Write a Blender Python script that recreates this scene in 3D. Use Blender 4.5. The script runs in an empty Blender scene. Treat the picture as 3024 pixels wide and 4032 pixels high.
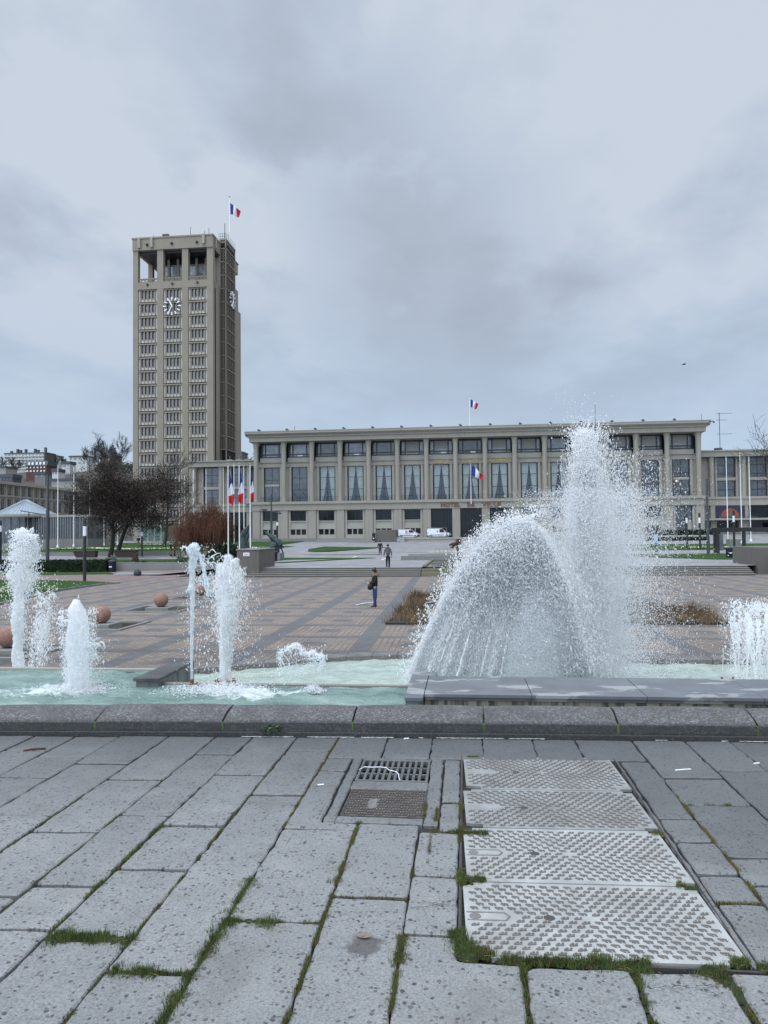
import bpy, bmesh, math, random
import numpy as np
from mathutils import Vector, Matrix
random.seed(7); rng = np.random.default_rng(7)
R_ = math.radians
scn = bpy.context.scene
COL = scn.collection
# ---------------------------------------------------------------- camera
FPX, W_, H_ = 2912.0, 3024, 4032
YAW = math.atan(316/FPX); PIT = math.atan(93/FPX); ROLL = .010
CAM = np.array([0, 0, 1.6])
_F = np.array([-math.sin(YAW)*math.cos(PIT), math.cos(YAW)*math.cos(PIT), math.sin(PIT)])
_R0 = np.array([math.cos(YAW), math.sin(YAW), 0]); _U0 = np.cross(_R0, _F)
_R = _R0*math.cos(ROLL)-_U0*math.sin(ROLL); _U = _R0*math.sin(ROLL)+_U0*math.cos(ROLL)
def ray(x, y): return _F*FPX+_R*(x-W_/2)+_U*(H_/2-y)
def P(x, y, z=0.):            # point of a sight line on the level z
    d = ray(x, y); return CAM+d*((z-CAM[2])/d[2])
def D(x, y, Y):               # point of a sight line at the depth Y
    d = ray(x, y); return CAM+d*(Y/d[1])
cd = bpy.data.cameras.new('camera'); cam = bpy.data.objects.new('camera', cd); COL.objects.link(cam)
cam.matrix_world = Matrix(((_R[0], _U[0], -_F[0], 0), (_R[1], _U[1], -_F[1], 0), (_R[2], _U[2], -_F[2], 1.6), (0, 0, 0, 1)))
cd.sensor_fit = 'VERTICAL'; cd.sensor_height = 36; cd.lens = 36*FPX/H_; cd.clip_start = .05; cd.clip_end = 6000
scn.camera = cam
# ---------------------------------------------------------------- materials
def new_mat(name):
    m = bpy.data.materials.new(name); m.use_nodes = True
    nt = m.node_tree; b = nt.nodes['Principled BSDF']
    return m, nt, b
def N(nt, t, **kw):
    n = nt.nodes.new(t)
    for k, v in kw.items():
        if k in n.inputs.keys(): n.inputs[k].default_value = v
        else: setattr(n, k, v)
    return n
def L(nt, a, b): nt.links.new(a, b)
def ramp(nt, src, stops):
    r = nt.nodes.new('ShaderNodeValToRGB'); e = r.color_ramp.elements
    while len(e) < len(stops): e.new(.5)
    for i, (p, c) in enumerate(stops):
        e[i].position = p; e[i].color = (*c, 1) if len(c) == 3 else c
    L(nt, src, r.inputs[0]); return r.outputs[0]
def mixc(nt, f, a, b, mode='MIX'):
    m = nt.nodes.new('ShaderNodeMix'); m.data_type = 'RGBA'; m.blend_type = mode
    for s, v in ((m.inputs[0], f), (m.inputs[6], a), (m.inputs[7], b)):
        if hasattr(v, 'is_output'): L(nt, v, s)
        elif isinstance(v, (int, float)): s.default_value = v
        else: s.default_value = (*v, 1)
    return m.outputs[2]
def mth(nt, op, a, b=None, c=None):
    m = nt.nodes.new('ShaderNodeMath'); m.operation = op
    for i, v in enumerate((a, b, c)):
        if v is None: continue
        if hasattr(v, 'is_output'): L(nt, v, m.inputs[i])
        else: m.inputs[i].default_value = v
    return m.outputs[0]
def pos(nt): return N(nt, 'ShaderNodeNewGeometry').outputs['Position']
def objc(nt): return N(nt, 'ShaderNodeTexCoord').outputs['Object']
def mapv(nt, v, scale=(1, 1, 1), loc=(0, 0, 0), rot=(0, 0, 0)):
    m = nt.nodes.new('ShaderNodeMapping'); L(nt, v, m.inputs[0])
    m.inputs['Scale'].default_value = scale; m.inputs['Location'].default_value = loc; m.inputs['Rotation'].default_value = rot
    return m.outputs[0]
def noise(nt, v, scale, detail=4, rough=.55, out='Fac'):
    n = N(nt, 'ShaderNodeTexNoise'); n.inputs['Scale'].default_value = scale
    n.inputs['Detail'].default_value = detail; n.inputs['Roughness'].default_value = rough
    L(nt, v, n.inputs['Vector']); return n.outputs[out]
def bump(nt, b, h, strength=.3, dist=.01):
    n = N(nt, 'ShaderNodeBump'); n.inputs['Strength'].default_value = strength; n.inputs['Distance'].default_value = dist
    L(nt, h, n.inputs['Height']); L(nt, n.outputs[0], b.inputs['Normal'])
def M_simple(name, c, rough=.6, var=.15, scale=6., metal=0., bmp=0., dist=.01, spec=.5):
    m, nt, b = new_mat(name); p = pos(nt); n = noise(nt, p, scale)
    lo = [x*(1-var) for x in c]; hi = [min(1, x*(1+var)) for x in c]
    L(nt, ramp(nt, n, [(.3, lo), (.7, hi)]), b.inputs['Base Color'])
    b.inputs['Roughness'].default_value = rough; b.inputs['Metallic'].default_value = metal
    b.inputs['Specular IOR Level'].default_value = spec
    if bmp: bump(nt, b, n, bmp, dist)
    return m
def M_concrete(name, c, stain=.35, streak=True, fine=30., rough=.85, sx=1.3):
    m, nt, b = new_mat(name); p = pos(nt)
    n1 = noise(nt, p, .35, 5); n2 = noise(nt, p, fine, 3)
    st = noise(nt, mapv(nt, p, (sx, sx, .09)), 1.0, 5, .6)
    col = ramp(nt, n1, [(.3, [x*.86 for x in c]), (.7, [x*1.1 for x in c])])
    if streak: col = mixc(nt, mth(nt, 'MULTIPLY', ramp(nt, st, [(.52, (0, 0, 0)), (.72, (1, 1, 1))]), stain), col, [x*.45 for x in c])
    col = mixc(nt, .5, col, ramp(nt, n2, [(.35, [x*.85 for x in c]), (.65, [x*1.12 for x in c])]))
    L(nt, col, b.inputs['Base Color']); b.inputs['Roughness'].default_value = rough
    b.inputs['Specular IOR Level'].default_value = .3
    bump(nt, b, n2, .15, .01)
    return m
M = {}
# ---------------------------------------------------------------- mesh builder
class MB:
    def __init__(s): s.v = []; s.f = []; s.m = []; s.cur = 0
    def add(s, vs, fs, mi=None):
        o = len(s.v); s.v += [tuple(map(float, q)) for q in vs]; s.f += [tuple(i+o for i in f) for f in fs]
        s.m += [s.cur if mi is None else mi]*len(fs); return s
    def box(s, x0, x1, y0, y1, z0, z1, mi=None):
        v = [(x0, y0, z0), (x1, y0, z0), (x1, y1, z0), (x0, y1, z0), (x0, y0, z1), (x1, y0, z1), (x1, y1, z1), (x0, y1, z1)]
        return s.add(v, [(3, 2, 1, 0), (4, 5, 6, 7), (0, 1, 5, 4), (1, 2, 6, 5), (2, 3, 7, 6), (3, 0, 4, 7)], mi)
    def obox(s, c, ax, ay, az, mi=None):   # oriented box: centre and three half-axes
        c, ax, ay, az = map(np.array, (c, ax, ay, az)); v = []
        for k in (-1, 1):
            for i, j in ((-1, -1), (1, -1), (1, 1), (-1, 1)): v.append(c+i*ax+j*ay+k*az)
        return s.add(v, [(3, 2, 1, 0), (4, 5, 6, 7), (0, 1, 5, 4), (1, 2, 6, 5), (2, 3, 7, 6), (3, 0, 4, 7)], mi)
    def bbox(s, x0, x1, y0, y1, z0, z1, b=.02, mi=None):   # box with chamfered upper edges
        v = [(x0, y0, z0), (x1, y0, z0), (x1, y1, z0), (x0, y1, z0), (x0, y0, z1-b), (x1, y0, z1-b), (x1, y1, z1-b), (x0, y1, z1-b),
             (x0+b, y0+b, z1), (x1-b, y0+b, z1), (x1-b, y1-b, z1), (x0+b, y1-b, z1)]
        f = [(3, 2, 1, 0), (8, 9, 10, 11)]
        for i in range(4):
            j = (i+1) % 4; f += [(i, j, 4+j, 4+i), (4+i, 4+j, 8+j, 8+i)]
        return s.add(v, f, mi)
    def tube(s, pts, rad, n=6, cap=True, mi=None):
        pts = [np.array(p, float) for p in pts]; k = len(pts)
        if not hasattr(rad, '__len__'): rad = [rad]*k
        up = None; vs = []; fs = []
        for i, p in enumerate(pts):
            t = pts[min(i+1, k-1)]-pts[max(i-1, 0)]; t = t/(np.linalg.norm(t)+1e-9)
            if up is None:
                a = np.array([0, 0, 1.]) if abs(t[2]) < .9 else np.array([1., 0, 0]); up = a
            u = up-t*up.dot(t); u /= np.linalg.norm(u)+1e-9; up = u; w = np.cross(t, u)
            for j in range(n):
                a = 2*math.pi*j/n; vs.append(p+rad[i]*(math.cos(a)*u+math.sin(a)*w))
        for i in range(k-1):
            for j in range(n):
                j2 = (j+1) % n; fs.append((i*n+j, i*n+j2, (i+1)*n+j2, (i+1)*n+j))
        if cap: fs += [tuple(range(n-1, -1, -1)), tuple((k-1)*n+j for j in range(n))]
        return s.add(vs, fs, mi)
    def cyl(s, x, y, z0, z1, r0, r1=None, n=12, mi=None):
        return s.tube([(x, y, z0), (x, y, z1)], [r0, r0 if r1 is None else r1], n, True, mi)
    def lathe(s, x, y, prof, n=16, mi=None, jit=0.):
        vs = []; fs = []
        for r, z in prof:
            for j in range(n):
                a = 2*math.pi*j/n; q = r*(1+jit*random.uniform(-1, 1))
                vs.append((x+q*math.cos(a), y+q*math.sin(a), z+jit*r*random.uniform(-1, 1)))
        for i in range(len(prof)-1):
            for j in range(n):
                j2 = (j+1) % n; fs.append((i*n+j, i*n+j2, (i+1)*n+j2, (i+1)*n+j))
        fs += [tuple(range(n-1, -1, -1)), tuple((len(prof)-1)*n+j for j in range(n))]
        return s.add(vs, fs, mi)
    def prism(s, poly, z0, z1, mi=None):
        n = len(poly); v = [(x, y, z0) for x, y in poly]+[(x, y, z1) for x, y in poly]
        return s.add(v, [tuple(range(n-1, -1, -1)), tuple(range(n, 2*n))]+[(i, (i+1) % n, n+(i+1) % n, n+i) for i in range(n)], mi)
    def profile_y(s, poly, y0, y1, mi=None):     # polygon in x,z swept along y
        n = len(poly); v = [(x, y0, z) for x, z in poly]+[(x, y1, z) for x, z in poly]
        return s.add(v, [tuple(range(n)), tuple(range(2*n-1, n-1, -1))]+[(i, n+i, n+(i+1) % n, (i+1) % n) for i in range(n)], mi)
    def profile_x(s, poly, x0, x1, mi=None):     # polygon in y,z swept along x
        n = len(poly); v = [(x0, y, z) for y, z in poly]+[(x1, y, z) for y, z in poly]
        return s.add(v, [tuple(range(n-1, -1, -1)), tuple(range(n, 2*n))]+[(i, (i+1) % n, n+(i+1) % n, n+i) for i in range(n)], mi)
    def quad(s, a, b, c, d, mi=None): return s.add([a, b, c, d], [(0, 1, 2, 3)], mi)
    def sphere(s, c, r, n=10, m=6, sc=(1, 1, 1), jit=0., mi=None):
        vs = [(c[0], c[1], c[2]-r*sc[2])]; fs = []
        for i in range(1, m):
            t = math.pi*i/m
            for j in range(n):
                a = 2*math.pi*j/n; q = r*(1+jit*random.uniform(-1, 1))
                vs.append((c[0]+q*sc[0]*math.sin(t)*math.cos(a), c[1]+q*sc[1]*math.sin(t)*math.sin(a), c[2]-q*sc[2]*math.cos(t)))
        vs.append((c[0], c[1], c[2]+r*sc[2])); k = len(vs)-1
        for j in range(n):
            j2 = (j+1) % n; fs.append((0, 1+j2, 1+j)); fs.append((k, 1+(m-2)*n+j, 1+(m-2)*n+j2))
            for i in range(m-2): fs.append((1+i*n+j, 1+i*n+j2, 1+(i+1)*n+j2, 1+(i+1)*n+j))
        return s.add(vs, fs, mi)
    def build(s, name, mats, parent=None, smooth=False, org=None):
        me = bpy.data.meshes.new(name)
        v = s.v
        if org is not None: v = [(a-org[0], b-org[1], c-org[2]) for a, b, c in v]
        me.from_pydata(v, [], s.f)
        if not isinstance(mats, (list, tuple)): mats = [mats]
        for m in mats: me.materials.append(m)
        if len(mats) > 1: me.polygons.foreach_set('material_index', s.m)
        if smooth:
            me.polygons.foreach_set('use_smooth', [True]*len(me.polygons))
            try: me.set_sharp_from_angle(angle=R_(40))
            except Exception: pass
        me.update()
        o = bpy.data.objects.new(name, me); COL.objects.link(o)
        if parent is not None: o.parent = parent
        elif org is not None: o.location = org
        return o
def np_mesh(name, V, Fc, mats, parent=None, smooth=False, mi=None):
    V = np.asarray(V, np.float32); Fc = np.asarray(Fc, np.int32)
    me = bpy.data.meshes.new(name); nf, k = Fc.shape
    me.vertices.add(len(V)); me.vertices.foreach_set('co', V.ravel())
    me.loops.add(nf*k); me.loops.foreach_set('vertex_index', Fc.ravel())
    me.polygons.add(nf); me.polygons.foreach_set('loop_start', np.arange(0, nf*k, k, dtype=np.int32))
    if not isinstance(mats, (list, tuple)): mats = [mats]
    for m in mats: me.materials.append(m)
    if mi is not None: me.polygons.foreach_set('material_index', np.asarray(mi, np.int32))
    me.polygons.foreach_set('use_smooth', np.full(nf, smooth))
    me.update(calc_edges=True); me.validate()
    o = bpy.data.objects.new(name, me); COL.objects.link(o)
    if parent is not None: o.parent = parent
    return o
def empty(name, loc=(0, 0, 0), rz=0.):
    o = bpy.data.objects.new(name, None); COL.objects.link(o); o.location = loc; o.rotation_euler = (0, 0, rz)
    o.empty_display_size = .2; return o
def tag(o, label=None, cat=None, group=None, kind=None):
    if label: o['label'] = label
    if cat: o['category'] = cat
    if group: o['group'] = group
    if kind: o['kind'] = kind
    return o
def struct(o): o['kind'] = 'structure'; return o
def thing(name, label, cat, loc=(0, 0, 0), rz=0., group=None): return tag(empty(name, loc, rz), label, cat, group)
def copy_tree(o, parent=None, label=None, loc=None, rz=None):
    c = o.copy(); COL.objects.link(c)
    if parent is not None: c.parent = parent
    if label: c['label'] = label
    if loc is not None: c.location = loc
    if rz is not None: c.rotation_euler = (0, 0, rz)
    for ch in [q for q in bpy.data.objects if q.parent == o and q != c]: copy_tree(ch, c)
    return c
def text_mesh(body, size, depth, mat, name, parent, loc, rot=(math.pi/2, 0, 0), spacing=1., width=None, bold=.0):
    cu = bpy.data.curves.new(name, 'FONT'); cu.body = body; cu.size = size; cu.extrude = depth
    cu.align_x = 'CENTER'; cu.align_y = 'CENTER'; cu.space_character = spacing; cu.offset = bold; cu.resolution_u = 2
    o = bpy.data.objects.new(name, cu); COL.objects.link(o); bpy.context.view_layer.update()
    me = bpy.data.meshes.new_from_object(o.evaluated_get(bpy.context.evaluated_depsgraph_get()))
    bpy.data.objects.remove(o); me.materials.clear(); me.materials.append(mat)
    if width:
        xs = [v.co.x for v in me.vertices]; k = width/(max(xs)-min(xs))
        for v in me.vertices: v.co.x *= k
    o = bpy.data.objects.new(name, me); COL.objects.link(o); o.location = loc; o.rotation_euler = rot
    if parent is not None: o.parent = parent
    return o
def interp(x, xs, ys): return float(np.interp(x, xs, ys))
# ---------------------------------------------------------------- sky and light
wd = bpy.data.worlds.new('World'); scn.world = wd; wd.use_nodes = True
nt = wd.node_tree; nt.nodes.clear()
SUN_EL, SUN_AZ = R_(66), R_(215)       # high sun behind the cloud, behind the camera's left shoulder
tc = N(nt, 'ShaderNodeTexCoord'); g = tc.outputs['Generated']
sky = N(nt, 'ShaderNodeTexSky'); sky.sky_type = 'NISHITA'; sky.sun_disc = False
sky.sun_elevation = SUN_EL; sky.sun_rotation = SUN_AZ; sky.air_density = 1.2; sky.dust_density = 2.0
bg1 = N(nt, 'ShaderNodeBackground', Strength=.1); L(nt, sky.outputs[0], bg1.inputs[0])
sep = N(nt, 'ShaderNodeSeparateXYZ'); L(nt, g, sep.inputs[0])
zc = mth(nt, 'MAXIMUM', sep.outputs[2], .0)
den = mth(nt, 'ADD', zc, .22)
pr = N(nt, 'ShaderNodeCombineXYZ')          # the cloud deck is a level sheet seen from below
L(nt, mth(nt, 'DIVIDE', sep.outputs[0], den), pr.inputs[0]); L(nt, mth(nt, 'DIVIDE', sep.outputs[1], den), pr.inputs[1])
pv = pr.outputs[0]
n1 = noise(nt, mapv(nt, pv, (1.0, .8, 1), (3.25, 1.7, 0)), .7, 7, .48)
n2 = noise(nt, mapv(nt, pv, (1, .75, 1), (7.1, -2.3, 0)), 2.6, 7, .55)
dn = mth(nt, 'ADD', mth(nt, 'MULTIPLY', n1, .54), mth(nt, 'MULTIPLY', n2, .46))
def lobe(px, py, a0, a1):       # a bank of cloud round one direction of the sky, frayed by noise
    v = ray(px, py); v = v/np.linalg.norm(v); d_ = N(nt, 'ShaderNodeVectorMath'); d_.operation = 'DOT_PRODUCT'; L(nt, g, d_.inputs[0]); d_.inputs[1].default_value = tuple(v)
    q_ = mth(nt, 'ADD', d_.outputs['Value'], mth(nt, 'MULTIPLY_ADD', n2, .16, -.08)); return ramp(nt, q_, [(math.cos(R_(a1)), (0, 0, 0)), (math.cos(R_(a0)), (1, 1, 1))])
for px_, py_, a0, a1, k_ in ((1350, 480, 2, 18, -.055), (1750, 850, 1, 10, -.045), (2750, 250, 3, 22, .095), (450, 300, 4, 16, .05), (1150, 950, 2, 9, .035), (2300, 1300, 3, 18, -.03), (700, 1200, 3, 16, .03)):
    dn = mth(nt, 'ADD', dn, mth(nt, 'MULTIPLY', lobe(px_, py_, a0, a1), k_))
cl = ramp(nt, dn, [(.34, (.345, .385, .455)), (.43, (.405, .46, .55)), (.50, (.47, .545, .65)), (.58, (.56, .62, .71))])
hz = ramp(nt, zc, [(0.0, (.52, .675, .85)), (.16, (.43, .55, .71))])
col = mixc(nt, ramp(nt, zc, [(.04, (0, 0, 0)), (.34, (1, 1, 1))]), hz, cl)
# overcast luminance: the cloud overhead is brighter than the part near the horizon
lum = ramp(nt, zc, [(0, (.42,)*3), (.60, (.42,)*3), (.88, (1.,)*3)])
# ... and towards the hidden sun, behind the camera
dt = N(nt, 'ShaderNodeVectorMath'); dt.operation = 'DOT_PRODUCT'; L(nt, g, dt.inputs[0]); dt.inputs[1].default_value = (math.sin(SUN_AZ)*math.cos(R_(42)), math.cos(SUN_AZ)*math.cos(R_(42)), math.sin(R_(42)))
glow = ramp(nt, dt.outputs['Value'], [(.22, (0, 0, 0)), (.85, (1, 1, 1))])
st = mth(nt, 'MULTIPLY', mth(nt, 'MULTIPLY_ADD', glow, .95, lum), 2.62)
bg2 = N(nt, 'ShaderNodeBackground'); L(nt, col, bg2.inputs[0]); L(nt, st, bg2.inputs[1])
mx = N(nt, 'ShaderNodeMixShader', Fac=.93); L(nt, bg1.outputs[0], mx.inputs[1]); L(nt, bg2.outputs[0], mx.inputs[2])
wo = N(nt, 'ShaderNodeOutputWorld'); L(nt, mx.outputs[0], wo.inputs[0])
sd = bpy.data.lights.new('sun', 'SUN'); sd.energy = .9; sd.angle = R_(35); sd.color = (1, .97, .93)
so = bpy.data.objects.new('sun', sd); COL.objects.link(so)
so.rotation_euler = (R_(90)-SUN_EL, 0, math.pi-SUN_AZ)
so.rotation_euler = Vector((-math.sin(SUN_AZ)*math.cos(SUN_EL), -math.cos(SUN_AZ)*math.cos(SUN_EL), -math.sin(SUN_EL))).to_track_quat('-Z', 'Y').to_euler()
scn.view_settings.view_transform = 'Standard'; scn.view_settings.look = 'None'
scn.view_settings.exposure = 0; scn.view_settings.gamma = 1
# ---------------------------------------------------------------- shared materials
M['facade'] = M_concrete('facade_concrete', (.305, .282, .236), .6, sx=2.2)
M['facade_light'] = M_concrete('light_panel_concrete', (.35, .33, .285), .3)
M['tower'] = M_concrete('tower_concrete', (.262, .228, .18), .35)
M['tower_light'] = M_concrete('tower_panel', (.46, .435, .39), .2)
M['tower_dark'] = M_concrete('tower_claustra', (.21, .184, .148), .3)
M['conc_dark'] = M_concrete('weathered_concrete', (.13, .12, .103), .7)
M['conc_grey'] = M_concrete('grey_concrete', (.205, .2, .19), .6)
M['conc_pale'] = M_concrete('pale_render', (.31, .295, .255), .35)
M['black'] = M_simple('black_metal', (.018, .019, .021), .45)
M['darkgrey'] = M_simple('dark_grey_metal', (.05, .055, .062), .5)
M['frame'] = M_simple('dark_window_frame', (.014, .015, .017), .4)
M['white'] = M_simple('white_paint', (.76, .77, .78), .45, .05)
M['whitemark'] = M_simple('white_clock_enamel', (.8, .8, .79), .4, .04)
M['zinc'] = M_simple('zinc_roof', (.25, .30, .345), .4, .1, 3)
M['rust'] = M_simple('rusty_iron', (.075, .038, .025), .85, .5, 12, bmp=.4)
M['bronze'] = M_simple('dark_bronze', (.032, .05, .048), .5, .45, 5, metal=.3, bmp=.4, dist=.04)
M['brass'] = M_simple('gilt_letters', (.42, .33, .14), .5, .1)
M['rustletter'] = M_simple('reddish_letters', (.15, .07, .04), .6, .1)
M['bark'] = M_simple('bark', (.045, .037, .03), .9, .35, 14, bmp=.6, dist=.02)
M['bark_dark'] = M_simple('dark_bark', (.022, .018, .016), .9, .3, 14)
M['wood_dark'] = M_simple('dark_bench_wood', (.035, .022, .018), .8, .4, 8)
def M_glass(name, c, rough=.06, spec=.6):
    m, nt, b = new_mat(name); p = pos(nt)
    n = noise(nt, p, .9, 2)
    L(nt, ramp(nt, n, [(.35, [x*.6 for x in c]), (.65, [x*1.4 for x in c])]), b.inputs['Base Color'])
    b.inputs['Roughness'].default_value = rough; b.inputs['Specular IOR Level'].default_value = spec
    bump(nt, b, noise(nt, p, .5, 1), .05, .1)
    return m
M['glass'] = M_glass('window_glass', (.05, .058, .064), .08, .7)
M['glass_pale'] = M_glass('tower_glass', (.135, .15, .165), .1, .8)
M['glass_dark'] = M_glass('dark_glass', (.008, .010, .012), .12, .25)
M['glass_blind'] = M_simple('window_blind', (.23, .225, .2), .6, .1)
m, nt, b = new_mat('clear_glass'); M['clear'] = m
tr = N(nt, 'ShaderNodeBsdfTransparent'); tr.inputs[0].default_value = (.82, .85, .85, 1); gl = N(nt, 'ShaderNodeBsdfGlossy'); gl.inputs['Roughness'].default_value = .03
gl.inputs[0].default_value = (.8, .85, .9, 1)
ms = N(nt, 'ShaderNodeMixShader', Fac=.07); L(nt, tr.outputs[0], ms.inputs[1]); L(nt, gl.outputs[0], ms.inputs[2])
L(nt, ms.outputs[0], nt.nodes['Material Output'].inputs[0])
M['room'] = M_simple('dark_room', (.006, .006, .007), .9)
M['curtain'] = M_simple('pale_curtain', (.50, .52, .49), .9, .12, 2)
def M_lawn():
    m, nt, b = new_mat('lawn'); p = pos(nt)
    n = noise(nt, p, .6, 4); n2 = noise(nt, p, 40, 3)
    c = mixc(nt, .5, ramp(nt, n, [(.3, (.022, .055, .012)), (.7, (.045, .09, .022))]), ramp(nt, n2, [(.3, (.016, .04, .01)), (.7, (.055, .105, .027))]))
    L(nt, c, b.inputs['Base Color']); b.inputs['Roughness'].default_value = .9; b.inputs['Specular IOR Level'].default_value = .1
    bump(nt, b, n2, .8, .05); return m
M['lawn'] = M_lawn()
def M_leaf(name, c, var=.5, scale=3., trans=.0):
    m, nt, b = new_mat(name); p = pos(nt); n = noise(nt, p, scale, 3); n2 = noise(nt, p, scale*12, 1)
    c1 = ramp(nt, n, [(.3, [x*(1-var) for x in c]), (.7, [x*(1+var) for x in c])])
    L(nt, mixc(nt, .5, c1, ramp(nt, n2, [(.3, [x*(1-var) for x in c]), (.7, [x*(1+var) for x in c])])), b.inputs['Base Color'])
    b.inputs['Roughness'].default_value = .75; b.inputs['Specular IOR Level'].default_value = .2; return m
M['leaf_purple'] = M_leaf('dark_purple_leaf', (.046, .033, .026))
M['leaf_hedge'] = M_leaf('hedge_leaf', (.014, .03, .012))
M['leaf_green'] = M_leaf('shrub_leaf', (.06, .105, .034))
M['leaf_grey'] = M_leaf('grey_leaf', (.14, .16, .13))
M['red_twig'] = M_leaf('rust_red_twig', (.092, .04, .023), .5, 1.5)
M['moss'] = M_leaf('joint_grass', (.068, .108, .03), .65, 9.)
M['moss_mat'] = M_leaf('moss_mat', (.028, .036, .012), .5, 20.)
M['moss_dry'] = M_leaf('dry_joint_grass', (.16, .12, .05), .5, 9.)
M['straw'] = M_leaf('dry_grass', (.185, .13, .075), .5, 1.6)
M['straw_dark'] = M_leaf('dark_dry_grass', (.085, .055, .03), .5, 1.6)
M['flower'] = M_simple('pale_flower', (.66, .66, .48), .7, .15)
M['skin'] = M_simple('skin', (.42, .26, .19), .6, .05)
M['hair'] = M_simple('dark_hair', (.02, .016, .014), .6)
M['cloth_black'] = M_simple('black_cloth', (.012, .012, .015), .9)
M['cloth_navy'] = M_simple('navy_cloth', (.014, .017, .028), .9)
M['cloth_grey'] = M_simple('grey_cloth', (.085, .085, .095), .9)
M['cloth_jeans'] = M_simple('blue_jeans', (.022, .045, .12), .9)
M['cloth_fur'] = M_simple('tan_scarf', (.16, .115, .07), .95, .4, 60)
M['shoe'] = M_simple('brown_boot', (.045, .03, .022), .7)
# ================================================================ raised paving in front of the pool
def kerbY(x): return 5.935+.037*x-.004*x*x if abs(x) < 4 else (5.935+.037*x-.064 if x > 0 else 5.935+.037*x-.064)
STAIN = tuple(P(1432, 3725))
def M_paving():
    m, nt, b = new_mat('paving_slab'); p = pos(nt)
    at = N(nt, 'ShaderNodeAttribute'); at.attribute_name = 'tone'
    n1 = noise(nt, p, 1.1, 4); n2 = noise(nt, p, 90, 2); n3 = noise(nt, p, 5, 5, .65)
    wv = N(nt, 'ShaderNodeVectorMath'); wv.operation = 'MULTIPLY_ADD'
    L(nt, noise(nt, p, 70, 2, out='Color'), wv.inputs[0]); wv.inputs[1].default_value = (.018, .018, 0); L(nt, p, wv.inputs[2])
    def flecks(scale, lo, hi, share):
        v = N(nt, 'ShaderNodeTexVoronoi', Scale=scale); L(nt, mapv(nt, wv.outputs[0], (1, 1, .01)), v.inputs['Vector'])
        sel = N(nt, 'ShaderNodeSeparateColor'); L(nt, v.outputs['Color'], sel.inputs[0])
        rad = mth(nt, 'MULTIPLY_ADD', sel.outputs[1], hi-lo, lo)
        ins = mth(nt, 'LESS_THAN', v.outputs['Distance'], rad)
        return mth(nt, 'MULTIPLY', ins, mth(nt, 'LESS_THAN', sel.outputs[0], share)), sel
    f1, s1 = flecks(46, .16, .44, .46); f2, s2 = flecks(105, .12, .38, .45)
    base = ramp(nt, n3, [(.25, (.158, .160, .157)), (.55, (.212, .215, .209)), (.8, (.255, .254, .243))])
    base = mixc(nt, .5, base, ramp(nt, n2, [(.35, (.125, .128, .128)), (.65, (.29, .291, .285))]))
    fc = ramp(nt, s1.outputs[2], [(0, (.05, .052, .058)), (.5, (.072, .07, .074)), (1, (.115, .10, .096))])
    c = mixc(nt, mth(nt, 'MULTIPLY', f1, .97), base, fc)
    c = mixc(nt, mth(nt, 'MULTIPLY', f2, .75), c, (.075, .075, .078))
    st = ramp(nt, noise(nt, mapv(nt, p, (1, 1, 1), (4.2, 1.3, 0)), 1.7, 6, .65), [(.55, (0, 0, 0)), (.68, (1, 1, 1))])
    c = mixc(nt, mth(nt, 'MULTIPLY', st, .5), c, (.125, .112, .098))
    st2 = ramp(nt, noise(nt, mapv(nt, p, (1, 1, 1), (9.2, 5.3, 0)), 3.4, 7, .7), [(.52, (0, 0, 0)), (.75, (1, 1, 1))]); c = mixc(nt, mth(nt, 'MULTIPLY', st2, .4), c, (.31, .31, .295))
    # dark tone towards the pool kerb and the right side, broken up by noise
    sp = N(nt, 'ShaderNodeSeparateXYZ'); L(nt, p, sp.inputs[0])
    wy = mth(nt, 'ADD', mth(nt, 'MULTIPLY_ADD', mth(nt, 'MAXIMUM', sp.outputs[0], 0.), .75, sp.outputs[1]), mth(nt, 'MULTIPLY_ADD', n1, 2.2, -1.1))
    darker = ramp(nt, mth(nt, 'DIVIDE', wy, 8), [(.46, (0, 0, 0)), (.70, (1, 1, 1))])
    c = mixc(nt, mth(nt, 'MULTIPLY', darker, .66), c, (.05, .051, .051))
    sv = N(nt, 'ShaderNodeVectorMath'); sv.operation = 'SUBTRACT'; L(nt, p, sv.inputs[0]); sv.inputs[1].default_value = STAIN
    ln = N(nt, 'ShaderNodeVectorMath'); ln.operation = 'LENGTH'; L(nt, sv.outputs[0], ln.inputs[0])
    sd_ = mth(nt, 'ADD', ln.outputs['Value'], mth(nt, 'MULTIPLY_ADD', noise(nt, p, 16, 5, .65), .12, -.06))
    c = mixc(nt, mth(nt, 'MULTIPLY', ramp(nt, sd_, [(.055, (1, 1, 1)), (.085, (0, 0, 0))]), .8), c, (.07, .062, .058))
    c = mixc(nt, 1., c, mixc(nt, at.outputs['Fac'], (.80, .80, .80), (1.10, 1.10, 1.09)), 'MULTIPLY')
    L(nt, c, b.inputs['Base Color'])
    L(nt, mixc(nt, darker, (.62, .62, .62), (.5, .5, .5)), b.inputs['Roughness'])
    b.inputs['Specular IOR Level'].default_value = .4
    bump(nt, b, mth(nt, 'ADD', n2, mth(nt, 'MULTIPLY', f1, -.6)), .35, .004)
    return m
M['paving'] = M_paving()
M['soil'] = M_simple('joint_soil', (.032, .028, .022), .95, .5, 40, bmp=.5)
slabV, slabF, slabT = [], [], []
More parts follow.
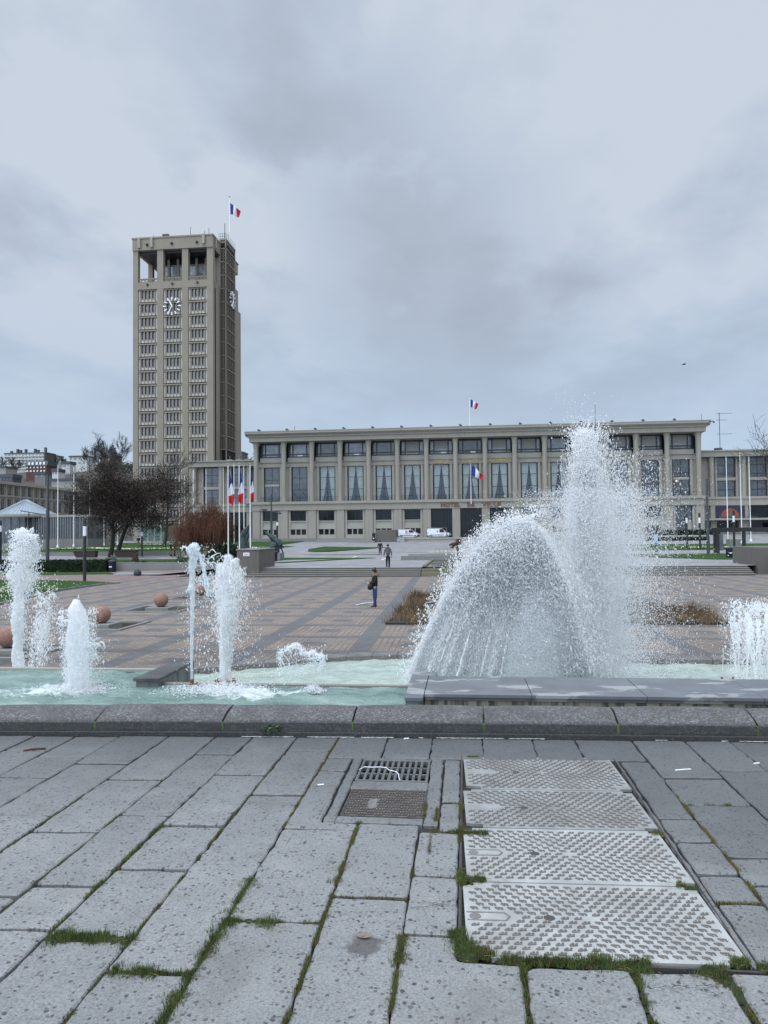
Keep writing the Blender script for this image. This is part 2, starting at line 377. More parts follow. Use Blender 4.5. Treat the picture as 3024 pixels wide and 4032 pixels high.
def slab(poly, tone, cr=.016, gap=.006, dz=0., bev=.006, jit=.0032):
    gap = gap*.95; dz = dz+random.gauss(0, .0022)
    """one worn paving slab: rounded irregular outline, chamfered edge"""
    n = len(poly); pts = []
    c = np.mean(np.array(poly), 0)
    area = sum(poly[i][0]*poly[(i+1) % n][1]-poly[(i+1) % n][0]*poly[i][1] for i in range(n))
    if area < 0: poly = poly[::-1]
    # inset every edge by the gap
    q = []
    for i in range(n):
        a, b_, d = (np.array(poly[(i+k) % n], float) for k in (-1, 0, 1))
        e1 = (b_-a)/np.linalg.norm(b_-a); e2 = (d-b_)/np.linalg.norm(d-b_)
        n1_ = np.array([-e1[1], e1[0]]); n2_ = np.array([-e2[1], e2[0]])
        g1, g2 = (gap*(1.75 if abs(e_[0]) > abs(e_[1]) else .85) for e_ in (e1, e2))       # cross joints are the wider ones
        det = n1_[0]*n2_[1]-n1_[1]*n2_[0]
        q.append(b_+(np.array([g1*n2_[1]-g2*n1_[1], g2*n1_[0]-g1*n2_[0]])/det if abs(det) > .1 else n1_*g1))
    for i in range(n):
        a, b_, d = q[i-1], q[i], q[(i+1) % n]
        r = cr*random.uniform(.4, 1.9); r1 = min(r, np.linalg.norm(b_-a)*.4, np.linalg.norm(d-b_)*.4)
        p0 = b_+(a-b_)/np.linalg.norm(a-b_)*r1; p2 = b_+(d-b_)/np.linalg.norm(d-b_)*r1
        for t in (0, .33, .67, 1): pts.append((1-t)**2*p0+2*t*(1-t)*b_+t*t*p2)
        ln = np.linalg.norm(d-b_)-2*r1; k = int(ln/.06); e = (d-b_)/np.linalg.norm(d-b_); nn = np.array([-e[1], e[0]])
        for j in range(1, k): pts.append(p2+e*(ln*j/k)+nn*random.gauss(0, jit))
    pts = np.array(pts); m = len(pts); tx, ty = random.gauss(0, .004), random.gauss(0, .004)
    def z(p): return dz+tx*(p[0]-c[0])+ty*(p[1]-c[1])
    nx = np.roll(pts, -1, 0)-np.roll(pts, 1, 0); nx /= np.linalg.norm(nx, axis=1)[:, None]; inn = np.stack([-nx[:, 1], nx[:, 0]], 1)
    o = len(slabV)
    for p in pts: slabV.append((p[0], p[1], -.03))
    for p in pts: slabV.append((p[0], p[1], z(p)-bev))
    for p, i_ in zip(pts, inn): slabV.append((*(p+i_*bev*random.uniform(.7, 1.5)), z(p)))
    for k in (0, 1):
        for j in range(m):
            j2 = (j+1) % m; slabF.append((o+k*m+j, o+k*m+j2, o+(k+1)*m+j2, o+(k+1)*m+j)); slabT.append(tone)
    slabF.append(tuple(o+2*m+j for j in range(m))); slabT.append(tone)
SK = .05
def qd(x0, x1, y0, y1, xm=None):
    xm = (x0+x1)/2 if xm is None else xm
    return [(x0, y0+SK*(x0-xm)), (x1, y0+SK*(x1-xm)), (x1, y1+SK*(x1-xm)), (x0, y1+SK*(x0-xm))]
TOP = {}
def course(x0, x1, cuts, bottom=-2.0, top=None, gap=.006):
    xm = (x0+x1)/2; y = (kerbY(xm)-.035) if top is None else top; y0 = cuts[-1] if cuts else y
    c = list(cuts)
    while c[-1] > bottom: c.append(c[-1]-random.uniform(.55, .95))
    for k in c:
        slab(qd(x0, x1, k, y), random.uniform(.25, .85), gap=gap, dz=random.gauss(0, .002)); y = k
L_edges = [-3.49, -3.15, -2.785, -2.387, -2.005, -1.703, -1.345, -1.012, -.608]
left = [[5.32, 4.5, 3.9], [5.19, 4.725, 4.0], [5.055, 4.08, 3.4], [4.745, 3.88, 3.15], [5.34, 4.635, 4.137, 3.286, 2.91, 2.585, 1.9],
        [4.887, 4.02, 3.495, 2.865, 2.0], [5.478, 4.535, 3.61, 2.668, 1.95]]
for i in range(7): course(L_edges[i], L_edges[i+1], left[i], gap=.007)
x = -3.49                                     # plain courses further out
while x > -9:
    w = random.uniform(.33, .42); course(x-w, x, [random.uniform(5.0, 5.6)], 1.5); x -= w
# course beside the drain: header row, then slabs
ky = kerbY(-.8)-.035
hx = [-1.012, -.62, -.27, .115, .50, .83, 1.262]
for a, b_ in zip(hx[:-1], hx[1:]): slab([(a, 5.36+.05*a), (b_, 5.36+.05*b_), (b_, kerbY(b_)-.035), (a, kerbY(a)-.035)], random.uniform(.3, .6), gap=.005)
slab([(-1.012, 5.03), (-.825, 5.035), (-.82, 5.32), (-1.012, 5.31)], .4)
slab([(-1.012, 4.03), (-.608, 4.04), (-.608, 4.14), (-.818, 4.14), (-.823, 5.03), (-1.012, 5.025)], .5)
for a, b_ in ((4.03, 3.063), (3.063, 2.3), (2.3, 1.5), (1.5, .6)): slab(qd(-1.012, -.608, b_, a, -.8), random.uniform(.4, .8), .02)
for a, b_ in ((4.14, 3.30), (3.30, 2.36), (2.36, 1.5), (1.5, .6)): slab([(-.608, b_), (-.268, b_+.01), (-.268, a), (-.608, a-.005)], random.uniform(.4, .8), .02)
for a, b_ in ((5.335, 4.47), (4.47, 4.055)): slab([(-.16, b_), (-.05, b_), (-.05, a), (-.16, a)], .45, gap=.004)
slab([(-.27, 3.53), (-.05, 3.525), (-.05, 4.04), (-.20, 4.045), (-.265, 4.045)], .6)
slab([(-.27, 3.02), (-.05, 3.02), (-.05, 3.52), (-.268, 3.525)], .75, gap=.004)
slab([(-.268, 1.7), (.19, 1.7), (.19, 2.84), (-.05, 2.845), (-.05, 3.01), (-.268, 3.01)], .65, .02)
for a, b_, t in ((.19, .59, .6), (.59, .925, .75), (.925, 1.32, .55), (1.32, 1.68, .5)):
    slab([(a, 1.8), (b_, 1.8), (b_, 2.85+.04*b_-.01), (a, 2.85+.04*a-.01)], t, .03, .016); slab([(a, .7), (b_, .7), (b_, 1.8), (a, 1.8)], t)
slab([(-.268, .7), (.19, .7), (.19, 1.7), (-.268, 1.7)], .5)
for (a, b_) in ((5.40, 5.245), (5.245, 4.345), (4.345, 4.03), (4.03, 3.66), (3.66, 3.385), (3.385, 2.9)):
    slab([(1.062, b_), (1.262, b_+.01), (1.262, a), (1.062, a-.01)], random.uniform(.3, .6), gap=.005)
course(1.262, 1.655, [5.055, 4.575, 3.86, 3.574], 2.9); course(1.655, 1.992, [5.215, 4.4, 3.7], 2.5)
x = 1.992
while x < 8:
    w = random.uniform(.33, .4); course(x, x+w, [random.uniform(4.9, 5.5)], 1.5); x += w
# mortar frame round the drain and the hatch row
for a, b_, c_, d_, t in ((-.815, -.748, 4.15, 5.355, .2), (-.748, -.252, 4.70, 4.85, .32), (-.252, -.168, 4.15, 5.33, .25), (-.748, -.252, 5.318, 5.35, .25),
                         (-.748, -.252, 4.15, 4.232, .2), (1.028, 1.058, 2.9, 5.46, .12), (-.05, 1.058, 5.465, 5.49, .2)):
    slab([(a, c_), (b_, c_), (b_, d_), (a, d_)], t, .004, .0015, -.001)
me = bpy.data.meshes.new('paving'); me.from_pydata(slabV, [], slabF); me.materials.append(M['paving'])
a_ = me.attributes.new('tone', 'FLOAT', 'FACE'); a_.data.foreach_set('value', slabT); me.update()
o = bpy.data.objects.new('paving', me); COL.objects.link(o); struct(o)
mb = MB()
mb.box(-12, -.76, -4, 6.0, -.2, -.027); mb.box(-.24, 12, -4, 6.0, -.2, -.027); mb.box(-.76, -.24, -4, 4.85, -.2, -.0275); mb.box(-.76, -.24, 5.335, 6.0, -.2, -.0275)
struct(mb.build('soil_bed', M['soil']))
mb = MB(); mb.box(-12, 12, -4, 5.8, -.6, -.21); struct(mb.build('ground_fill', M['soil']))
# ---------------------------------------------------------------- drain grate
def M_iron(name, c, c2, dirt=0., dc=(.13, .115, .10)):
    m, nt, b = new_mat(name); p = pos(nt); n = noise(nt, p, 9, 5, .65); n2 = noise(nt, p, 120, 2)
    L(nt, mixc(nt, .4, ramp(nt, n, [(.35, c), (.68, c2)]), ramp(nt, n2, [(.3, c), (.7, c2)])), b.inputs['Base Color'])
    if dirt:
        f = ramp(nt, noise(nt, p, 2.6, 7, .7), [(.40, (0, 0, 0)), (.68, (1, 1, 1))]); src = b.inputs['Base Color'].links[0].from_socket
        L(nt, mixc(nt, mth(nt, 'MULTIPLY', f, dirt), src, dc), b.inputs['Base Color'])
    b.inputs['Roughness'].default_value = .6; bump(nt, b, n2, .3, .002); return m
M['iron'] = M_iron('cast_iron', (.07, .072, .072), (.135, .135, .13))
M['iron_dark'] = M_iron('dark_iron', (.03, .03, .03), (.07, .06, .05))
M['iron_rusty'] = M_iron('rusty_plate', (.12, .105, .09), (.215, .205, .195))
M['iron_tread'] = M_iron('plate_ribs', (.055, .043, .035), (.10, .085, .075))
M['plate'] = M_iron('galvanised_plate', (.30, .308, .295), (.43, .437, .42), .75, (.205, .195, .175))
M['tread_dull'] = M_iron('dull_tread', (.085, .076, .068), (.17, .155, .145), .5, (.10, .085, .07)); M['plate_dirty'] = M_iron('dirty_plate', (.215, .218, .208), (.335, .338, .325), .75, (.115, .105, .093)); M['tread'] = M_iron('worn_tread', (.095, .084, .075), (.17, .152, .138))
g = thing('drain_grate', 'cast iron drain grate with open slots and a white string across it', 'drain grate', (-.5, 5.09, 0))
mb = MB(); x0, x1, y0, y1 = -.24, .24, -.226, .226
for a, b_, c_, d_ in ((x0, x1, y0, y0+.018), (x0, x1, y1-.018, y1), (x0, x0+.018, y0+.018, y1-.018), (x1-.018, x1, y0+.018, y1-.018)): mb.bbox(a, b_, c_, d_, -.04, -.002, .004)
mb.build('frame', M['iron'], g)
mb = MB(); nx = 11
for i in range(1, nx):
    xx = x0+.018+(x1-x0-.036)*i/nx; mb.bbox(xx-.0095, xx+.0095, y0+.018, y1-.018, -.035, -.004, .003)
    for j in range(9):
        if j % 3 != 1: mb.bbox(xx-.005, xx+.005, y0+.05+j*.043, y0+.062+j*.043, -.005, .0005, .002)
for j in (1, 2):
    yy = y0+.018+(y1-y0-.036)*j/3
    for i in range(nx):
        xa = x0+.018+(x1-x0-.036)*i/nx+(.0097 if i else 0); xb = x0+.018+(x1-x0-.036)*(i+1)/nx-(.0097 if i < nx-1 else 0); mb.bbox(xa, xb, yy-.007, yy+.007, -.035, -.006, .003)
mb.build('bars', M['iron'], g)
mb = MB(); mb.box(-.765, -.235, 4.845, 4.85, -.6, -.045); mb.box(-.765, -.235, 5.335, 5.34, -.6, -.045); mb.box(-.765, -.76, 4.85, 5.335, -.6, -.045); mb.box(-.24, -.235, 4.85, 5.335, -.6, -.045); mb.box(-.765, -.235, 4.84, 5.345, -.62, -.6)
struct(mb.build('drain_pit', M['soil']))
mb = MB(); pts = [(-.735, 5.06), (-.71, 5.12), (-.66, 5.115), (-.60, 5.125), (-.555, 5.11), (-.53, 5.06), (-.48, 5.03), (-.46, 4.98), (-.45, 4.90), (-.44, 4.86)]
mb.tube([(a, b_, .004) for a, b_ in pts], .0028, 5)
tag(mb.build('string', M['white']), 'white string lying across the iron drain grate', 'string')
# ---------------------------------------------------------------- small rusty access cover
g = thing('access_cover', 'small rusty rectangular access cover with raised ribs in front of the drain grate', 'manhole cover', (-.49, 4.465, 0))
mb = MB(); mb.bbox(-.235, .235, -.215, .215, -.02, -.003, .004); mb.build('plate', M['iron_rusty'], g)
mb = MB()
for r in range(11):
    for c in range(10):
        x, y = -.215+c*.0475, -.195+r*.039
        if -.12 < x < -.035 and -.09 < y < .07: continue
        if (r+c) % 2:
            mb.obox((x, y, 0), (.024, 0, 0), (0, .0045, 0), (0, 0, .0032)); mb.obox((x+.012, y+.012, 0), (.011, .007, 0), (-.0025, .004, 0), (0, 0, .0032))
        else:
            for k in (-.012, .004, .02): mb.obox((x+k, y, 0), (.0035, .015, 0), (-.0042, .001, 0), (0, 0, .0032))
mb.build('ribs', M['iron_tread'], g)
mb = MB(); mb.bbox(-.11, -.085, -.085, .05, -.002, .003, .006); mb.bbox(-.075, -.05, -.065, .06, -.002, .003, .006); mb.build('lifting_plate', M['iron_rusty'], g)
mb = MB(); mb.box(-.2405, -.236, -.22, .22, -.02, 0); mb.box(.236, .2405, -.22, .22, -.02, 0); mb.box(-.236, .236, .2155, .22, -.02, 0); mb.box(-.236, .236, -.22, -.2155, -.02, 0)
mb.build('frame', M['iron'], g)
# ---------------------------------------------------------------- four big hatch plates
ploc = [(2.895, 3.512, 'nearest'), (3.516, 4.148, 'second'), (4.152, 4.768, 'third'), (4.772, 5.452, 'fourth')]
plab = ['white patterned hatch plate nearest the camera, grass growing along its front edge',
        'white patterned hatch plate second from the front, a grass tuft on its left corner',
        'white patterned hatch plate third from the front with a worn brown middle',
        'white patterned hatch plate farthest back, just in front of the paving beside the pool kerb']
def zig(mb, x, y, sx, sy, ang):
    """one tread mark: a bent bar with a shorter bar beside it"""
    ca, sa = math.cos(ang), math.sin(ang)
    def bar(cx, cy, l, w, t):
        cx, cy, t = cx*sx, cy*sy, t*sx*sy
        ct, st_ = math.cos(t+ang), math.sin(t+ang); px, py = x+cx*ca-cy*sa, y+cx*sa+cy*ca
        j = random.uniform(.9, 1.1); l *= j
        v = []
        for z, k in ((-.002, 1.15), (.0025+random.uniform(0, .0012), .85)):
            for a, b_ in ((-1, -.5), (-.72, -1), (.72, -1), (1, -.5), (1, .5), (.72, 1), (-.72, 1), (-1, .5)):
                dx, dy = a*(l+(k-1)*w), b_*w*k; v.append((px+dx*ct-dy*st_, py+dx*st_+dy*ct, z))
        mb.add(v, [tuple(range(8, 16))]+[(i, (i+1) % 8, 8+(i+1) % 8, 8+i) for i in range(8)])
    bar(.0, -.0062, .0172, .0042, .06); bar(-.006, .0026, .0122, .004, .62); bar(.0140, .0052, .0056, .0034, .5)
for k, (y0, y1, w) in enumerate(ploc):
    xl, xr = -.022+.004*k*0, 1.012+.012*(3-k)/3
    g = thing('hatch_plate', plab[k], 'hatch plate', ((xl+xr)/2, (y0+y1)/2, 0), .035, 'white patterned hatch plates')
    hx_, hy_ = (xr-xl)/2-.002, (y1-y0)/2-.003
    # outline with notched corners where the lifting slots are
    n_ = .075; e_ = .03
    poly = [(-hx_+.09, -hy_), (hx_-n_, -hy_), (hx_-n_, -hy_+e_), (hx_, -hy_+e_), (hx_, hy_-e_), (hx_-.05, hy_-e_), (hx_-.05, hy_), (-hx_+.05, hy_), (-hx_+.05, hy_-e_), (-hx_, hy_-e_), (-hx_, -hy_+.06), (-hx_+.09, -hy_+.045)]
    mb = MB(); mb.prism(poly, -.018, 0); mb.build('plate', M['plate' if k < 2 else 'plate_dirty'], g); g.location.z = -.004
    mb = MB(); stp = .0535; sty = .0335
    for i in range(-11, 12):
        for j in range(-12, 13):
            x, y = i*stp+(stp/2 if j % 2 else 0), j*sty
            if abs(x) > hx_-.022 or abs(y) > hy_-.016: continue
            if abs(x) > hx_-n_-.03 and abs(y) > hy_-.07: continue
            if x < -hx_+.21 and abs(y) < .04: continue
            if (x+.17)**2/.03**2+y*y/.03**2 < 1.3: continue
            if abs(x) < .04 and abs(y) < .02: continue
            s = 1 if (x+.0001)*y >= 0 else -1
            zig(mb, x, y, 1, s, .12*s)
    mb.build('tread_pattern', M['tread' if k < 2 else 'tread_dull'], g)
    mb = MB(); v = [(-.17+.022*math.cos(a)*1.1, .022*math.sin(a), .0012) for a in np.linspace(0, 2*math.pi, 14, False)]
    mb.add(v+[(q[0], q[1], -.002) for q in v], [tuple(range(14))]+[(14+i, 14+(i+1) % 14, (i+1) % 14, i) for i in range(14)])
    mb.build('lifting_slot', M['iron_dark'], g)
    if k in (0, 1):
        mb = MB(); a0 = -hx_+.008
        for (p_, q_) in (((a0, .032), (a0+.16, .032)), ((a0, -.032), (a0+.16, -.032)), ((a0+.16, -.032), (a0+.18, 0)), ((a0+.18, 0), (a0+.16, .032))):
            mb.tube([(*p_, .001), (*q_, .001)], .0035, 5)
        mb.lathe(a0+.035, 0, [(.026, -.001), (.024, .0025), (.012, .001)], 12)
        mb.build('key_recess', M['iron_rusty'], g)
mb = MB()
for a, b_, c_, d_ in ((-.047, -.04, 2.87, 5.46), (1.031, 1.037, 2.9, 5.46)): mb.box(a, b_, c_, d_, -.03, -.001)
mb.box(-.04, -.034, 2.87, 5.46, -.03, -.004)
mb.box(.62, 1.07, 2.872, 2.884, -.03, -.003)
tag(mb.build('steel_edging', M['iron_dark']), 'thin steel edging round the row of white hatch plates', 'edging')
# partly seen iron cover at the right edge of the picture
g = thing('access_cover', 'dark iron cover at the right edge among the paving, half hidden by dry grass', 'manhole cover', (1.58, 3.42, 0))
mb = MB(); mb.bbox(-.16, .2, -.13, .13, .004, .012, .004); mb.build('plate', M['iron_dark'], g)
mb = MB()
for j in range(6):
    for i in range(6):
        zig(mb, -.12+i*.058, -.1+j*.04, 1, 1 if i % 2 else -1, 0)
o = mb.build('ribs', M['iron_tread'], g); o.location.z = .013
# ---------------------------------------------------------------- grass in the joints
MOSS = []      # x0,y0,x1,y1,width,blades per metre,height,dryness
def ms_(x0, y0, x1, y1, w, d=1500, h=.018, dry=.25):
    if d >= 3600: w, d = w*1.3, d*1.25
    MOSS.append((x0, y0, x1, y1, w, d, h, dry))
for a in ((-2.387, 4.45, -2.385, 3.2, .012, 700, .012, .4), (-2.0, 4.2, -2.0, 3.8, .018, 1100, .015, .4), (-2.0, 3.75, -2.0, 2.4, .012, 600, .012, .5), (-1.703, 4.05, -1.703, 3.28, .026, 1700, .018, .3),
          (-1.703, 3.28, -1.703, 2.9, .014, 800, .014, .3), (-1.345, 4.3, -1.345, 3.62, .02, 1100, .014, .5), (-1.345, 3.45, -1.345, 2.88, .014, 900, .014, .4), (-1.345, 5.4, -1.345, 4.4, .012, 500, .01, .6),
          (-1.012, 5.8, -1.012, 4.05, .022, 1300, .013, .75), (-1.012, 3.43, -1.012, 3.1, .05, 3600, .02, .2), (-1.0, 3.15, -1.012, 2.86, .065, 4200, .022, .15), (-1.012, 2.86, -1.015, 2.3, .05, 3800, .022, .25),
          (-1.0, 3.035, -.80, 3.05, .075, 5000, .024, .12), (-.80, 3.06, -.62, 3.065, .02, 2000, .016, .5), (-.608, 4.15, -.608, 3.28, .034, 3000, .018, .55), (-.608, 3.3, -.608, 2.3, .03, 2600, .016, .5),
          (-.62, 3.30, -.28, 3.30, .014, 1200, .01, .75), (-1.69, 2.868, -1.32, 2.872, .085, 6000, .026, .1), (-1.32, 2.665, -1.14, 2.668, .065, 6000, .028, .1), (-1.14, 2.675, -1.02, 2.68, .02, 2400, .018, .3),
          (-1.34, 2.66, -1.34, 2.3, .012, 900, .012, .4), (-.268, 3.66, -.266, 3.50, .02, 2000, .014, .5), (-.265, 3.0, -.266, 2.80, .045, 4000, .02, .4), (-.268, 2.8, -.268, 2.3, .03, 2600, .018, .45),
          (-.16, 4.47, -.05, 4.47, .025, 2600, .016, .4), (-.045, 4.55, -.045, 3.9, .025, 2200, .016, .5), (-.20, 4.05, .10, 4.05, .04, 4000, .024, .25), (-.2, 4.1, -.2, 3.6, .02, 1900, .014, .5), (-.05, 3.55, .07, 3.50, .07, 5000, .026, .15),
          (-.05, 3.62, -.03, 3.45, .05, 3600, .024, .2), (-.06, 3.05, -.01, 2.88, .10, 6000, .03, .1), (-.01, 2.93, .10, 2.90, .055, 4000, .022, .4), (.10, 2.868, .66, 2.885, .04, 4200, .026, .3), (.45, 2.875, .66, 2.86, .085, 6000, .03, .15),
          (.19, 2.85, .19, 2.2, .035, 3000, .02, .3), (.60, 2.86, .59, 2.2, .038, 3000, .02, .3), (.86, 2.88, .94, 2.74, .09, 5500, .026, .3), (.93, 2.74, .93, 2.3, .03, 2000, .018, .5),
          (.97, 2.935, 1.03, 2.935, .05, 4500, .022, .2), (.94, 3.545, 1.03, 3.52, .05, 4500, .022, .2), (.98, 4.14, 1.03, 4.11, .045, 4000, .02, .2), (.0, 5.42, .08, 5.43, .03, 2500, .015, .2), (1.05, 2.9, 1.14, 2.9, .05, 4000, .02, .2),
          (1.262, 4.75, 1.262, 4.4, .026, 1700, .016, .6), (1.29, 4.575, 1.53, 4.59, .03, 2000, .014, .6), (1.262, 4.25, 1.262, 3.7, .026, 1700, .016, .85), (1.262, 3.6, 1.262, 3.2, .03, 1800, .016, .7), (1.06, 3.385, 1.25, 3.39, .018, 1600, .014, .6),
          (1.36, 3.55, 1.42, 3.25, .06, 3000, .022, .6), (-.745, 4.66, -.735, 4.6, .03, 2500, .02, .6), (-.61, 4.2, -.605, 4.12, .05, 3000, .028, .3), (-.255, 4.55, -.25, 4.24, .025, 2200, .02, .6), (-.18, 4.4, -.18, 4.2, .03, 1500, .016, .6),
          (-1.345, 4.9, -1.01, 4.9, .006, 300, .008, .6), (-2.38, 4.745, -2.0, 4.76, .006, 300, .008, .6), (-1.70, 4.635, -1.75, 4.64, .02, 1500, .01, .5), (-2.785, 4.74, -2.75, 4.6, .02, 1200, .012, .5), (-.65, 3.43, -.58, 3.42, .05, 1800, .03, .25)): ms_(*a)
V = []; mi = []
def blades(x, y, h, dry, z0=-.012, wd_=.0016):
    n = len(x); a = rng.uniform(0, 2*np.pi, n); ln = h*rng.uniform(.4, 1.3, n); tl = rng.normal(0, .55, n)*ln; b2 = rng.uniform(0, 2*np.pi, n)
    w = wd_*rng.uniform(.7, 1.6, n); base = np.stack([x, y, np.full(n, z0)], 1)
    dx = np.stack([np.cos(a)*w, np.sin(a)*w, 0*a], 1); tip = base+np.stack([np.cos(b2)*tl, np.sin(b2)*tl, ln+.012], 1)
    return np.stack([base-dx, base+dx, tip], 1), (rng.random(n) < dry).astype(int)
for (x0, y0, x1, y1, w, d, h, dry) in MOSS:
    ln = math.hypot(x1-x0, y1-y0); n = int(d*ln*1.5)+10; t = rng.random(n); t = t[(np.sin(t*ln*17+x0*31+y0*7)+np.sin(t*ln*41+y0*13)*.7+rng.normal(0, .5, n) > (-.6 if d > 3000 else -.1))]; n = len(t)
    lump = .35+.65*np.abs(np.sin(t*ln*23+x0*9)*np.sin(t*ln*9.1+y0*5))
    s = rng.normal(0, .33, n)*w*lump
    nx_, ny_ = -(y1-y0)/ln, (x1-x0)/ln
    x = x0+(x1-x0)*t+nx_*s+rng.normal(0, .003, n); y = y0+(y1-y0)*t+ny_*s+rng.normal(0, .003, n)
    b_, k = blades(x, y, h*.72, dry); V.append(b_); mi.append(k)
Vb = np.concatenate(V); kb = np.concatenate(mi)
o = np_mesh('joint_grass', Vb.reshape(-1, 3), np.arange(len(Vb)*3).reshape(-1, 3), [M['moss'], M['moss_dry']], mi=kb)
tag(o, 'short green and dry grass growing in the joints between the grey paving slabs', 'grass', kind='stuff')
# mats of moss under the blades
mb = MB()
for (x0, y0, x1, y1, w, d, h, dry) in MOSS:
    if d < 2900: continue
    ln = math.hypot(x1-x0, y1-y0); k = max(4, int(ln/.03))
    for i in range(k):
        t = (i+.5)/k+random.gauss(0, .01); x, y = x0+(x1-x0)*t, y0+(y1-y0)*t
        mb.sphere((x+random.gauss(0, .004), y+random.gauss(0, .004), -.016), w*random.uniform(.22, .38)+.005, 9, 5, (1, 1, .45), .25)
mc = MB()
for pl in ([(1606, 3583), (1660, 3575), (1722, 3568), (1790, 3567), (1830, 3574)], [(1662, 3552), (1700, 3562), (1745, 3566), (1800, 3540), (1828, 3533)], [(1668, 3580), (1680, 3622), (1697, 3648), (1730, 3668)],
           [(2550, 3898), (2640, 3893), (2720, 3890), (2800, 3886), (2870, 3878)], [(2668, 3895), (2682, 3860), (2692, 3836)], [(2775, 3900), (2830, 3930), (2850, 3975), (2900, 4010)], [(2690, 3830), (2730, 3850), (2790, 3872)], [(1240, 3101), (1290, 3096), (1340, 3097)]):
    c_ = [P(a_, b2) for a_, b2 in pl]; q_ = []
    for s_, e_ in zip(c_[:-1], c_[1:]):
        for t_ in np.linspace(0, 1, 6, False): q_.append(s_+(e_-s_)*t_+np.array([random.gauss(0, .003), random.gauss(0, .004), 0]))
    for s_, e_ in zip(q_[:-1], q_[1:]):
        w_ = random.uniform(.0008, .0024); mc.quad((s_[0], s_[1]-w_, .0075), (e_[0], e_[1]-w_, .0075), (e_[0], e_[1]+w_, .0075), (s_[0], s_[1]+w_, .0075))
struct(mc.build('slab_cracks', M['soil']))
tag(mb.build('moss', M['moss_mat'], smooth=True), 'dark moss cushions filling the wider paving joints', 'moss', kind='stuff')
# dry clippings and twigs
mb = MB()
for _ in range(420):
    s = random.choice([q for q in MOSS if q[5] > 3000]); t = random.random(); x = s[0]+(s[2]-s[0])*t+random.gauss(0, s[4]*.6); y = s[1]+(s[3]-s[1])*t-random.uniform(0, .03)+random.gauss(0, .015)
    a = random.uniform(0, 6.3); l = random.uniform(.01, .035); mb.tube([(x, y, .004), (x+l*math.cos(a), y+l*math.sin(a), .006)], .0009, 3, False)
tag(mb.build('dry_clippings', M['moss_dry']), 'brown dry grass clippings scattered beside the grassy paving joints', 'grass clippings', kind='stuff')
mb = MB()
p0 = P(92, 2960); p1 = P(180, 2951); mb.tube([p0+[0, 0, .008], (p0+p1)/2+[0, .01, .012], p1+[0, 0, .008]], .008, 5)
tag(mb.build('twig', M['rust']), 'reddish brown twig lying on the paving near the kerb', 'twig')
mb = MB(); c = P(1428, 3690)
for k in range(2):
    v = []; 
    for i in range(9):
        t = i/8; v += [(c[0]-.03+.07*t, c[1]+.015*math.sin(t*3.1)*(1 if k else -.5)+.006*math.sin(t*11+k), .005+.006*math.sin(t*3.1)+.003*k), (c[0]-.03+.07*t, c[1]-.018*math.sin(t*3.1)*(1 if k else .4), .004+.003*k)]
    mb.add(v, [(2*i, 2*i+1, 2*i+3, 2*i+2) for i in range(8)])
tag(mb.build('dead_leaf', M_simple('tan_leaf', (.185, .14, .105), .7, .2, 40)), 'curled tan dead leaf lying on a wet patch of paving', 'leaf')
mb = MB(); c = P(2690, 3035); mb.tube([c+[-.055, -.012, .006], c+[0, .004, .007], c+[.055, .02, .006]], .0045, 5)
tag(mb.build('drinking_straw', M['white']), 'short white straw lying on the dark slabs by the hatch plates', 'litter')
for (px, py), lb in zip(((1262, 3095), (1600, 3920 if 0 else 2912), (2980, 3010)), ('white cigarette end in the joint left of the drain grate', 'white paper scrap on the slab in front of the kerb', 'white paper scrap at the right edge near the kerb')):
    mb = MB(); c = P(px, py); mb.tube([c+[-.02, 0, .006], c+[.02, .01, .007]], .005, 6); tag(mb.build('litter', M['white']), lb, 'litter')
# ---------------------------------------------------------------- kerb of the pool
def M_aggregate(name, lo, hi, dark, dark_below=False):
    m, nt, b = new_mat(name); p = pos(nt); n = noise(nt, p, 4, 5, .6); n2 = noise(nt, p, 160, 2)
    v = N(nt, 'ShaderNodeTexVoronoi', Scale=85.); L(nt, p, v.inputs['Vector']); s = N(nt, 'ShaderNodeSeparateColor'); L(nt, v.outputs['Color'], s.inputs[0])
    c = ramp(nt, s.outputs[0], [(.1, lo), (.7, hi), (.97, [min(1, x*1.9) for x in hi])])
    c = mixc(nt, ramp(nt, n, [(.4, (0, 0, 0)), (.7, (.7,)*3)]), c, dark); c = mixc(nt, .3, c, ramp(nt, n2, [(.3, lo), (.7, hi)]))
    L(nt, c, b.inputs['Base Color'])
    if dark_below:  # deepens the tone below a ragged height, so mainly on the front face
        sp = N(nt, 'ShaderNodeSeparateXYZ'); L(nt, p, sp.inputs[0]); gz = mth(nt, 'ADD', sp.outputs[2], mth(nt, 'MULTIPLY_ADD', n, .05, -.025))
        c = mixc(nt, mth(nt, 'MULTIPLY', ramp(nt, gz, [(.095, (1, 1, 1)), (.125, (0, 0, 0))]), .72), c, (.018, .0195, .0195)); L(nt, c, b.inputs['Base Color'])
    b.inputs['Roughness'].default_value = .7; b.inputs['Specular IOR Level'].default_value = .25; bump(nt, b, mth(nt, 'ADD', s.outputs[0], n2), .35, .004); return m
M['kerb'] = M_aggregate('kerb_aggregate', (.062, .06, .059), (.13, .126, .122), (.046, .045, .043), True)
kx = [float(D(x, 2850, 5.94)[0]) for x in (405, 888, 1390, 1905, 2439, 2999)]
while kx[0] > -12: kx.insert(0, kx[0]-1.02)
while kx[-1] < 11: kx.append(kx[-1]+1.04)
prof = [(0, -.1), (0, .045), (.012, .105), (.03, .122), (.10, .148), (.20, .172), (.27, .18), (.34, .176), (.37, .15), (.37, -.3)]
mb = MB(); mj = MB()
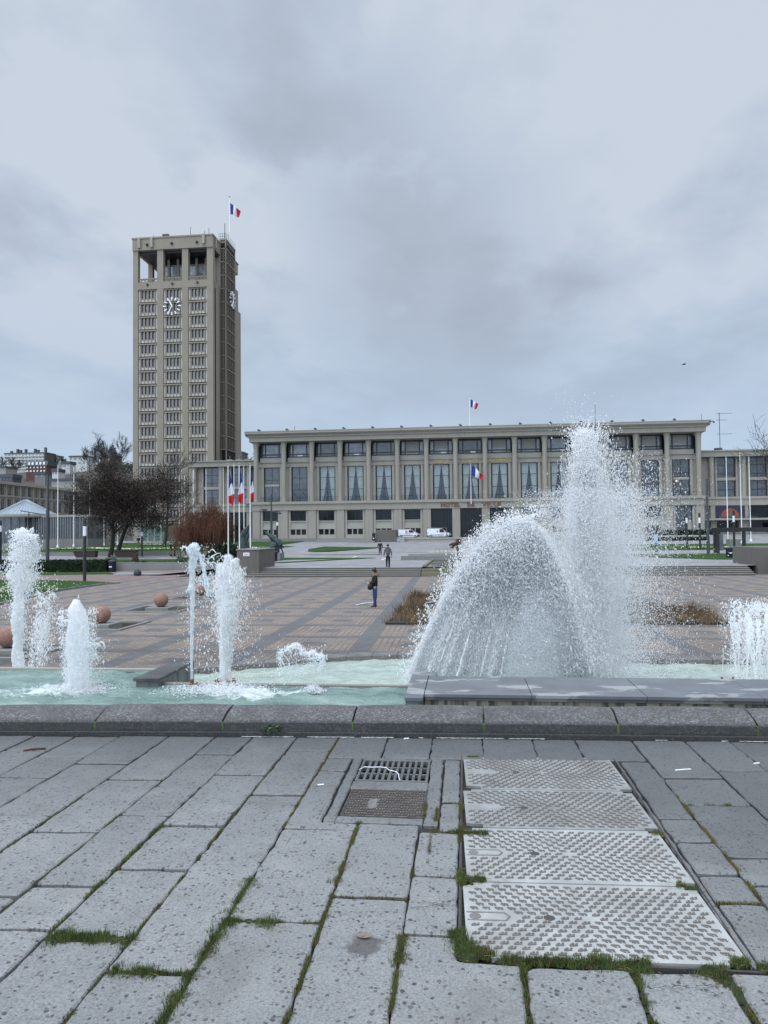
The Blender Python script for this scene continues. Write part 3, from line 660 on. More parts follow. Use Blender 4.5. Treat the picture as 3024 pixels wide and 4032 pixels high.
for a, b_ in zip(kx[:-1], kx[1:]):
    xs = np.linspace(a+.008, b_-.008, 5); k = len(prof); o_ = len(mb.v); dzz = random.gauss(0, .002)
    for i, xx in enumerate(xs):
        e = .006 if i in (0, 4) else 0
        for (yy, zz) in prof: mb.v.append((xx, kerbY(xx)+yy+(e if yy < .2 else -e), zz-e*(zz > 0)+dzz))
    for i in range(4):
        for j in range(k-1): mb.f.append((o_+i*k+j+1, o_+i*k+j, o_+(i+1)*k+j, o_+(i+1)*k+j+1)); mb.m.append(0)
    mb.f += [tuple(o_+j for j in range(k)), tuple(o_+4*k+j for j in range(k-1, -1, -1))]; mb.m += [0, 0]
    o_ = len(mb.v)                    # footing course under each block
    for xx in (a, b_):
        for yy, zz in ((-.028, -.05), (-.026, .030), (-.015, .034), (.06, .034), (.06, -.05)): mb.v.append((xx, kerbY(xx)+yy, zz))
    for j in range(4): mb.f.append((o_+j+1, o_+j, o_+5+j, o_+6+j)); mb.m.append(0)
    mj.box(a-.0085, a+.0085, kerbY(a)+.012, kerbY(a)+.36, -.1, .1+.0)
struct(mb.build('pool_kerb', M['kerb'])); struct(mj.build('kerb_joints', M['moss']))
M['sealant'] = M_simple('old_sealant', (.42, .42, .40), .8, .3, 20)
mb = MB(); x = -1.8
while x < 2.6:                        # old white sealing line at the kerb foot
    w = random.uniform(.03, .12)
    if random.random() < (.8 if x < .6 else .35):
        v = []; n_ = 7
        for s_ in (0, 1):
            for i in range(n_):
                xx = x+w*i/(n_-1); v.append((xx, kerbY(xx)-.028-(random.uniform(.0, .006) if s_ else random.uniform(.006, .020)), .004 if s_ else .0025))
        mb.add(v, [(i, i+1, n_+i+1, n_+i) for i in range(n_-1)])
    x += w
struct(mb.build('sealing_line', M['sealant']))
g = thing('weed', 'small green weed growing at the foot of the pool kerb', 'plant', tuple(P(1072, 2897)+[0, -.01, 0]))
mb = MB()
for _ in range(110):
    a = random.uniform(0, 6.283); r = random.uniform(.02, .1); h = random.uniform(.01, .09)*(1-r*5)+.015; w = random.uniform(.006, .012); c0 = np.array([r*math.cos(a)*1.1, r*math.sin(a)*.55, h]); d = np.array([math.cos(a), math.sin(a), random.uniform(-.4, .5)])*.024; t = np.array([-math.sin(a), math.cos(a), 0])*w
    mb.quad(c0-d*.4, c0+t, c0+d, c0-t)
mb.build('leaves', M['leaf_green'], g)
mb = MB()
for _ in range(14):
    a = random.uniform(0, 6.28); mb.tube([(0, 0, 0), (.03*math.cos(a), .02*math.sin(a), .03), (.07*math.cos(a), .04*math.sin(a), .035)], .0015, 3)
mb.build('stems', M['leaf_green'], g)
# ================================================================ stepped pool
ZP, ZW, ZL = -1.45, -.05, -1.50          # plaza level, upper and lower water levels
def lipY(x):
    return 8.86+.01*(x+4.7) if x < -3.5 else 8.04
farpts = [P(780, 2631, -1.38), P(1000, 2613, -1.38), P(1200, 2597, -1.38), P(1352, 2584, -1.38), P(1600, 2575, -1.38)]
fx = [-40, -9]+[q[0] for q in farpts]+[3.8, 9, 40]; fy = [15.6, 15.7]+[q[1] for q in farpts]+[18.3, 18.1, 17.6]
def farY(x): return interp(x, fx, fy)
def waves(x, y, amp, k0, seed, n=14):
    r = np.random.default_rng(seed); h = np.zeros_like(x)
    wx = x+.06*np.sin(y*7+seed)+.03*np.sin(x*13.1+y*5); wy = y+.05*np.sin(x*6.1)+.03*np.cos(y*11.3-x*4)
    for i in range(n):
        a = r.normal(math.pi/2, .9); k = k0*(1.28**i)*r.uniform(.8, 1.2)
        ph = wx*math.cos(a)*k+wy*math.sin(a)*k+r.uniform(0, 6.28)
        h += (1-np.abs(np.sin(ph)))*(1.22**-i)
    h -= h.mean(); return amp*h/(np.abs(h).max()+1e-9)
def M_water(name, c1, c2, c3, foam, sc=1.4):
    m, nt, b = new_mat(name); p = pos(nt)
    n = mth(nt, 'ADD', mth(nt, 'MULTIPLY', noise(nt, mapv(nt, p, (.7, 1.8, 1)), sc, 5, .6), .6), mth(nt, 'MULTIPLY', noise(nt, mapv(nt, p, (.55, 1.7, 1)), sc*5, 4, .6), .4))
    c = ramp(nt, n, [(.32, c1), (.52, c2), (.7, c3)])
    n2 = noise(nt, mapv(nt, p, (1, 1.6, 1)), 5.5, 6, .7)
    at = N(nt, 'ShaderNodeAttribute'); at.attribute_name = 'foam'
    fm = mth(nt, 'ADD', n2, mth(nt, 'MULTIPLY_ADD', at.outputs['Fac'], .42, -.26+foam))
    f = ramp(nt, fm, [(.50, (0, 0, 0)), (.70, (.9,)*3)])
    L(nt, mixc(nt, f, c, (.62, .68, .67)), b.inputs['Base Color']); L(nt, mixc(nt, f, (.045,)*3, (.6,)*3), b.inputs['Roughness'])
    b.inputs['IOR'].default_value = 1.33; b.inputs['Specular IOR Level'].default_value = .5
    bump(nt, b, noise(nt, mapv(nt, p, (.8, 1.5, 1)), 9, 5, .65), .8, .03); return m
M['water_up'] = M_water('upper_pool_water', (.085, .145, .122), (.165, .245, .212), (.29, .355, .31), .0)
M['water_low'] = M_water('lower_pool_water', (.28, .355, .30), (.37, .435, .375), (.46, .50, .44), -.03, 1.1)
M['pool_stone'] = M_concrete('pool_concrete', (.22, .20, .18), .4)
M['pool_wall'] = M_concrete('pool_wall', (.20, .21, .17), .8)
JETS = [(-4.45, 7.75, .45), (-2.5, 7.7, .38), (-2.15, 7.6, .3), (-1.78, 7.72, .14), (-5.3, 7.3, .5)]
def water(name, xs, y0f, y1f, ny, z, amp, k0, seed, mat, jets, base=0.):
    X = []; Y = []
    for x in xs:
        a, b_ = y0f(x), y1f(x); t = np.linspace(0, 1, ny); X.append(np.full(ny, x)); Y.append(a+(b_-a)*t)
    X = np.array(X); Y = np.array(Y); h = waves(X, Y, amp, k0, seed); fo = np.full_like(X, base)
    for jx, jy, r in jets:
        d = np.hypot(X-jx, (Y-jy)*1.2); w = np.exp(-(d/r)**2); fo += w; h += w*waves(X, Y, amp*1.6, k0*1.9, seed+5)
    if z > -.5: h *= np.clip(np.abs(X+3.52)/.3, 0, 1)**.7          # the two sheets meet level beside the dividing wall
    h[:, -1] = np.minimum(h[:, -1], .004); nx = len(xs)
    V = np.stack([X, Y, z+h], -1).reshape(-1, 3); i, j = np.meshgrid(np.arange(nx-1), np.arange(ny-1), indexing='ij')
    a = (i*ny+j).ravel(); Fc = np.stack([a, a+ny, a+ny+1, a+1], 1)
    o = np_mesh(name, V, Fc, mat, smooth=True); at = o.data.attributes.new('foam', 'FLOAT', 'POINT'); at.data.foreach_set('value', np.clip(fo, 0, 1).ravel().astype(np.float32)); return o
kb_ = lambda x: kerbY(x)+.33
tag(struct(water('upper_water', np.linspace(-9, -3.52, 170), kb_, lipY, 90, ZW, .036, 6.5, 3, M['water_up'], JETS, .12)))
struct(water('upper_water', np.linspace(-3.52, -.43, 120), kb_, lambda x: 8.04 if x > -3.40 else 8.7, 70, ZW, .026, 5.5, 8, M['water_up'], JETS, .03))
struct(water('lower_water', np.linspace(-16, 12, 300), lambda x: lipY(x)+.08, lambda x: farY(x)+.1, 120, ZL, .05, 3.6, 21, M['water_low'], [(.3, 14.8, 2.2), (-4.7, 12, 1.), (3.9, 14.9, 1.6), (-5.1, 14.8, .6)], .0))
mb = MB()
mb.box(-.33, 9, 8.06, 8.15, ZL-.4, -.09); mb.box(-3.40, -.45, 8.05, 8.13, ZL-.4, -.035); mb.box(-9.3, -3.62, 8.86, 8.95, ZL-.4, -.032)
mb.box(-9.3, -3.4, 6.2, 8.86, ZL-.4, -.35); mb.box(-3.4, 9, 6.2, 8.05, ZL-.4, -.35)
mb.box(-16, 12, 8.15, 19, -2.1, -1.95)
struct(mb.build('pool_basin', M['pool_stone']))
# water film over the lip: pale overflow edge
mb = MB(); mb.box(-9, -3.64, 8.845, 8.93, -.06, -.028); struct(mb.build('overflow_edge', M['conc_pale']))
# far kerb (follows the curved edge)
mb = MB(); prof = [(0, -.5), (0, -.09), (.015, -.02), (.05, 0.0), (.50, .005), (.55, -.02), (.55, -.4)]
px = [fx[1]]+list(np.linspace(fx[2], 12, 30)); px = [-14]+px
jl = [P(1352, 2600, -1.38)[0], P(1515, 2592, -1.38)[0]]
for a, b_ in zip(px[:-1], px[1:]):
    o_ = len(mb.v); k = len(prof); g_ = .006
    for xx in (a+g_, b_-g_):
        for yy, zz in prof: mb.v.append((xx, farY(xx)+yy, -1.38+zz))
    for j in range(k-1): mb.f.append((o_+j+1, o_+j, o_+k+j, o_+k+j+1)); mb.m.append(0)
    mb.f += [tuple(o_+j for j in range(k)), tuple(o_+k+j for j in range(k-1, -1, -1))]; mb.m += [0, 0]
M['kerb_far'] = M_aggregate('far_kerb_stone', (.115, .108, .10), (.18, .17, .16), (.07, .065, .06))
struct(mb.build('far_pool_kerb', M['kerb_far']))
# ---------------------------------------------------------------- stone copings
def M_stone(name, c, patch, patchamt=.5):
    m, nt, b = new_mat(name); p = pos(nt)
    n = noise(nt, p, 2.2, 6, .62); n2 = noise(nt, mapv(nt, p, (1, 2.2, 1), (3.3, .4, 0)), 1.6, 6, .6)
    c1 = ramp(nt, n, [(.3, [x*.8 for x in c]), (.7, [x*1.2 for x in c])])
    f = ramp(nt, n2, [(.60-.03, (0, 0, 0)), (.60, (1, 1, 1))])
    L(nt, mixc(nt, mth(nt, 'MULTIPLY', f, patchamt), c1, patch), b.inputs['Base Color']); b.inputs['Roughness'].default_value = .5
    bump(nt, b, n, .2, .01); return m
M['slate'] = M_stone('slate_coping', (.125, .133, .142), (.30, .31, .30), .8)
M['slate_dark'] = M_stone('dark_stone_coping', (.055, .058, .058), (.10, .103, .095), .6)
def M_stained(name):
    m, nt, b = new_mat(name); p = pos(nt)
    n = noise(nt, mapv(nt, p, (7, 7, .6)), 1, 5, .6); n2 = noise(nt, p, 3, 4)
    c = ramp(nt, n2, [(.3, (.17, .165, .11)), (.7, (.27, .255, .18))])
    f = ramp(nt, n, [(.47, (0, 0, 0)), (.56, (1, 1, 1))]); L(nt, mixc(nt, mth(nt, 'MULTIPLY', f, .9), c, (.025, .032, .028)), b.inputs['Base Color'])
    b.inputs['Roughness'].default_value = .5; return m
M['stained'] = M_stained('stained_marble')
def M_stained2(name):
    m, nt, b = new_mat(name); p = pos(nt)
    n = noise(nt, mapv(nt, p, (5, 5, .5)), 1, 5, .6); n2 = noise(nt, p, 3, 4)
    c = ramp(nt, n2, [(.3, (.10, .115, .11)), (.7, (.16, .175, .165))])
    f = ramp(nt, n, [(.50, (0, 0, 0)), (.60, (1, 1, 1))]); L(nt, mixc(nt, mth(nt, 'MULTIPLY', f, .85), c, (.015, .018, .018)), b.inputs['Base Color'])
    b.inputs['Roughness'].default_value = .45; return m
M['stained_grey'] = M_stained2('stained_grey_marble')
g = thing('pool_wall', 'dark stone dividing wall with a flat coping across the pool left of the thin jet', 'pool wall', (0, 0, 0))
mb = MB(); v0 = [(-3.665, 7.88), (-3.37, 7.88), (-3.405, 9.12), (-3.655, 9.12)]; mb.prism(v0, .018, .05); mb.build('coping', M['slate_dark'], g)
mb = MB(); mb.prism([(-3.64, 7.905), (-3.395, 7.905), (-3.425, 9.10), (-3.635, 9.10)], -1.75, .018); mb.build('wall_body', M['stained_grey'], g)
g = thing('pool_wall', 'wide grey slate coping wall in the pool in front of the big spray', 'pool wall', (0, 0, 0))
mb = MB(); js = [-.41, .62, 1.69, 2.745, 3.81, 4.88, 5.95, 7.0]
for a, b_ in zip(js[:-1], js[1:]):
    mb.bbox(a+.003, b_-.003, 7.24, 8.16, .028, .06+random.gauss(0, .0008), .003); mb.bbox(a+.003, b_-.003, 7.262, 7.60, -.004, .0275, .002)
mb.build('coping', M['slate'], g)
mb = MB()
for a, b_ in zip(js[:-1], js[1:]): mb.box(a+.002, b_-.002, 7.275, 8.05, -.4, -.0045)
mb.build('wall_body', M['stained'], g)
mb = MB(); mb.prism([(-.585, 7.04), (-.414, 7.04), (-.414, 8.161), (-.33, 8.161), (-.33, 8.39), (-.60, 8.39)], .03, .062); mb.build('end_coping', M['slate'], g)
mb = MB(); mb.prism([(-.575, 7.055), (-.418, 7.055), (-.418, 8.05), (-.34, 8.05), (-.34, 8.38), (-.59, 8.38)], -.4, .0295); mb.build('end_wall', M['stained_grey'], g)
# ================================================================ fountains
def M_spray(name, c, tl=.5, al=1., gls=.06):
    m, nt, b = new_mat(name); nt.nodes.remove(b)
    d = N(nt, 'ShaderNodeBsdfDiffuse'); d.inputs[0].default_value = (*c, 1)
    t = N(nt, 'ShaderNodeBsdfTranslucent'); t.inputs[0].default_value = (*c, 1)
    gz = N(nt, 'ShaderNodeBsdfGlossy'); gz.inputs['Roughness'].default_value = .2; gz.inputs[0].default_value = (.95, .97, 1, 1)
    m1 = N(nt, 'ShaderNodeMixShader', Fac=tl); L(nt, d.outputs[0], m1.inputs[1]); L(nt, t.outputs[0], m1.inputs[2])
    m2 = N(nt, 'ShaderNodeMixShader', Fac=gls); L(nt, m1.outputs[0], m2.inputs[1]); L(nt, gz.outputs[0], m2.inputs[2]); last = m2.outputs[0]
    if al < 1:
        tr = N(nt, 'ShaderNodeBsdfTransparent'); m3 = N(nt, 'ShaderNodeMixShader', Fac=al); L(nt, tr.outputs[0], m3.inputs[1]); L(nt, last, m3.inputs[2]); last = m3.outputs[0]
    L(nt, last, nt.nodes['Material Output'].inputs[0]); return m
scn.cycles.max_bounces = 16; scn.cycles.diffuse_bounces = 10; scn.cycles.transmission_bounces = 12; scn.cycles.transparent_max_bounces = 32; scn.cycles.volume_bounces = 6
M['spray'] = M_spray('white_water', (.99, .993, .996), .6, .62)
M['mist'] = M_spray('fine_spray', (.97, .98, .99), .5, .6, 0.)
def M_vol(name, dens, nscale):
    m, nt, b = new_mat(name); nt.nodes.remove(b); v = N(nt, 'ShaderNodeVolumePrincipled'); v.inputs['Color'].default_value = (.985, .99, 1, 1)
    n_ = noise(nt, mapv(nt, pos(nt), (1, 1, .55)), nscale, 3, .6); L(nt, mth(nt, 'MULTIPLY', ramp(nt, n_, [(.38, (.05,)*3), (.66, (1,)*3)]), dens), v.inputs['Density'])
    L(nt, v.outputs[0], nt.nodes['Material Output'].inputs['Volume']); return m
M['mist_volume'] = M_vol('spray_mist', 1.5, 3.0); M['mist_volume_low'] = M_vol('thin_spray_mist', 1.25, 3.4)
M['waterglass'] = M_spray('clear_water_jet', (.90, .94, .95), .5, .5, .2)
OCT_V = np.array([(1, 0, 0), (-1, 0, 0), (0, 1, 0), (0, -1, 0), (0, 0, 1), (0, 0, -1)], float)
OCT_F = np.array([(0, 2, 4), (2, 1, 4), (1, 3, 4), (3, 0, 4), (2, 0, 5), (1, 2, 5), (3, 1, 5), (0, 3, 5)])
TET_V = np.array([(1, 1, 1), (-1, -1, 1), (-1, 1, -1), (1, -1, -1)], float)*.8; TET_F = np.array([(0, 2, 1), (0, 1, 3), (0, 3, 2), (1, 2, 3)])
def drops(name, C, r, mat, parent, stretch=None, vel=None, tet=False):
    TV, TF = (TET_V, TET_F) if tet else (OCT_V, OCT_F)
    C = np.asarray(C, float); n = len(C); r = np.broadcast_to(np.asarray(r, float), (n,))
    if vel is None: vel = np.tile([0, 0, 1.], (n, 1))
    t = vel/(np.linalg.norm(vel, axis=1)[:, None]+1e-9); a = np.where(np.abs(t[:, :1]) < .9, np.array([[1., 0, 0]]), np.array([[0, 1., 0]]))
    u = np.cross(t, a); u /= np.linalg.norm(u, axis=1)[:, None]; w = np.cross(t, u)
    ph = rng.uniform(0, 6.28, n)[:, None]; u2 = u*np.cos(ph)+w*np.sin(ph); w2 = -u*np.sin(ph)+w*np.cos(ph)
    s = np.ones(n) if stretch is None else np.broadcast_to(stretch, (n,))
    T = np.broadcast_to(TV, (n, len(TV), 3))*rng.uniform(.6, 1.35, (n, len(TV), 1))
    V = C[:, None]+r[:, None, None]*(T[..., 0:1]*u2[:, None]+T[..., 1:2]*w2[:, None]+T[..., 2:3]*(t*s[:, None])[:, None])
    Fc = (np.arange(n)[:, None, None]*len(TV)+TF[None]).reshape(-1, 3)
    o = np_mesh(name, V.reshape(-1, 3), Fc, mat, parent, True); o['kind'] = 'stuff'; return o
def lump_noise(x, y, z, s, f):
    r = np.random.default_rng(s); h = 0
    for i in range(6):
        d = r.normal(0, 1, 3); d /= np.linalg.norm(d); k = f*1.6**i; h = h+np.sin((x*d[0]+y*d[1]+z*d[2])*k+r.uniform(0, 6))*1.35**-i
    return h/2.6
def column(name, prof, mat, parent, jit=.35, n=40, seed=1, f=20, cx=0, cy=0, lean=None):
    """ragged water column: radius profile [(z,r)...] roughened in all directions, torn at the top"""
    zs = [p[0] for p in prof]; rs = [p[1] for p in prof]; m = int((zs[-1]-zs[0])/.018)+2
    Z = np.linspace(zs[0], zs[-1], m); A = np.linspace(0, 2*np.pi, n, False); ZZ, AA = np.meshgrid(Z, A, indexing='ij')
    Rr = np.interp(ZZ, zs, rs); x = np.cos(AA)*.1; y = np.sin(AA)*.1
    Rr = Rr*(1+jit*lump_noise(x*3, y*3, ZZ*.55, seed, f)+jit*.3*rng.normal(0, 1, ZZ.shape)*.5)
    lx = 0 if lean is None else np.interp(ZZ, zs, lean)
    V = np.stack([cx+lx+Rr*np.cos(AA), cy+Rr*np.sin(AA), ZZ+rng.normal(0, .006, ZZ.shape)], -1).reshape(-1, 3)
    i, j = np.meshgrid(np.arange(m-1), np.arange(n), indexing='ij'); a = (i*n+j).ravel(); b_ = (i*n+(j+1) % n).ravel()
    return np_mesh(name, V, np.stack([a, b_, b_+n, a+n], 1), mat, parent, True)
def pxr(y, Yd): return Yd/FPX*y       # source pixels to metres at a depth
def fountain(label, loc): return thing('fountain_jet', label, 'fountain jet', tuple(loc), 0, 'fountain jets of the pool')
def nozzle(parent, x=0, y=0, z0=-.1, z1=.03, r=.025, ring=0):
    mb = MB(); mb.lathe(x, y, [(r*1.3, z0), (r*1.3, z0+.02), (r, z0+.03), (r, z1), (r*.7, z1+.01)], 10)
    for k in range(ring):
        a = 2*math.pi*k/ring; mb.lathe(x+.19*math.cos(a), y+.19*math.sin(a), [(.035, z0), (.045, (z0+z1)/2), (.03, z1)], 8, jit=.2)
    return mb.build('nozzle', M['rustletter'], parent)
def clumped(C, f=9., thr=-.1, seed=5, soft=.35):
    """which drops survive where the water has torn into clumps and gaps"""
    return lump_noise(C[:, 0], C[:, 1], C[:, 2]*.55, seed, f)+rng.normal(0, soft, len(C)) > thr
G2 = lambda n, s, b=.0012: rng.gamma(4, s*.46, n)+b*.9
def splash_arms(parent, x0, z0, n, s, mat, r=.02, y=0):
    mb = MB()
    for _ in range(n):
        a = random.uniform(-1.2, 1.2); l = random.uniform(.4, 1)*s; p = np.array([x0+random.gauss(0, .3*s), y+random.gauss(0, .2*s), z0+random.gauss(0, .35*s)]); q = []
        for i in range(5): q.append(p+np.array([math.sin(a)*l*i/4+random.gauss(0, .05*l), random.gauss(0, .05*l), (.9*i/4-.9*(i/4)**2*random.uniform(.4, 1.6))*l]))
        mb.tube(q, [r*random.uniform(.3, 1) for _ in q[:-1]]+[r*.2], 5)
    o = mb.build('splash', mat, parent, True); o['kind'] = 'stuff'; return o
# --- tall left jet behind the overflow edge
Yd = 11.5; b0 = D(70, 2680, Yd); h = pxr(2680-2045, Yd)
g = fountain('tall ragged white jet at the left edge, its top before the zinc roofed pavilion', b0)
column('water_column', [(-.6, .075), (h*.25, .075), (h*.40, .085), (h*.50, .07), (h*.62, .05), (h*.75, .035), (h*.8, .01)], M['spray'], g, .4, 40, 4, 24, lean=[0, 0, -.01, .0, .02, .04, .05])
n = 34000; t = np.concatenate([rng.beta(1.3, 1.2, n//2), rng.uniform(.45, 1.0, n-n//2)]); sp = .06+.135*np.clip((t-.3)/.45, 0, 1)
x = rng.normal(0, 1, n)*sp*.62+.07*t; C = np.stack([x, rng.normal(0, .5, n)*sp, t*h*(1-.9*np.abs(x-.09)**1.3)], 1); k = clumped(C, 8, -.05, 3)
drops('spray', C[k], G2(n, .0022)[k], M['spray'], g, rng.uniform(1.2, 4, n)[k])
n = 15000; C = np.stack([.09+rng.normal(0, .06, n)*np.array([1.])+.05*np.sin(rng.uniform(0, 40, n)), rng.normal(0, .08, n), h*rng.uniform(.80, .985, n)], 1); k = rng.random(n) < .55; C[:, 0] += np.where(k, -.06, .11); C[:, 2] -= np.where(k, .0, .07); k = clumped(C, 12, .0, 8); drops('crest', C[k], G2(n, .0024)[k], M['spray'], g, rng.uniform(1, 2.6, n)[k])
n = 7000; C = np.stack([rng.normal(.36, .15, n), rng.normal(0, .12, n), h*rng.uniform(.05, .72, n)], 1); k = n//2; C[:k, 0] = .42+.05*np.sin(C[:k, 2]*9)+rng.normal(0, .05, k); C[:k, 2] = h*rng.beta(2.5, 2, k)*.72
k = clumped(C, 7, .1, 6); drops('falling_spray', C[k], G2(n, .0026)[k], M['spray'], g, rng.uniform(1, 3, n)[k])
splash_arms(g, .42, h*.53, 22, .22, M['spray'], .012); splash_arms(g, .06, h*.96, 16, .14, M['spray'], .018)
# --- small thick jet in the upper pool
Yd = 7.75; b0 = D(306, 2740, Yd); b0[2] = ZW; h = pxr(2740-2372, Yd)
g = fountain('short thick white jet in the upper pool before the pink granite balls', b0)
column('water_column', [(-.05, .115), (.06, .11), (h*.3, .105), (h*.5, .11), (h*.72, .10), (h*.86, .085), (h*.95, .055), (h, .012)], M['spray'], g, .24, 56, 9, 22, lean=[0, 0, 0, 0, 0, -.015, -.02, -.02])
splash_arms(g, .15, h*.46, 34, .13, M['waterglass'], .011); splash_arms(g, .17, h*.36, 14, .09, M['waterglass'], .012); splash_arms(g, -.14, h*.80, 9, .13, M['spray'], .011); splash_arms(g, -.02, h*.95, 14, .07, M['spray'], .011)
n = 5200; t = rng.random(n); sp = .115+.05*t; a = rng.uniform(0, 6.28, n); rr = sp*(1+np.abs(rng.normal(0, .18, n))); C = np.stack([rr*np.cos(a), rr*np.sin(a), h*.9*t], 1); C[:900, 0] += np.abs(rng.normal(0, .12, 900)); C[:900, 2] *= .6
drops('spray', C, G2(n, .0016, .0008), M['spray'], g, rng.uniform(1, 2, n))
n = 3600; a = rng.uniform(0, 6.28, n); rr = .1+np.abs(rng.normal(0, .17, n)); C = np.stack([rr*np.cos(a), rr*np.sin(a)*.8, np.abs(rng.normal(0, .022, n))*np.exp(-rr*2)], 1)
drops('foam', C, G2(n, .0032), M['spray'], g, .5)
# --- thin clear jet on the lip
Yd = 8.03; b0 = D(755, 2700, Yd); b0[2] = ZW+.005; h = pxr(2697-2122, Yd)
g = fountain('thin clear jet rising from a small brass nozzle beside the dark dividing wall', b0)
nozzle(g, 0, 0, -.05, .055, .022); nozzle(g, .055, 0, -.05, .02, .02)
column('water_column', [(.05, .012), (h*.3, .015), (h*.5, .019), (h*.62, .021), (h*.68, .036), (h*.72, .026), (h*.8, .032), (h*.9, .045), (h*.97, .058), (h, .02)], M['waterglass'], g, .55, 18, 13, 42, lean=[0, 0, .005, .01, 0, .0, .01, .015, .03, .03])
splash_arms(g, .02, h*.95, 30, .10, M['waterglass'], .013); splash_arms(g, .1, h*.72, 12, .14, M['waterglass'], .009); splash_arms(g, .13, h*.86, 14, .12, M['waterglass'], .009); splash_arms(g, -.02, h*.67, 10, .08, M['waterglass'], .010)
mb = MB()
for _ in range(7):
    p = [np.array([.06+.11*q+random.gauss(0, .012), random.gauss(0, .03), h*.93-.36*q*q*h*.5-.05*q+random.gauss(0, .012)]) for q in np.linspace(0, 1.2, 9)]; mb.tube(p, [random.uniform(.004, .012) for _ in p], 6)
mb.build('falling_strands', M['waterglass'], g, True)
n = 900; C = np.stack([rng.normal(.08, .12, n), rng.normal(0, .1, n), h*rng.uniform(.1, 1, n)], 1); C[:400, 0] = rng.normal(.0, .035, 400)
drops('spray', C, G2(n, .0018, .0008), M['spray'], g, rng.uniform(1, 1.8, n))
n = 3800; C = np.stack([rng.normal(.42, .27, n), rng.normal(-.27, .16, n), np.abs(rng.normal(0, .035, n))], 1); C[:, 2] *= np.exp(-np.abs(C[:, 0]-.4)*2)
drops('foam', C, G2(n, .0034), M['spray'], g, .5)
# --- strong white jet with brass nozzle ring
Yd = 14.6; b0 = D(888, 2688, Yd); h = pxr(2680-2200, Yd)
g = fountain('strong straight white jet over a ring of brown nozzles, right of the thin jet', b0)
nozzle(g, 0, 0, -.4, .06, .09, 7)
column('water_column', [(.03, .11), (h*.3, .105), (h*.5, .115), (h*.65, .135), (h*.8, .165), (h*.90, .16), (h*.96, .11), (h*.985, .05)], M['spray'], g, .2, 52, 17, 16, lean=[0, 0, .01, .03, .05, .07, .08, .08])
n = 46000; t = rng.beta(1.9, .85, n); sp = .065+.165*t**1.3; x = .08*t+rng.normal(0, .6, n)*sp; C = np.stack([x, rng.normal(0, .6, n)*sp, t*h*(1.03-.55*np.abs(x-.08)**1.2+.05*np.sin(x*40))], 1); k = clumped(C, 7, -.25, 12)
drops('spray', C[k], G2(n, .0024)[k], M['spray'], g, rng.uniform(1.2, 4.5, n)[k])
n = 6500; t = rng.beta(1.2, 1.3, n); C = np.stack([rng.normal(.14, .34, n)*(.6+.5*(1-t)), rng.normal(0, .3, n), h*t*.95], 1); k = clumped(C, 5, .1, 14); drops('falling_spray', C[k], G2(n, .003)[k], M['spray'], g, rng.uniform(1, 3, n)[k])
splash_arms(g, -.30, h*1.04, 12, .26, M['spray'], .013); splash_arms(g, .08, h*.99, 40, .13, M['spray'], .018)
# --- low crown splash
Yd = 7.75; b0 = D(1240, 2722, Yd); b0[2] = ZW
g = fountain('low clear crown shaped splash of thin curling strands left of the big spray', b0)
mb = MB()
def pz(px, py): q = D(px, py, Yd); return np.array([q[0]-b0[0], 0, q[2]-b0[2]])
crown = [(1110, 2640), (1095, 2565), (1130, 2552), (1155, 2540), (1172, 2537), (1190, 2565), (1215, 2575), (1232, 2562), (1252, 2580), (1275, 2576), (1268, 2612), (1265, 2640)]
cr_ = np.array(crown, float); tt_ = np.linspace(0, len(crown)-1, 130); rim = []
for c_ in (0, 1):
    s_ = np.interp(tt_, np.arange(len(crown)), cr_[:, c_]); rim.append(np.convolve(np.pad(s_, 5, 'edge'), np.ones(11)/11, 'valid'))
for k_ in range(4):
    ph_ = rng.uniform(0, 6, 4); off = np.stack([5*np.sin(tt_*2.1+ph_[0])+2.5*np.sin(tt_*7+ph_[1]), 6*np.sin(tt_*1.7+ph_[2])+3*np.sin(tt_*8+ph_[3])], 1); i0 = 0
    while i0 < 120:
        i1 = min(129, i0+random.randint(14, 46)); mb.tube([pz(rim[0][i]+off[i, 0], rim[1][i]+off[i, 1])+np.array([0, .06*math.sin(tt_[i]*1.3+k_), 0]) for i in range(i0, i1)], [.0012+.0055*abs(math.sin(i*.31+k_))*random.uniform(.5, 1.3) for i in range(i0, i1)], 6); i0 = i1+random.randint(2, 8)
i_ = rng.integers(0, 130, 900); Cr = np.array([pz(rim[0][i]+rng.normal(0, 7), rim[1][i]+abs(rng.normal(0, 16))-5)+np.array([0, rng.normal(0, .05), 0]) for i in i_]); drops('rim_drops', Cr, G2(900, .0023, .001), M['spray'], g, rng.uniform(1, 2.2, 900))
for _ in range(16):
    x0, y0 = random.choice(crown); x0 += random.gauss(0, 10); p0 = pz(x0, y0+random.uniform(0, 30)); e = pz(1150+random.uniform(-45, 130)*.9, random.uniform(2600, 2690)); yy = random.gauss(0, .06)
    mb.tube([p0+(e-p0)*np.array([q, q, q**1.6])+np.array([.008*math.sin(q*9+yy*80), yy, 0]) for q in np.linspace(0, 1, 16)], [random.uniform(.0008, .0042) for _ in range(16)], 5)
mb.build('water_crown', M['waterglass'], g, True)
n = 420; C = np.array([pz(rng.uniform(1090, 1280), rng.uniform(2540, 2690))+[0, rng.normal(0, .08, 0) if 0 else rng.normal(0, .08), 0] for _ in range(n)]); drops('spray', C, G2(n, .0017, .0008), M['spray'], g, rng.uniform(1, 2.5, n))
n = 1500; a = rng.uniform(0, 6.28, n); rr = np.abs(rng.normal(0, .045, n)); C = np.stack([rr*np.cos(a)*1.3-.02, rr*np.sin(a), np.abs(rng.normal(.015, .028, n))], 1); drops('foam', C, G2(n, .003), M['spray'], g, .8)
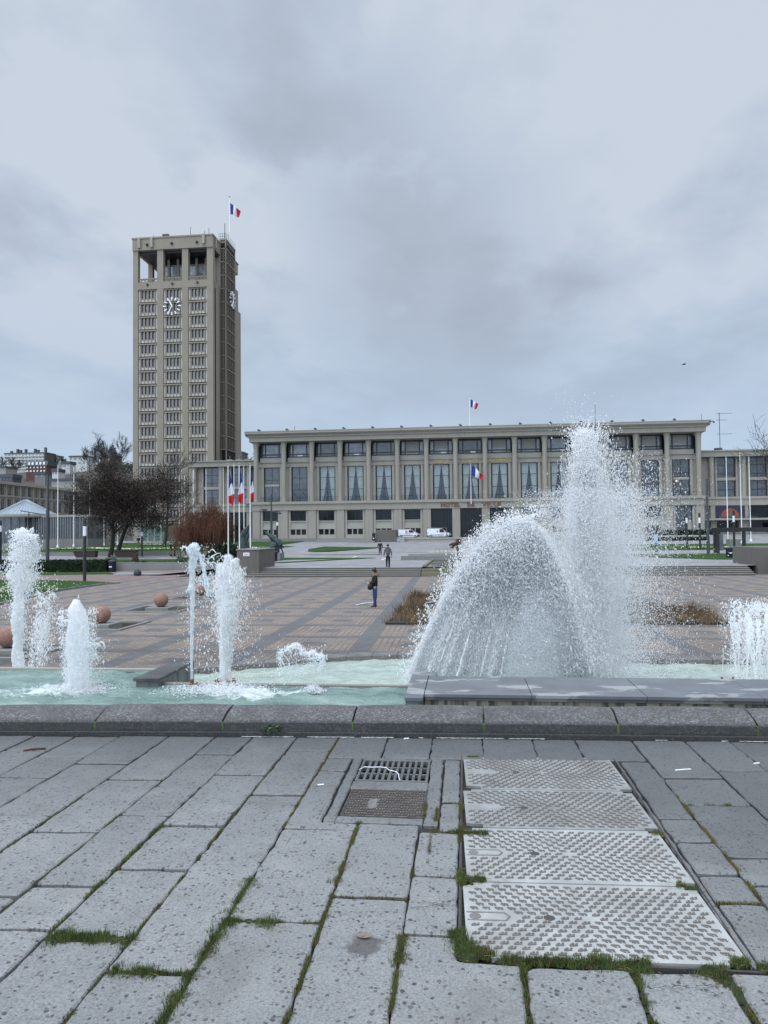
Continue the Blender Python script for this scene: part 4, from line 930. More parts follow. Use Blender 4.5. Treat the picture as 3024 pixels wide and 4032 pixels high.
# --- big fan of arching jets
Yd = 14.6; b0 = D(2290, 2690, Yd); g = fountain('big dome of water arching to the left in a curtain of falling streams', b0)
def at(px, py, dy=0): return np.stack([(px-2290)*Yd/FPX, dy+0*px, -(py-2690)*Yd/FPX], -1)
n = 170000; ns = 54; si = rng.integers(0, ns, n); s = (si/ns)**1.15
streamY = rng.normal(0, .45, ns)
u = np.where(rng.random(n) < .24, rng.uniform(-.95, 0, n), rng.uniform(0, 1.0, n)**.9)
xl = 1613+385*s; xa = 2080+62*s; ya = 2078+150*s; au = np.abs(u)
sp_ = np.clip(1.1-au*.85, .10, 1)
up = u < 0
px = np.where(~up, xa+(xl-xa)*u, xa+(2330-xa)*au)+rng.normal(0, 1, n)*np.where(up, 20+34*au, (10+22*(1-au))*sp_+2.2)
py = ya+(2700-ya)*u*u+rng.normal(0, 1, n)*(14*sp_+7)+np.abs(rng.normal(0, 34, n))*(1-au)
keep = rng.random(n) > .45*s*(u > .45)
vel = np.stack([np.where(~up, -(xa-xl), -(2330-xa)), 0*u, -(2*u*(2700-ya))], -1)
C = at(px, py, streamY[si]*au+rng.normal(0, .12, n))
keep &= clumped(C, 4.5, -.45, 21)
drops('arching_spray', C[keep], (G2(n, .0019, .0009)*np.interp(au, [0, 1], [1.15, .9]))[keep], M['spray'], g, (rng.uniform(1.2, 4, n)*(1+1.4*au))[keep], vel[keep], tet=True)
n = 85000; a = np.abs(rng.normal(0, .5, n)); a = a[a < 1.0]; n = len(a); sg = np.where(rng.random(n) < .62, -1, 1); px = 2085+sg*a*np.where(sg < 0, 330, 235); py = 2074+np.where(sg < 0, (a*330/467)**2*620, (a*235/255)**2*610)+np.abs(rng.normal(0, 120, n))*(1.15-a)+rng.normal(0, 13, n)
C = at(px, py, rng.normal(0, .3, n)); k = clumped(C, 6, -.35, 31); drops('crest_spray', C[k], G2(n, .003)[k], M['spray'], g, rng.uniform(1, 2.4, n)[k], tet=True)
n = 2600; a = rng.uniform(-.2, 1.0, n); px = 2080-467*a+rng.normal(0, 9, n)-np.abs(rng.normal(0, 22, n)); py = 2066+np.abs(a)*a*630-np.abs(rng.normal(0, 24, n)); drops('outer_drops', at(px, py, rng.normal(0, .4, n)), G2(n, .0042, .002), M['spray'], g, rng.uniform(1, 1.8, n))
mb = MB()
for k in range(40):
    s_ = (k/40)**1.15; xl_, xa_, ya_ = 1613+390*s_, 2080+62*s_, 2078+150*s_; q = []; rd = []
    u0 = random.uniform(.60, .8)
    for uu in np.arange(u0, 1.0, .008):
        q.append(at(np.float64(xa_+(xl_-xa_)*uu+random.gauss(0, 1.2)), ya_+(2695-ya_)*uu*uu, streamY[k % ns]*uu)+np.array([random.gauss(0, .004), 0, 0])); rd.append(.002+.009*abs(random.gauss(0, 1))*(1 if k % 3 else 1.5))
    mb.tube(q, rd, 5)
mb.build('falling_streams', M['spray'], g)['kind'] = 'stuff'
n = 90000; px = rng.uniform(1700, 2270, n); py = 2090+600*rng.beta(1., 1.5, n); ok = (py > 2050+((2080-px)/467)**2*650*(px < 2080)+25) & (py > 2050+((px-2080)/240)**2*640*(px > 2080)); C = at(px, py, rng.normal(0, .6, n)); drops('fine_mist', C[ok], G2(n, .0021, .001)[ok], M['mist'], g, 1.5, tet=True)
mb = MB(); prf = [(2075+q_*400*(-1 if q_ < 0 else 1)*(1 if q_ > 0 else -1)*0, 0) for q_ in ()]
ol = [(2078-467*a_*.95, 2075+650*a_*a_*.95) for a_ in np.linspace(1, 0, 14)]+[(2080+235*a_, 2075+600*a_*a_) for a_ in np.linspace(.08, 1, 10)]+[(2320, 2690)]
q_ = [at(np.float64(a_), np.float64(b_)) for a_, b_ in ol]; mb.profile_y([(v_[0], v_[2]) for v_ in q_], -.42, .42); mb.build('mist', M['mist_volume_low'], g)
# --- tall column behind it
Yd = 15.6; b0 = D(2390, 2690, Yd); g = fountain('tallest white water column, rising above the town hall roof right of centre', b0)
def at(px, py, dy=0): return np.stack([(px-2390)*Yd/FPX, dy+0*px, -(py-2690)*Yd/FPX], -1)
mb = MB(); mb.lathe(*[float(v_) for v_ in at(np.float64(2335), np.float64(2690))[:2]], [(pxr(w_, Yd), float(at(np.float64(0), np.float64(y_))[2])) for y_, w_ in ((2690, 110), (2500, 90), (2250, 95), (2080, 95), (1900, 55), (1800, 30), (1760, 10))], 18); mb.build('mist', M['mist_volume'], g)
n = 165000; py = 1715+985*rng.beta(1.45, 1.0, n)
cx = np.interp(py, [1665, 1900, 2100, 2300, 2500, 2700], [2322, 2342, 2358, 2340, 2328, 2330]); wd = np.interp(py, [1640, 1760, 1900, 2080, 2250, 2400, 2550, 2700], [18, 27, 40, 56, 50, 44, 48, 52])
z_ = rng.normal(0, 1, n); z_ = np.where(z_ > 0, z_*1.4, z_); px = cx+z_*wd
r_ = np.interp(py, [1650, 1800, 2000, 2700], [1.7, 1.2, .8, .75])*G2(n, .0023, .001); C = at(px, py, rng.normal(0, .3, n)); k = clumped(C, 3.2, -.5, 41)
drops('water_column', C[k], r_[k], M['spray'], g, rng.uniform(1.2, 4, n)[k], tet=True)
n = 60000; py = np.concatenate([rng.uniform(1850, 2250, n//2), rng.uniform(2200, 2690, n//2)]); px = np.interp(py, [1750, 1900, 2250, 2690], [2312, 2320, 2330, 2310])+rng.normal(0, 1, n)*np.interp(py, [1780, 1900, 2200, 2690], [16, 26, 34, 40])+9*np.sin(py/37.); drops('dense_core', at(px, py, rng.normal(0, .16, n)), G2(n, .003), M['spray'], g, rng.uniform(1.2, 4, n), tet=True)
n = 700; py = 1745-np.abs(rng.normal(0, 36, n)); px = 2322+rng.normal(0, 46, n); drops('top_drops', at(px, py, rng.normal(0, .3, n)), G2(n, .0042, .002), M['spray'], g, rng.uniform(1, 1.5, n))
n = 52; py = rng.uniform(1545, 1690, n); px = 2300+rng.normal(0, 60, n); drops('stray_drops', at(px, py, rng.normal(0, .3, n)), rng.uniform(.008, .018, n), M['waterglass'], g, 1.1)
n = 14000; px = 2420+np.abs(rng.normal(0, 115, n)); py = rng.uniform(1800, 2690, n)+(px-2420)*.25; ok = py < 2690; C = at(px, py, rng.normal(0, .8, n)); ok &= clumped(C, 2.5, -.1, 51); drops('drifting_spray', C[ok], G2(n, .0024)[ok], M['spray'], g, 2.)
n = 120000; py = rng.uniform(1950, 2690, n); px = 2350+rng.normal(0, 125, n); drops('fine_mist', at(px, py, rng.normal(0, .7, n)), G2(n, .0019, .001), M['mist'], g, 1.6, tet=True)
# --- clustered jets at the right edge
Yd = 14.8; b0 = D(2960, 2672, Yd); g = fountain('cluster of lively white jets cut off by the right edge', b0)
def at(px, py, dy=0): return np.stack([(px-2960)*Yd/FPX, dy+0*px, -(py-2672)*Yd/FPX], -1)
mb = MB()
for k in range(30):
    xb = random.uniform(2880, 3110); xt = xb+random.gauss(0, 14); yt = random.uniform(2378, 2470); yy = random.gauss(0, .3); q = []; rd = []
    for t in np.linspace(0, 1, 46): q.append(at(np.float64(xb+(xt-xb)*t+random.gauss(0, 3*t)), 2672+(yt-2672)*t, yy)+np.array([random.gauss(0, .012*t), 0, 0])); rd.append((.008+.022*t*random.uniform(.1, 1.5)))
    mb.tube(q, rd, 6)
mb.build('water_columns', M['spray'], g)['kind'] = 'stuff'
n = 20000; t = rng.beta(1.2, 1, n); px = rng.normal(3000, 62, n); px = np.where(px < 2880, 2880+np.abs(px-2880)*.3, px); py = 2672-t*285+rng.normal(0, 8, n); C = at(px, py, rng.normal(0, .35, n)); k = clumped(C, 9, .05, 61); drops('spray', C[k], G2(n, .0034)[k], M['spray'], g, rng.uniform(1, 2.2, n)[k])
for xx in (2853, 2893):
    q = at(np.float64(xx), np.float64(2668), 0); nozzle(g, q[0], q[1], -.3, .02, .02)
mb = MB()
for xx, yt in ((2855, 2560), (2885, 2470)):
    q = [at(np.float64(xx+6*t+random.gauss(0, 1.5*t)), np.float64(2668+(yt-2668)*t), 0) for t in np.linspace(0, 1, 30)]; mb.tube(q, [random.uniform(.004, .012) for _ in q], 5)
mb.build('thin_streams', M['waterglass'], g)
# ================================================================ sunken plaza
def M_plaza():
    m, nt, b = new_mat('plaza_bricks'); p = pos(nt)
    sp = N(nt, 'ShaderNodeSeparateXYZ'); L(nt, p, sp.inputs[0]); Y = sp.outputs[1]
    X = mth(nt, 'ADD', sp.outputs[0], mth(nt, 'MULTIPLY_ADD', Y, .02, -.39))
    PER = 2.90
    fxm = mth(nt, 'FLOORED_MODULO', mth(nt, 'ADD', X, 3.13+PER*40), PER); fym = mth(nt, 'FLOORED_MODULO', mth(nt, 'ADD', Y, -19.05+PER*40), PER)
    band = mth(nt, 'MAXIMUM', mth(nt, 'LESS_THAN', fxm, .56), mth(nt, 'LESS_THAN', fym, .5))
    sq = mth(nt, 'MULTIPLY', mth(nt, 'LESS_THAN', mth(nt, 'ABSOLUTE', mth(nt, 'ADD', fxm, -1.72)), .36), mth(nt, 'LESS_THAN', mth(nt, 'ABSOLUTE', mth(nt, 'ADD', fym, -1.68)), .42))
    # bricks: courses alternate direction in the four fields round the grey square
    dx = mth(nt, 'ADD', fxm, -1.73); dy = mth(nt, 'ADD', fym, -1.7)
    side = mth(nt, 'LESS_THAN', mth(nt, 'MULTIPLY', mth(nt, 'ADD', dx, mth(nt, 'MULTIPLY', mth(nt, 'SIGN', dy), .36)), mth(nt, 'SIGN', dy)), 0.)
    cv = N(nt, 'ShaderNodeCombineXYZ'); L(nt, X, cv.inputs[0]); L(nt, Y, cv.inputs[1])
    cw = N(nt, 'ShaderNodeCombineXYZ'); L(nt, Y, cw.inputs[0]); L(nt, X, cw.inputs[1])
    def br(v):
        n = N(nt, 'ShaderNodeTexBrick'); L(nt, v, n.inputs['Vector']); n.inputs['Scale'].default_value = 1.
        n.inputs['Brick Width'].default_value = .34; n.inputs['Row Height'].default_value = .17; n.inputs['Mortar Size'].default_value = .011
        n.inputs['Color1'].default_value = (0, 0, 0, 1); n.inputs['Color2'].default_value = (1, 1, 1, 1); n.inputs['Mortar'].default_value = (.5, .5, .5, 1)
        return n.outputs['Color'], n.outputs['Fac']
    c1, f1 = br(cv.outputs[0]); c2, f2 = br(cw.outputs[0])
    cc = mixc(nt, side, c1, c2); ff = mixc(nt, side, f1, f2)
    bc = ramp(nt, cc, [(0, (.188, .135, .108)), (.35, (.255, .195, .147)), (.65, (.225, .17, .143)), (1, (.295, .24, .178))])
    n1 = noise(nt, p, .5, 5, .6); n2 = noise(nt, p, 3, 4)
    bc = mixc(nt, .55, bc, ramp(nt, n2, [(.3, (.15, .125, .11)), (.7, (.25, .212, .172))]))
    bc = mixc(nt, ff, bc, (.05, .042, .036))
    gr = ramp(nt, n2, [(.3, (.088, .085, .085)), (.7, (.132, .128, .128))])
    c = mixc(nt, mth(nt, 'MAXIMUM', band, sq), bc, gr)
    # water blown from the fountain darkens the bricks near the pool
    wet = mth(nt, 'ADD', mth(nt, 'DIVIDE', Y, 60), mth(nt, 'MULTIPLY', n1, .35))
    w = ramp(nt, wet, [(.42, (1, 1, 1)), (.56, (0, 0, 0))])
    c = mixc(nt, mth(nt, 'MULTIPLY', w, .62), c, mixc(nt, 1., c, (.38, .36, .36), 'MULTIPLY'))
    L(nt, c, b.inputs['Base Color']); L(nt, mixc(nt, w, (.72,)*3, (.34,)*3), b.inputs['Roughness']); b.inputs['Specular IOR Level'].default_value = .4
    bump(nt, b, mth(nt, 'SUBTRACT', n2, ff), .3, .01); return m
M['plaza'] = M_plaza()
def M_slabs(name, c, w=1.2, hgt=.6, off=.5):
    m, nt, b = new_mat(name); p = pos(nt); n = N(nt, 'ShaderNodeTexBrick'); L(nt, p, n.inputs['Vector']); n.offset = off
    n.inputs['Scale'].default_value = 1.; n.inputs['Brick Width'].default_value = w; n.inputs['Row Height'].default_value = hgt; n.inputs['Mortar Size'].default_value = .012
    n.inputs['Color1'].default_value = (*[x*.82 for x in c], 1); n.inputs['Color2'].default_value = (*[x*1.12 for x in c], 1); n.inputs['Mortar'].default_value = (*[x*.4 for x in c], 1)
    nn = noise(nt, p, .7, 5); L(nt, mixc(nt, .6, n.outputs['Color'], mixc(nt, 1., n.outputs['Color'], ramp(nt, nn, [(.3, (.75,)*3), (.7, (1.15,)*3)]), 'MULTIPLY')), b.inputs['Base Color'])
    b.inputs['Roughness'].default_value = .7; return m
M['terrace'] = M_slabs('terrace_slabs', (.235, .23, .235), 1.5, 1.5)
M['pinkpath'] = M_slabs('pink_paving', (.20, .142, .125), .5, .25)
M['step'] = M_concrete('step_stone', (.13, .118, .10), .5)
M['step_top'] = M_concrete('step_tread', (.25, .24, .222), .3)
zs_, yT = -.82, 56.3
mb = MB(); mb.quad((-60, farY(-30)+.5, ZP), (40, farY(30)+.5, ZP), (40, 60, ZP), (-60, 60, ZP)); 
v = []; xs = np.linspace(-30, 16, 60)
v = [(x, farY(x)+.55, ZP) for x in xs]+[(x, 60, ZP) for x in xs]; mb = MB(); mb.add(v, [(i, i+1, 60+i+1, 60+i) for i in range(59)])
mb.quad((16, farY(16)+.55, ZP), (60, 17.5, ZP), (60, 60, ZP), (16, 60, ZP)); mb.quad((-80, 15.6, ZP), (-30, 16.15, ZP), (-30, 60, ZP), (-80, 60, ZP))
struct(mb.build('plaza', M['plaza']))
# ---------------------------------------------------------------- terrain behind the plaza
def zl(Y): return interp(Y, [50, 56, 62, 82, 120, 169, 260, 330], [-1.44, -1.3, -1.15, -.6, .05, .75, 1.0, 1.2])
def zt(Y): return interp(Y, [56, 95, 141, 146, 150, 400], [zs_, -.8, .15, .3, 1.1, 1.2])
def zg(x, Y):
    k = interp(x, [-24, -19], [0, 1]); return zl(Y)*(1-k)+zt(Y)*k
mb = MB(); ys = [56.36]+list(np.linspace(60, 150, 28))+[158, 170, 200, 260]; xs = [-90, -70, -55, -45, -35, -28, -24, -21.5, -19, -16.4, -8, 0, 8, 20.2, 30, 45, 60, 90, 140]
v = [(x, y, zg(x, y)) for y in ys for x in xs]; k = len(xs); mb.add(v, [(j*k+i, j*k+i+1, (j+1)*k+i+1, (j+1)*k+i) for j in range(len(ys)-1) for i in range(k-1)])
struct(mb.build('terrace', M['terrace'], smooth=True))
mb = MB(); mb.box(-90, -20, 54.0, 56.36, -2, -1.452); struct(mb.build('ground_fill', M['soil']))
mb = MB(); mb.quad((-3000, -400, -2.3), (3000, -400, -2.3), (3000, 5000, -2.3), (-3000, 5000, -2.3)); struct(mb.build('ground', M['terrace']))
def steps(name, x0, x1):
    mb = MB(); n = 5; r = (zs_-ZP)/n
    for i in range(n):
        y = 54.6+i*.36; mb.box(x0, x1, y, 56.36+.0005*i, ZP-.3, ZP+r*(i+1)-.03, 0); mb.box(x0, x1, y-.03, 56.37, ZP+r*(i+1)-.0299, ZP+r*(i+1), 1)
    return struct(mb.build(name, [M['step'], M['step_top']]))
XA, XB = float(P(1030, 2270, ZP)[0]), float(P(1656, 2270, ZP)[0])
steps('terrace_steps', -16.4, XB); steps('terrace_steps', 7.8, 20.3)
# cascade basin between the two flights
M['water_dark'] = M_glass('cascade_water', (.10, .105, .075), .08, .6)
g = thing('cascade', 'stepped stone cascade basin with still greenish water between the two flights of steps', 'cascade', (0, 0, 0))
M['cascade'] = M_concrete('algae_stone', (.165, .152, .10), .5)
mb = MB(); mb.box(XB+.05, 7.75, 54.7, 55.5, ZP-.2, -1.18); mb.box(XB+.05, 7.75, 55.5, 56.6, ZP-.2, -.93)
mb.box(XB+.05, XB+.3, 56.6, 70, ZP, -.70); mb.box(7.5, 7.75, 56.6, 70, ZP, -.70); mb.box(XB+.3, 7.5, 69.5, 70, ZP, -.7); mb.box(XB+.05, 7.75, 56.6, 56.9, -.96, -.80); mb.build('basin_wall', M['cascade'], g)
mb = MB(); mb.box(XB+.3, 7.5, 56.9, 69.5, -1.3, -.80); mb.build('basin_water', M['water_dark'], g)
mb = MB(); mb.box(-6.2, 12, 72, 73.6, -.85, -.42); mb.box(-5.6, 12, 73.6, 76.5, -.85, -.30); mb.build('slab_bridge', M['conc_grey'], g)
mb = MB(); mb.box(-2.2, 9, 77, 80, -.85, -.62); mb.build('upper_water', M['water_dark'], g)
g = thing('cascade_fence', 'low white row of short uprights across the upper water channel', 'low fence', (0, 0, 0))
mb = MB(); y0_ = 92.
xa, xb = D(1715, 2165, y0_)[0], 9
for i in range(26):
    x = xa+(xb-xa)*i/25; mb = MB(); mb.box(x-.04, x+.04, y0_-.04, y0_+.04, -.8, -.16); mb.build('upright', M['conc_pale'], g)
mb = MB(); mb.box(xa, xb, y0_-.06, y0_+.06, -.16, -.08+.0); mb.box(xa, xb, y0_-.3, y0_+.3, -.85, -.76); mb.build('rail', M['conc_pale'], g)
mb = MB(); mb.box(xa-1.2, 11, 93.5, 120, -.84, -.60); mb.quad((xa, 94.5, -.594), (10, 94.5, -.594), (10, 119, -.594), (xa, 119, -.594))
tag(mb.build('water_channel', M['conc_pale']), 'long pale upper water channel running towards the town hall behind the anchor', 'channel')
# kerb lines on the terrace
mb = MB()
for (xa, xb, Y) in ((-28, -10.6, 92), (-14, -3, 99)): mb.box(xa, xb, Y, Y+.3, -.9, -.68)
struct(mb.build('terrace_kerb', M['conc_grey']))
mb = MB()
for (a, b_) in (((1503, 2205), (1530, 2193)), ((1371, 2201), (1404, 2191))):
    p, q = P(*a, zs_), P(*b_, zs_); d = np.array([.16, 0, 0]); mb.quad((p[0]-.09, p[1], zs_+.012), (p[0]+.09, p[1], zs_+.012), (q[0]+.09, q[1], zs_+.016), (q[0]-.09, q[1], zs_+.016))
struct(mb.build('white_line', M['white']))
# ---------------------------------------------------------------- blocks beside the steps
g = thing('pedestal_wall', 'big weathered concrete block left of the steps with a small white notice on it', 'wall', (0, 0, 0))
xa, xb = float(D(945, 2200, 56)[0]), float(D(1030, 2200, 56)[0])
mb = MB(); mb.bbox(xa, xb, 55.2, 60, -1.6, .60, .03); mb.build('block', M['conc_dark'], g)
mb = MB(); mb.bbox(xa-.05, xb+.05, 55.15, 60.05, .60, .68, .02); mb.build('coping', M['conc_grey'], g)
q = D(970, 2183, 55.18); mb = MB(); mb.bbox(q[0]-.24, q[0]+.24, 55.17, 55.2, q[2]-.13, q[2]+.13, .005); nb = mb.build('notice', M['white'], g); 
mb = MB()
for k in range(2): mb.box(q[0]-.17, q[0]+.17, 55.164, 55.17, q[2]-.05+k*.08-.015, q[2]-.05+k*.08+.015)
o = mb.build('printed_lines', M_simple('blue_print', (.05, .08, .2), .6), nb)
g = thing('pedestal_wall', 'weathered concrete block at the right edge beside the right flight of steps', 'wall', (0, 0, 0))
xa = float(D(2975, 2200, 56.4)[0]); mb = MB(); mb.bbox(xa, xa+5, 56, 61, -1.6, .50, .03); mb.box(xa+.9, xa+5, 55, 55.99, -1.6, -.1); mb.build('block', M['conc_dark'], g)
# long wall and lawn of the left garden
A = P(118, 2240, -1.2); 
def wline(px0, py0, px1, py1, Y0, Y1): return D(px0, py0, Y0), D(px1, py1, Y1)
g = thing('garden_wall', 'low grey concrete wall behind the litter bin, holding the left garden', 'wall', (0, 0, 0))
a, b_ = D(425, 2215, 60), D(960, 2190, 58.5); h0 = zl(60)
mb = MB(); n_ = 1
p = [(a[0], a[1]), (b_[0], b_[1]), (b_[0], b_[1]+.35), (a[0], a[1]+.35)]; mb.prism(p, -1.6, a[2]); mb.build('wall_body', M['conc_grey'], g)
WALL_TOP = a[2]
# pink path and ramp
mb = MB(); mb.add([(-60, 46, ZP+.006), (-26, 50.5, ZP+.006), (-22.5, 55.5, ZP+.006), (-17.5, 58.2, -.95), (a[0], 59.8, zl(59.8)+.03), (-60, 60, zl(60)+.02), (-60, 55, -1.3)], [(0, 1, 2, 4, 5, 6), (2, 3, 4)])
struct(mb.build('pink_path', M['pinkpath']))
mb = MB(); r0, r1 = P(560, 2265, ZP), P(905, 2245, ZP)
mb.add([(r0[0], r0[1], ZP), (r1[0]+1, r1[1], ZP), (r1[0]+1, r1[1], -.70), (r0[0], r0[1], ZP+.06), (r0[0], r0[1]+.3, ZP), (r1[0]+1, r1[1]+.3, ZP), (r1[0]+1, r1[1]+.3, -.70), (r0[0], r0[1]+.3, ZP+.06)],
       [(0, 1, 2, 3), (7, 6, 5, 4), (3, 2, 6, 7), (1, 5, 6, 2)]); tag(mb.build('ramp_wall', M['conc_dark']), 'dark sloping ramp wall rising towards the steps behind the dark stone ball', 'wall')
# lawns
def lawn(pts, z=None, name='lawn', lift=.03, kerb=True):
    mb = MB(); P3 = []
    for x, y in pts: P3.append((x, y, (zg(x, y) if z is None else z)+lift))
    n = len(P3); mb.add(P3+[(q[0], q[1], q[2]-.3) for q in P3], [tuple(range(n))]+[(i, (i+1) % n, n+(i+1) % n, n+i) for i in range(n)]); struct(mb.build(name, M['lawn']))
e = [P(-60, 2398, ZP), P(0, 2380, ZP), P(240, 2325, ZP), P(400, 2303, ZP), P(468, 2298, ZP)]; e2 = [P(330, 2291, ZP), P(0, 2283, ZP), P(-100, 2283, ZP)]
lawn([(q[0], q[1]) for q in e+e2], ZP, lift=.07)
mb = MB()
for a_, b2 in zip(e[:-1], e[1:]):
    d = (b2-a_)/np.linalg.norm(b2-a_); nn = np.array([d[1], -d[0], 0])*.14; mb.obox((a_+b2)/2+nn*.5+[0, 0, .03], (b2-a_)/2, nn*.5, (0, 0, .075))
struct(mb.build('lawn_kerb', M['conc_grey']))
def flowers(cx, n, fn, label, s=.05, h=.15, name='flower_bed'):
    g = tag(empty(name, cx), label, 'flower bed'); C = np.array([fn() for _ in range(n)])-np.array(cx); k = int(n*.38)
    drops('blossoms', C[:k]+[0, 0, h*.7], rng.uniform(.5, 1.2, k)*s, M['flower'], g, .6); drops('leaves', C[k:]+[0, 0, h*.3], rng.uniform(.6, 1.5, n-k)*s, M['leaf_green'], g, 1.2); return g
fc = P(110, 2320, ZP); flowers(fc, 1500, lambda: np.array([min(fc[0]+3.2, rng.normal(fc[0]-.5, 1.8)), rng.normal(39.5, 2.2), ZP+.09]), 'sparse white and yellow flower patch in the lawn behind the left jet', .045, .12)
lw = [(-26, 60.6), (-60, 60.6), (-60, 78), (-20.5, 78), (-20.5, 60.6)]; lawn([(-60, 61), (-22, 61), (-22, 77), (-60, 77)], None, lift=.06)
lawn([(D(40, 2255, 56)[0], 55.5), (D(440, 2250, 56.2)[0], 56.5), (D(430, 2240, 58.3)[0], 58.4), (-60, 58.6), (-60, 55.5)], None, lift=.05)
for s, t in ((88, 108), (111, 150)): lawn([(-68, s), (-27 if s < 100 else -31, s), (-29 if s < 100 else -33, t), (-80, t)], None, lift=.12)
mb = MB(); mb.box(-68, -25, 86.5, 87.0, -.8, zl(86)+.45); tag(mb.build('garden_wall', M['conc_grey']), 'long thin grey border wall in front of the flower lawn by the flagpoles', 'wall')
def fb(): 
    x = rng.uniform(-66, -29); y = 105+3*math.sin(x*.3)+rng.normal(0, .9); return np.array([x, y, zl(y)+.14])
flowers((-48, 105, 0), 2600, fb, 'long band of white flowers across the lawn in front of the white poles', .13, .25)
def fb2():
    x = rng.uniform(-58, -42); y = 128+rng.normal(0, .8); return np.array([x, y, zl(y)+.14])
flowers((-50, 128, 0), 700, fb2, 'farther short band of white flowers beside the clock tower', .14, .25)
# terrace lawns (both sides of the bronze sculpture and right)
lawn([(-27, 66.5), (-16.6, 66), (-9.5, 79), (-27, 79)], None, lift=.05); lawn([(-30, 100), (-20.5, 100), (-12, 118), (-30, 119)], None, lift=.05)
lawn([(22, 68), (34, 68), (34, 86), (12.5, 86)], None, lift=.05); lawn([(8.5, 100), (60, 100), (60, 122), (14, 122), (8.0, 106)], None, lift=.05)
def fb3():
    x = rng.uniform(30, 46); y = 104+rng.normal(0, .5); return np.array([x, y, zg(x, y)+.1])
flowers((36, 104, 0), 600, fb3, 'strip of pale flowers at the right edge under the bare tree', .12, .2)
# ---------------------------------------------------------------- granite balls on plinths in square basins
M['granite'] = M_aggregate('pink_granite', (.20, .105, .078), (.29, .175, .135), (.15, .088, .07)); M['granite_dark'] = M_aggregate('dark_granite', (.03, .03, .032), (.07, .07, .072), (.02, .02, .02))
bl = ['pink granite ball at the left edge behind the tall jet', 'pink granite ball on its plinth beside the short thick jet', 'pink granite ball in the basin left of the thin clear jet', 'farthest pink granite ball, partly hidden behind the thin clear jet']
zb = [(18, 1398), (220, 1345), (348, 1310), (433, 1286)]
for (px, py), lb in zip(zb, bl):
    q = P(px*1.823, py*1.823, ZP+.12); g = thing('granite_ball', lb, 'stone ball', (q[0], q[1], ZP), 0, 'pink granite balls on the plaza')
    mb = MB(); mb.sphere((0, 0, .40), .30, 28, 18); mb.build('ball', M['granite'], g, True)
    mb = MB(); mb.bbox(-.5, .5, -.5, .5, 0, .11, .012); mb.build('plinth', M['conc_grey'], g)
    mb = MB(); w, w2 = 1.25, 1.12
    for a_, b2, c_, d_ in ((-w, w, -w, -w2), (-w, w, w2, w), (-w, -w2, -w2, w2), (w2, w, -w2, w2)): mb.bbox(a_, b2, c_, d_, 0, .05, .01)
    mb.build('basin_rim', M['conc_grey'], g); mb = MB(); mb.quad((-w2, -w2, .012), (w2, -w2, .012), (w2, w2, .012), (-w2, w2, .012)); mb.build('basin_water', M['water_dark'], g)
q = P(297*1.823, 1246*1.823, ZP); g = thing('granite_ball', 'dark stone ball on the pink path at the foot of the ramp', 'stone ball', (q[0], q[1], ZP))
mb = MB(); mb.sphere((0, 0, .29), .30, 24, 16); mb.build('ball', M['granite_dark'], g, True); mb = MB(); mb.lathe(0, 0, [(.24, 0), (.22, .04)], 16); mb.build('foot', M['granite_dark'], g)
# ---------------------------------------------------------------- dry grass beds
def grass_bed(label, poly, n, h, seed):
    r = np.random.default_rng(seed); xs = [p[0] for p in poly]; ys = [p[1] for p in poly]; cx, cy = np.mean(xs), np.mean(ys)
    g = thing('dry_grass_bed', label, 'grass bed', (cx, cy, ZP)); pts = []
    def inside(x, y):
        c = False; j = len(poly)-1
        for i in range(len(poly)):
            if (poly[i][1] > y) != (poly[j][1] > y) and x < (poly[j][0]-poly[i][0])*(y-poly[i][1])/(poly[j][1]-poly[i][1])+poly[i][0]: c = not c
            j = i
        return c
    while len(pts) < n:
        tx, ty = r.uniform(min(xs), max(xs)), r.uniform(min(ys), max(ys))
        if inside(tx, ty):
            hh = h*r.uniform(.45, 1.25)*(.6+.7*abs(math.sin(tx*1.7)*math.cos(ty*.9)))
            for _ in range(int(r.integers(25, 60))): pts.append((tx+r.normal(0, .13), ty+r.normal(0, .13), hh))
    a = np.array(pts[:n]); X, Y, Hh = a[:, 0]-cx, a[:, 1]-cy, a[:, 2]*r.uniform(.5, 1.1, n)
    th = r.uniform(0, 6.28, n); w = r.uniform(.005, .013, n); base = np.stack([X, Y, np.zeros(n)], 1); d = np.stack([np.cos(th)*w, np.sin(th)*w, 0*w], 1)
    tl = r.normal(0, .38, (n, 2))*Hh[:, None]; mid = base+np.stack([tl[:, 0]*.35, tl[:, 1]*.35, Hh*.6], 1); tip = base+np.stack([tl[:, 0], tl[:, 1], Hh], 1)
    V = np.stack([base-d, base+d, mid+d*.8, mid-d*.8, tip+d*.1, tip-d*.1], 1).reshape(-1, 3); o_ = np.arange(n)*6; Fc = np.concatenate([np.stack([o_, o_+1, o_+2, o_+3], 1), np.stack([o_+3, o_+2, o_+4, o_+5], 1)])
    k = (np.sin(a[:, 1]*1.1+seed)+r.normal(0, .6, n) > .4).astype(int); np_mesh('blades', V, Fc, [M['straw'], M['straw_dark']], g, mi=np.concatenate([k, k]))
    mb = MB(); mb.prism([(x-cx, y-cy) for x, y in poly], 0, .07); mb.build('soil', M['soil'], g)
grass_bed('tan dry grass bed left of the big water dome, beside the standing woman', [(-2.75, 25.3), (2.0, 25.3), (2.0, 36.5), (-2.45, 36.5), (-2.4, 30)], 26000, .46, 1)
grass_bed('tan dry grass bed seen through the spray right of the tall column', [(3.6, 25.5), (8.7, 25.5), (8.5, 29), (6.0, 34), (3.6, 36)], 22000, .46, 2)
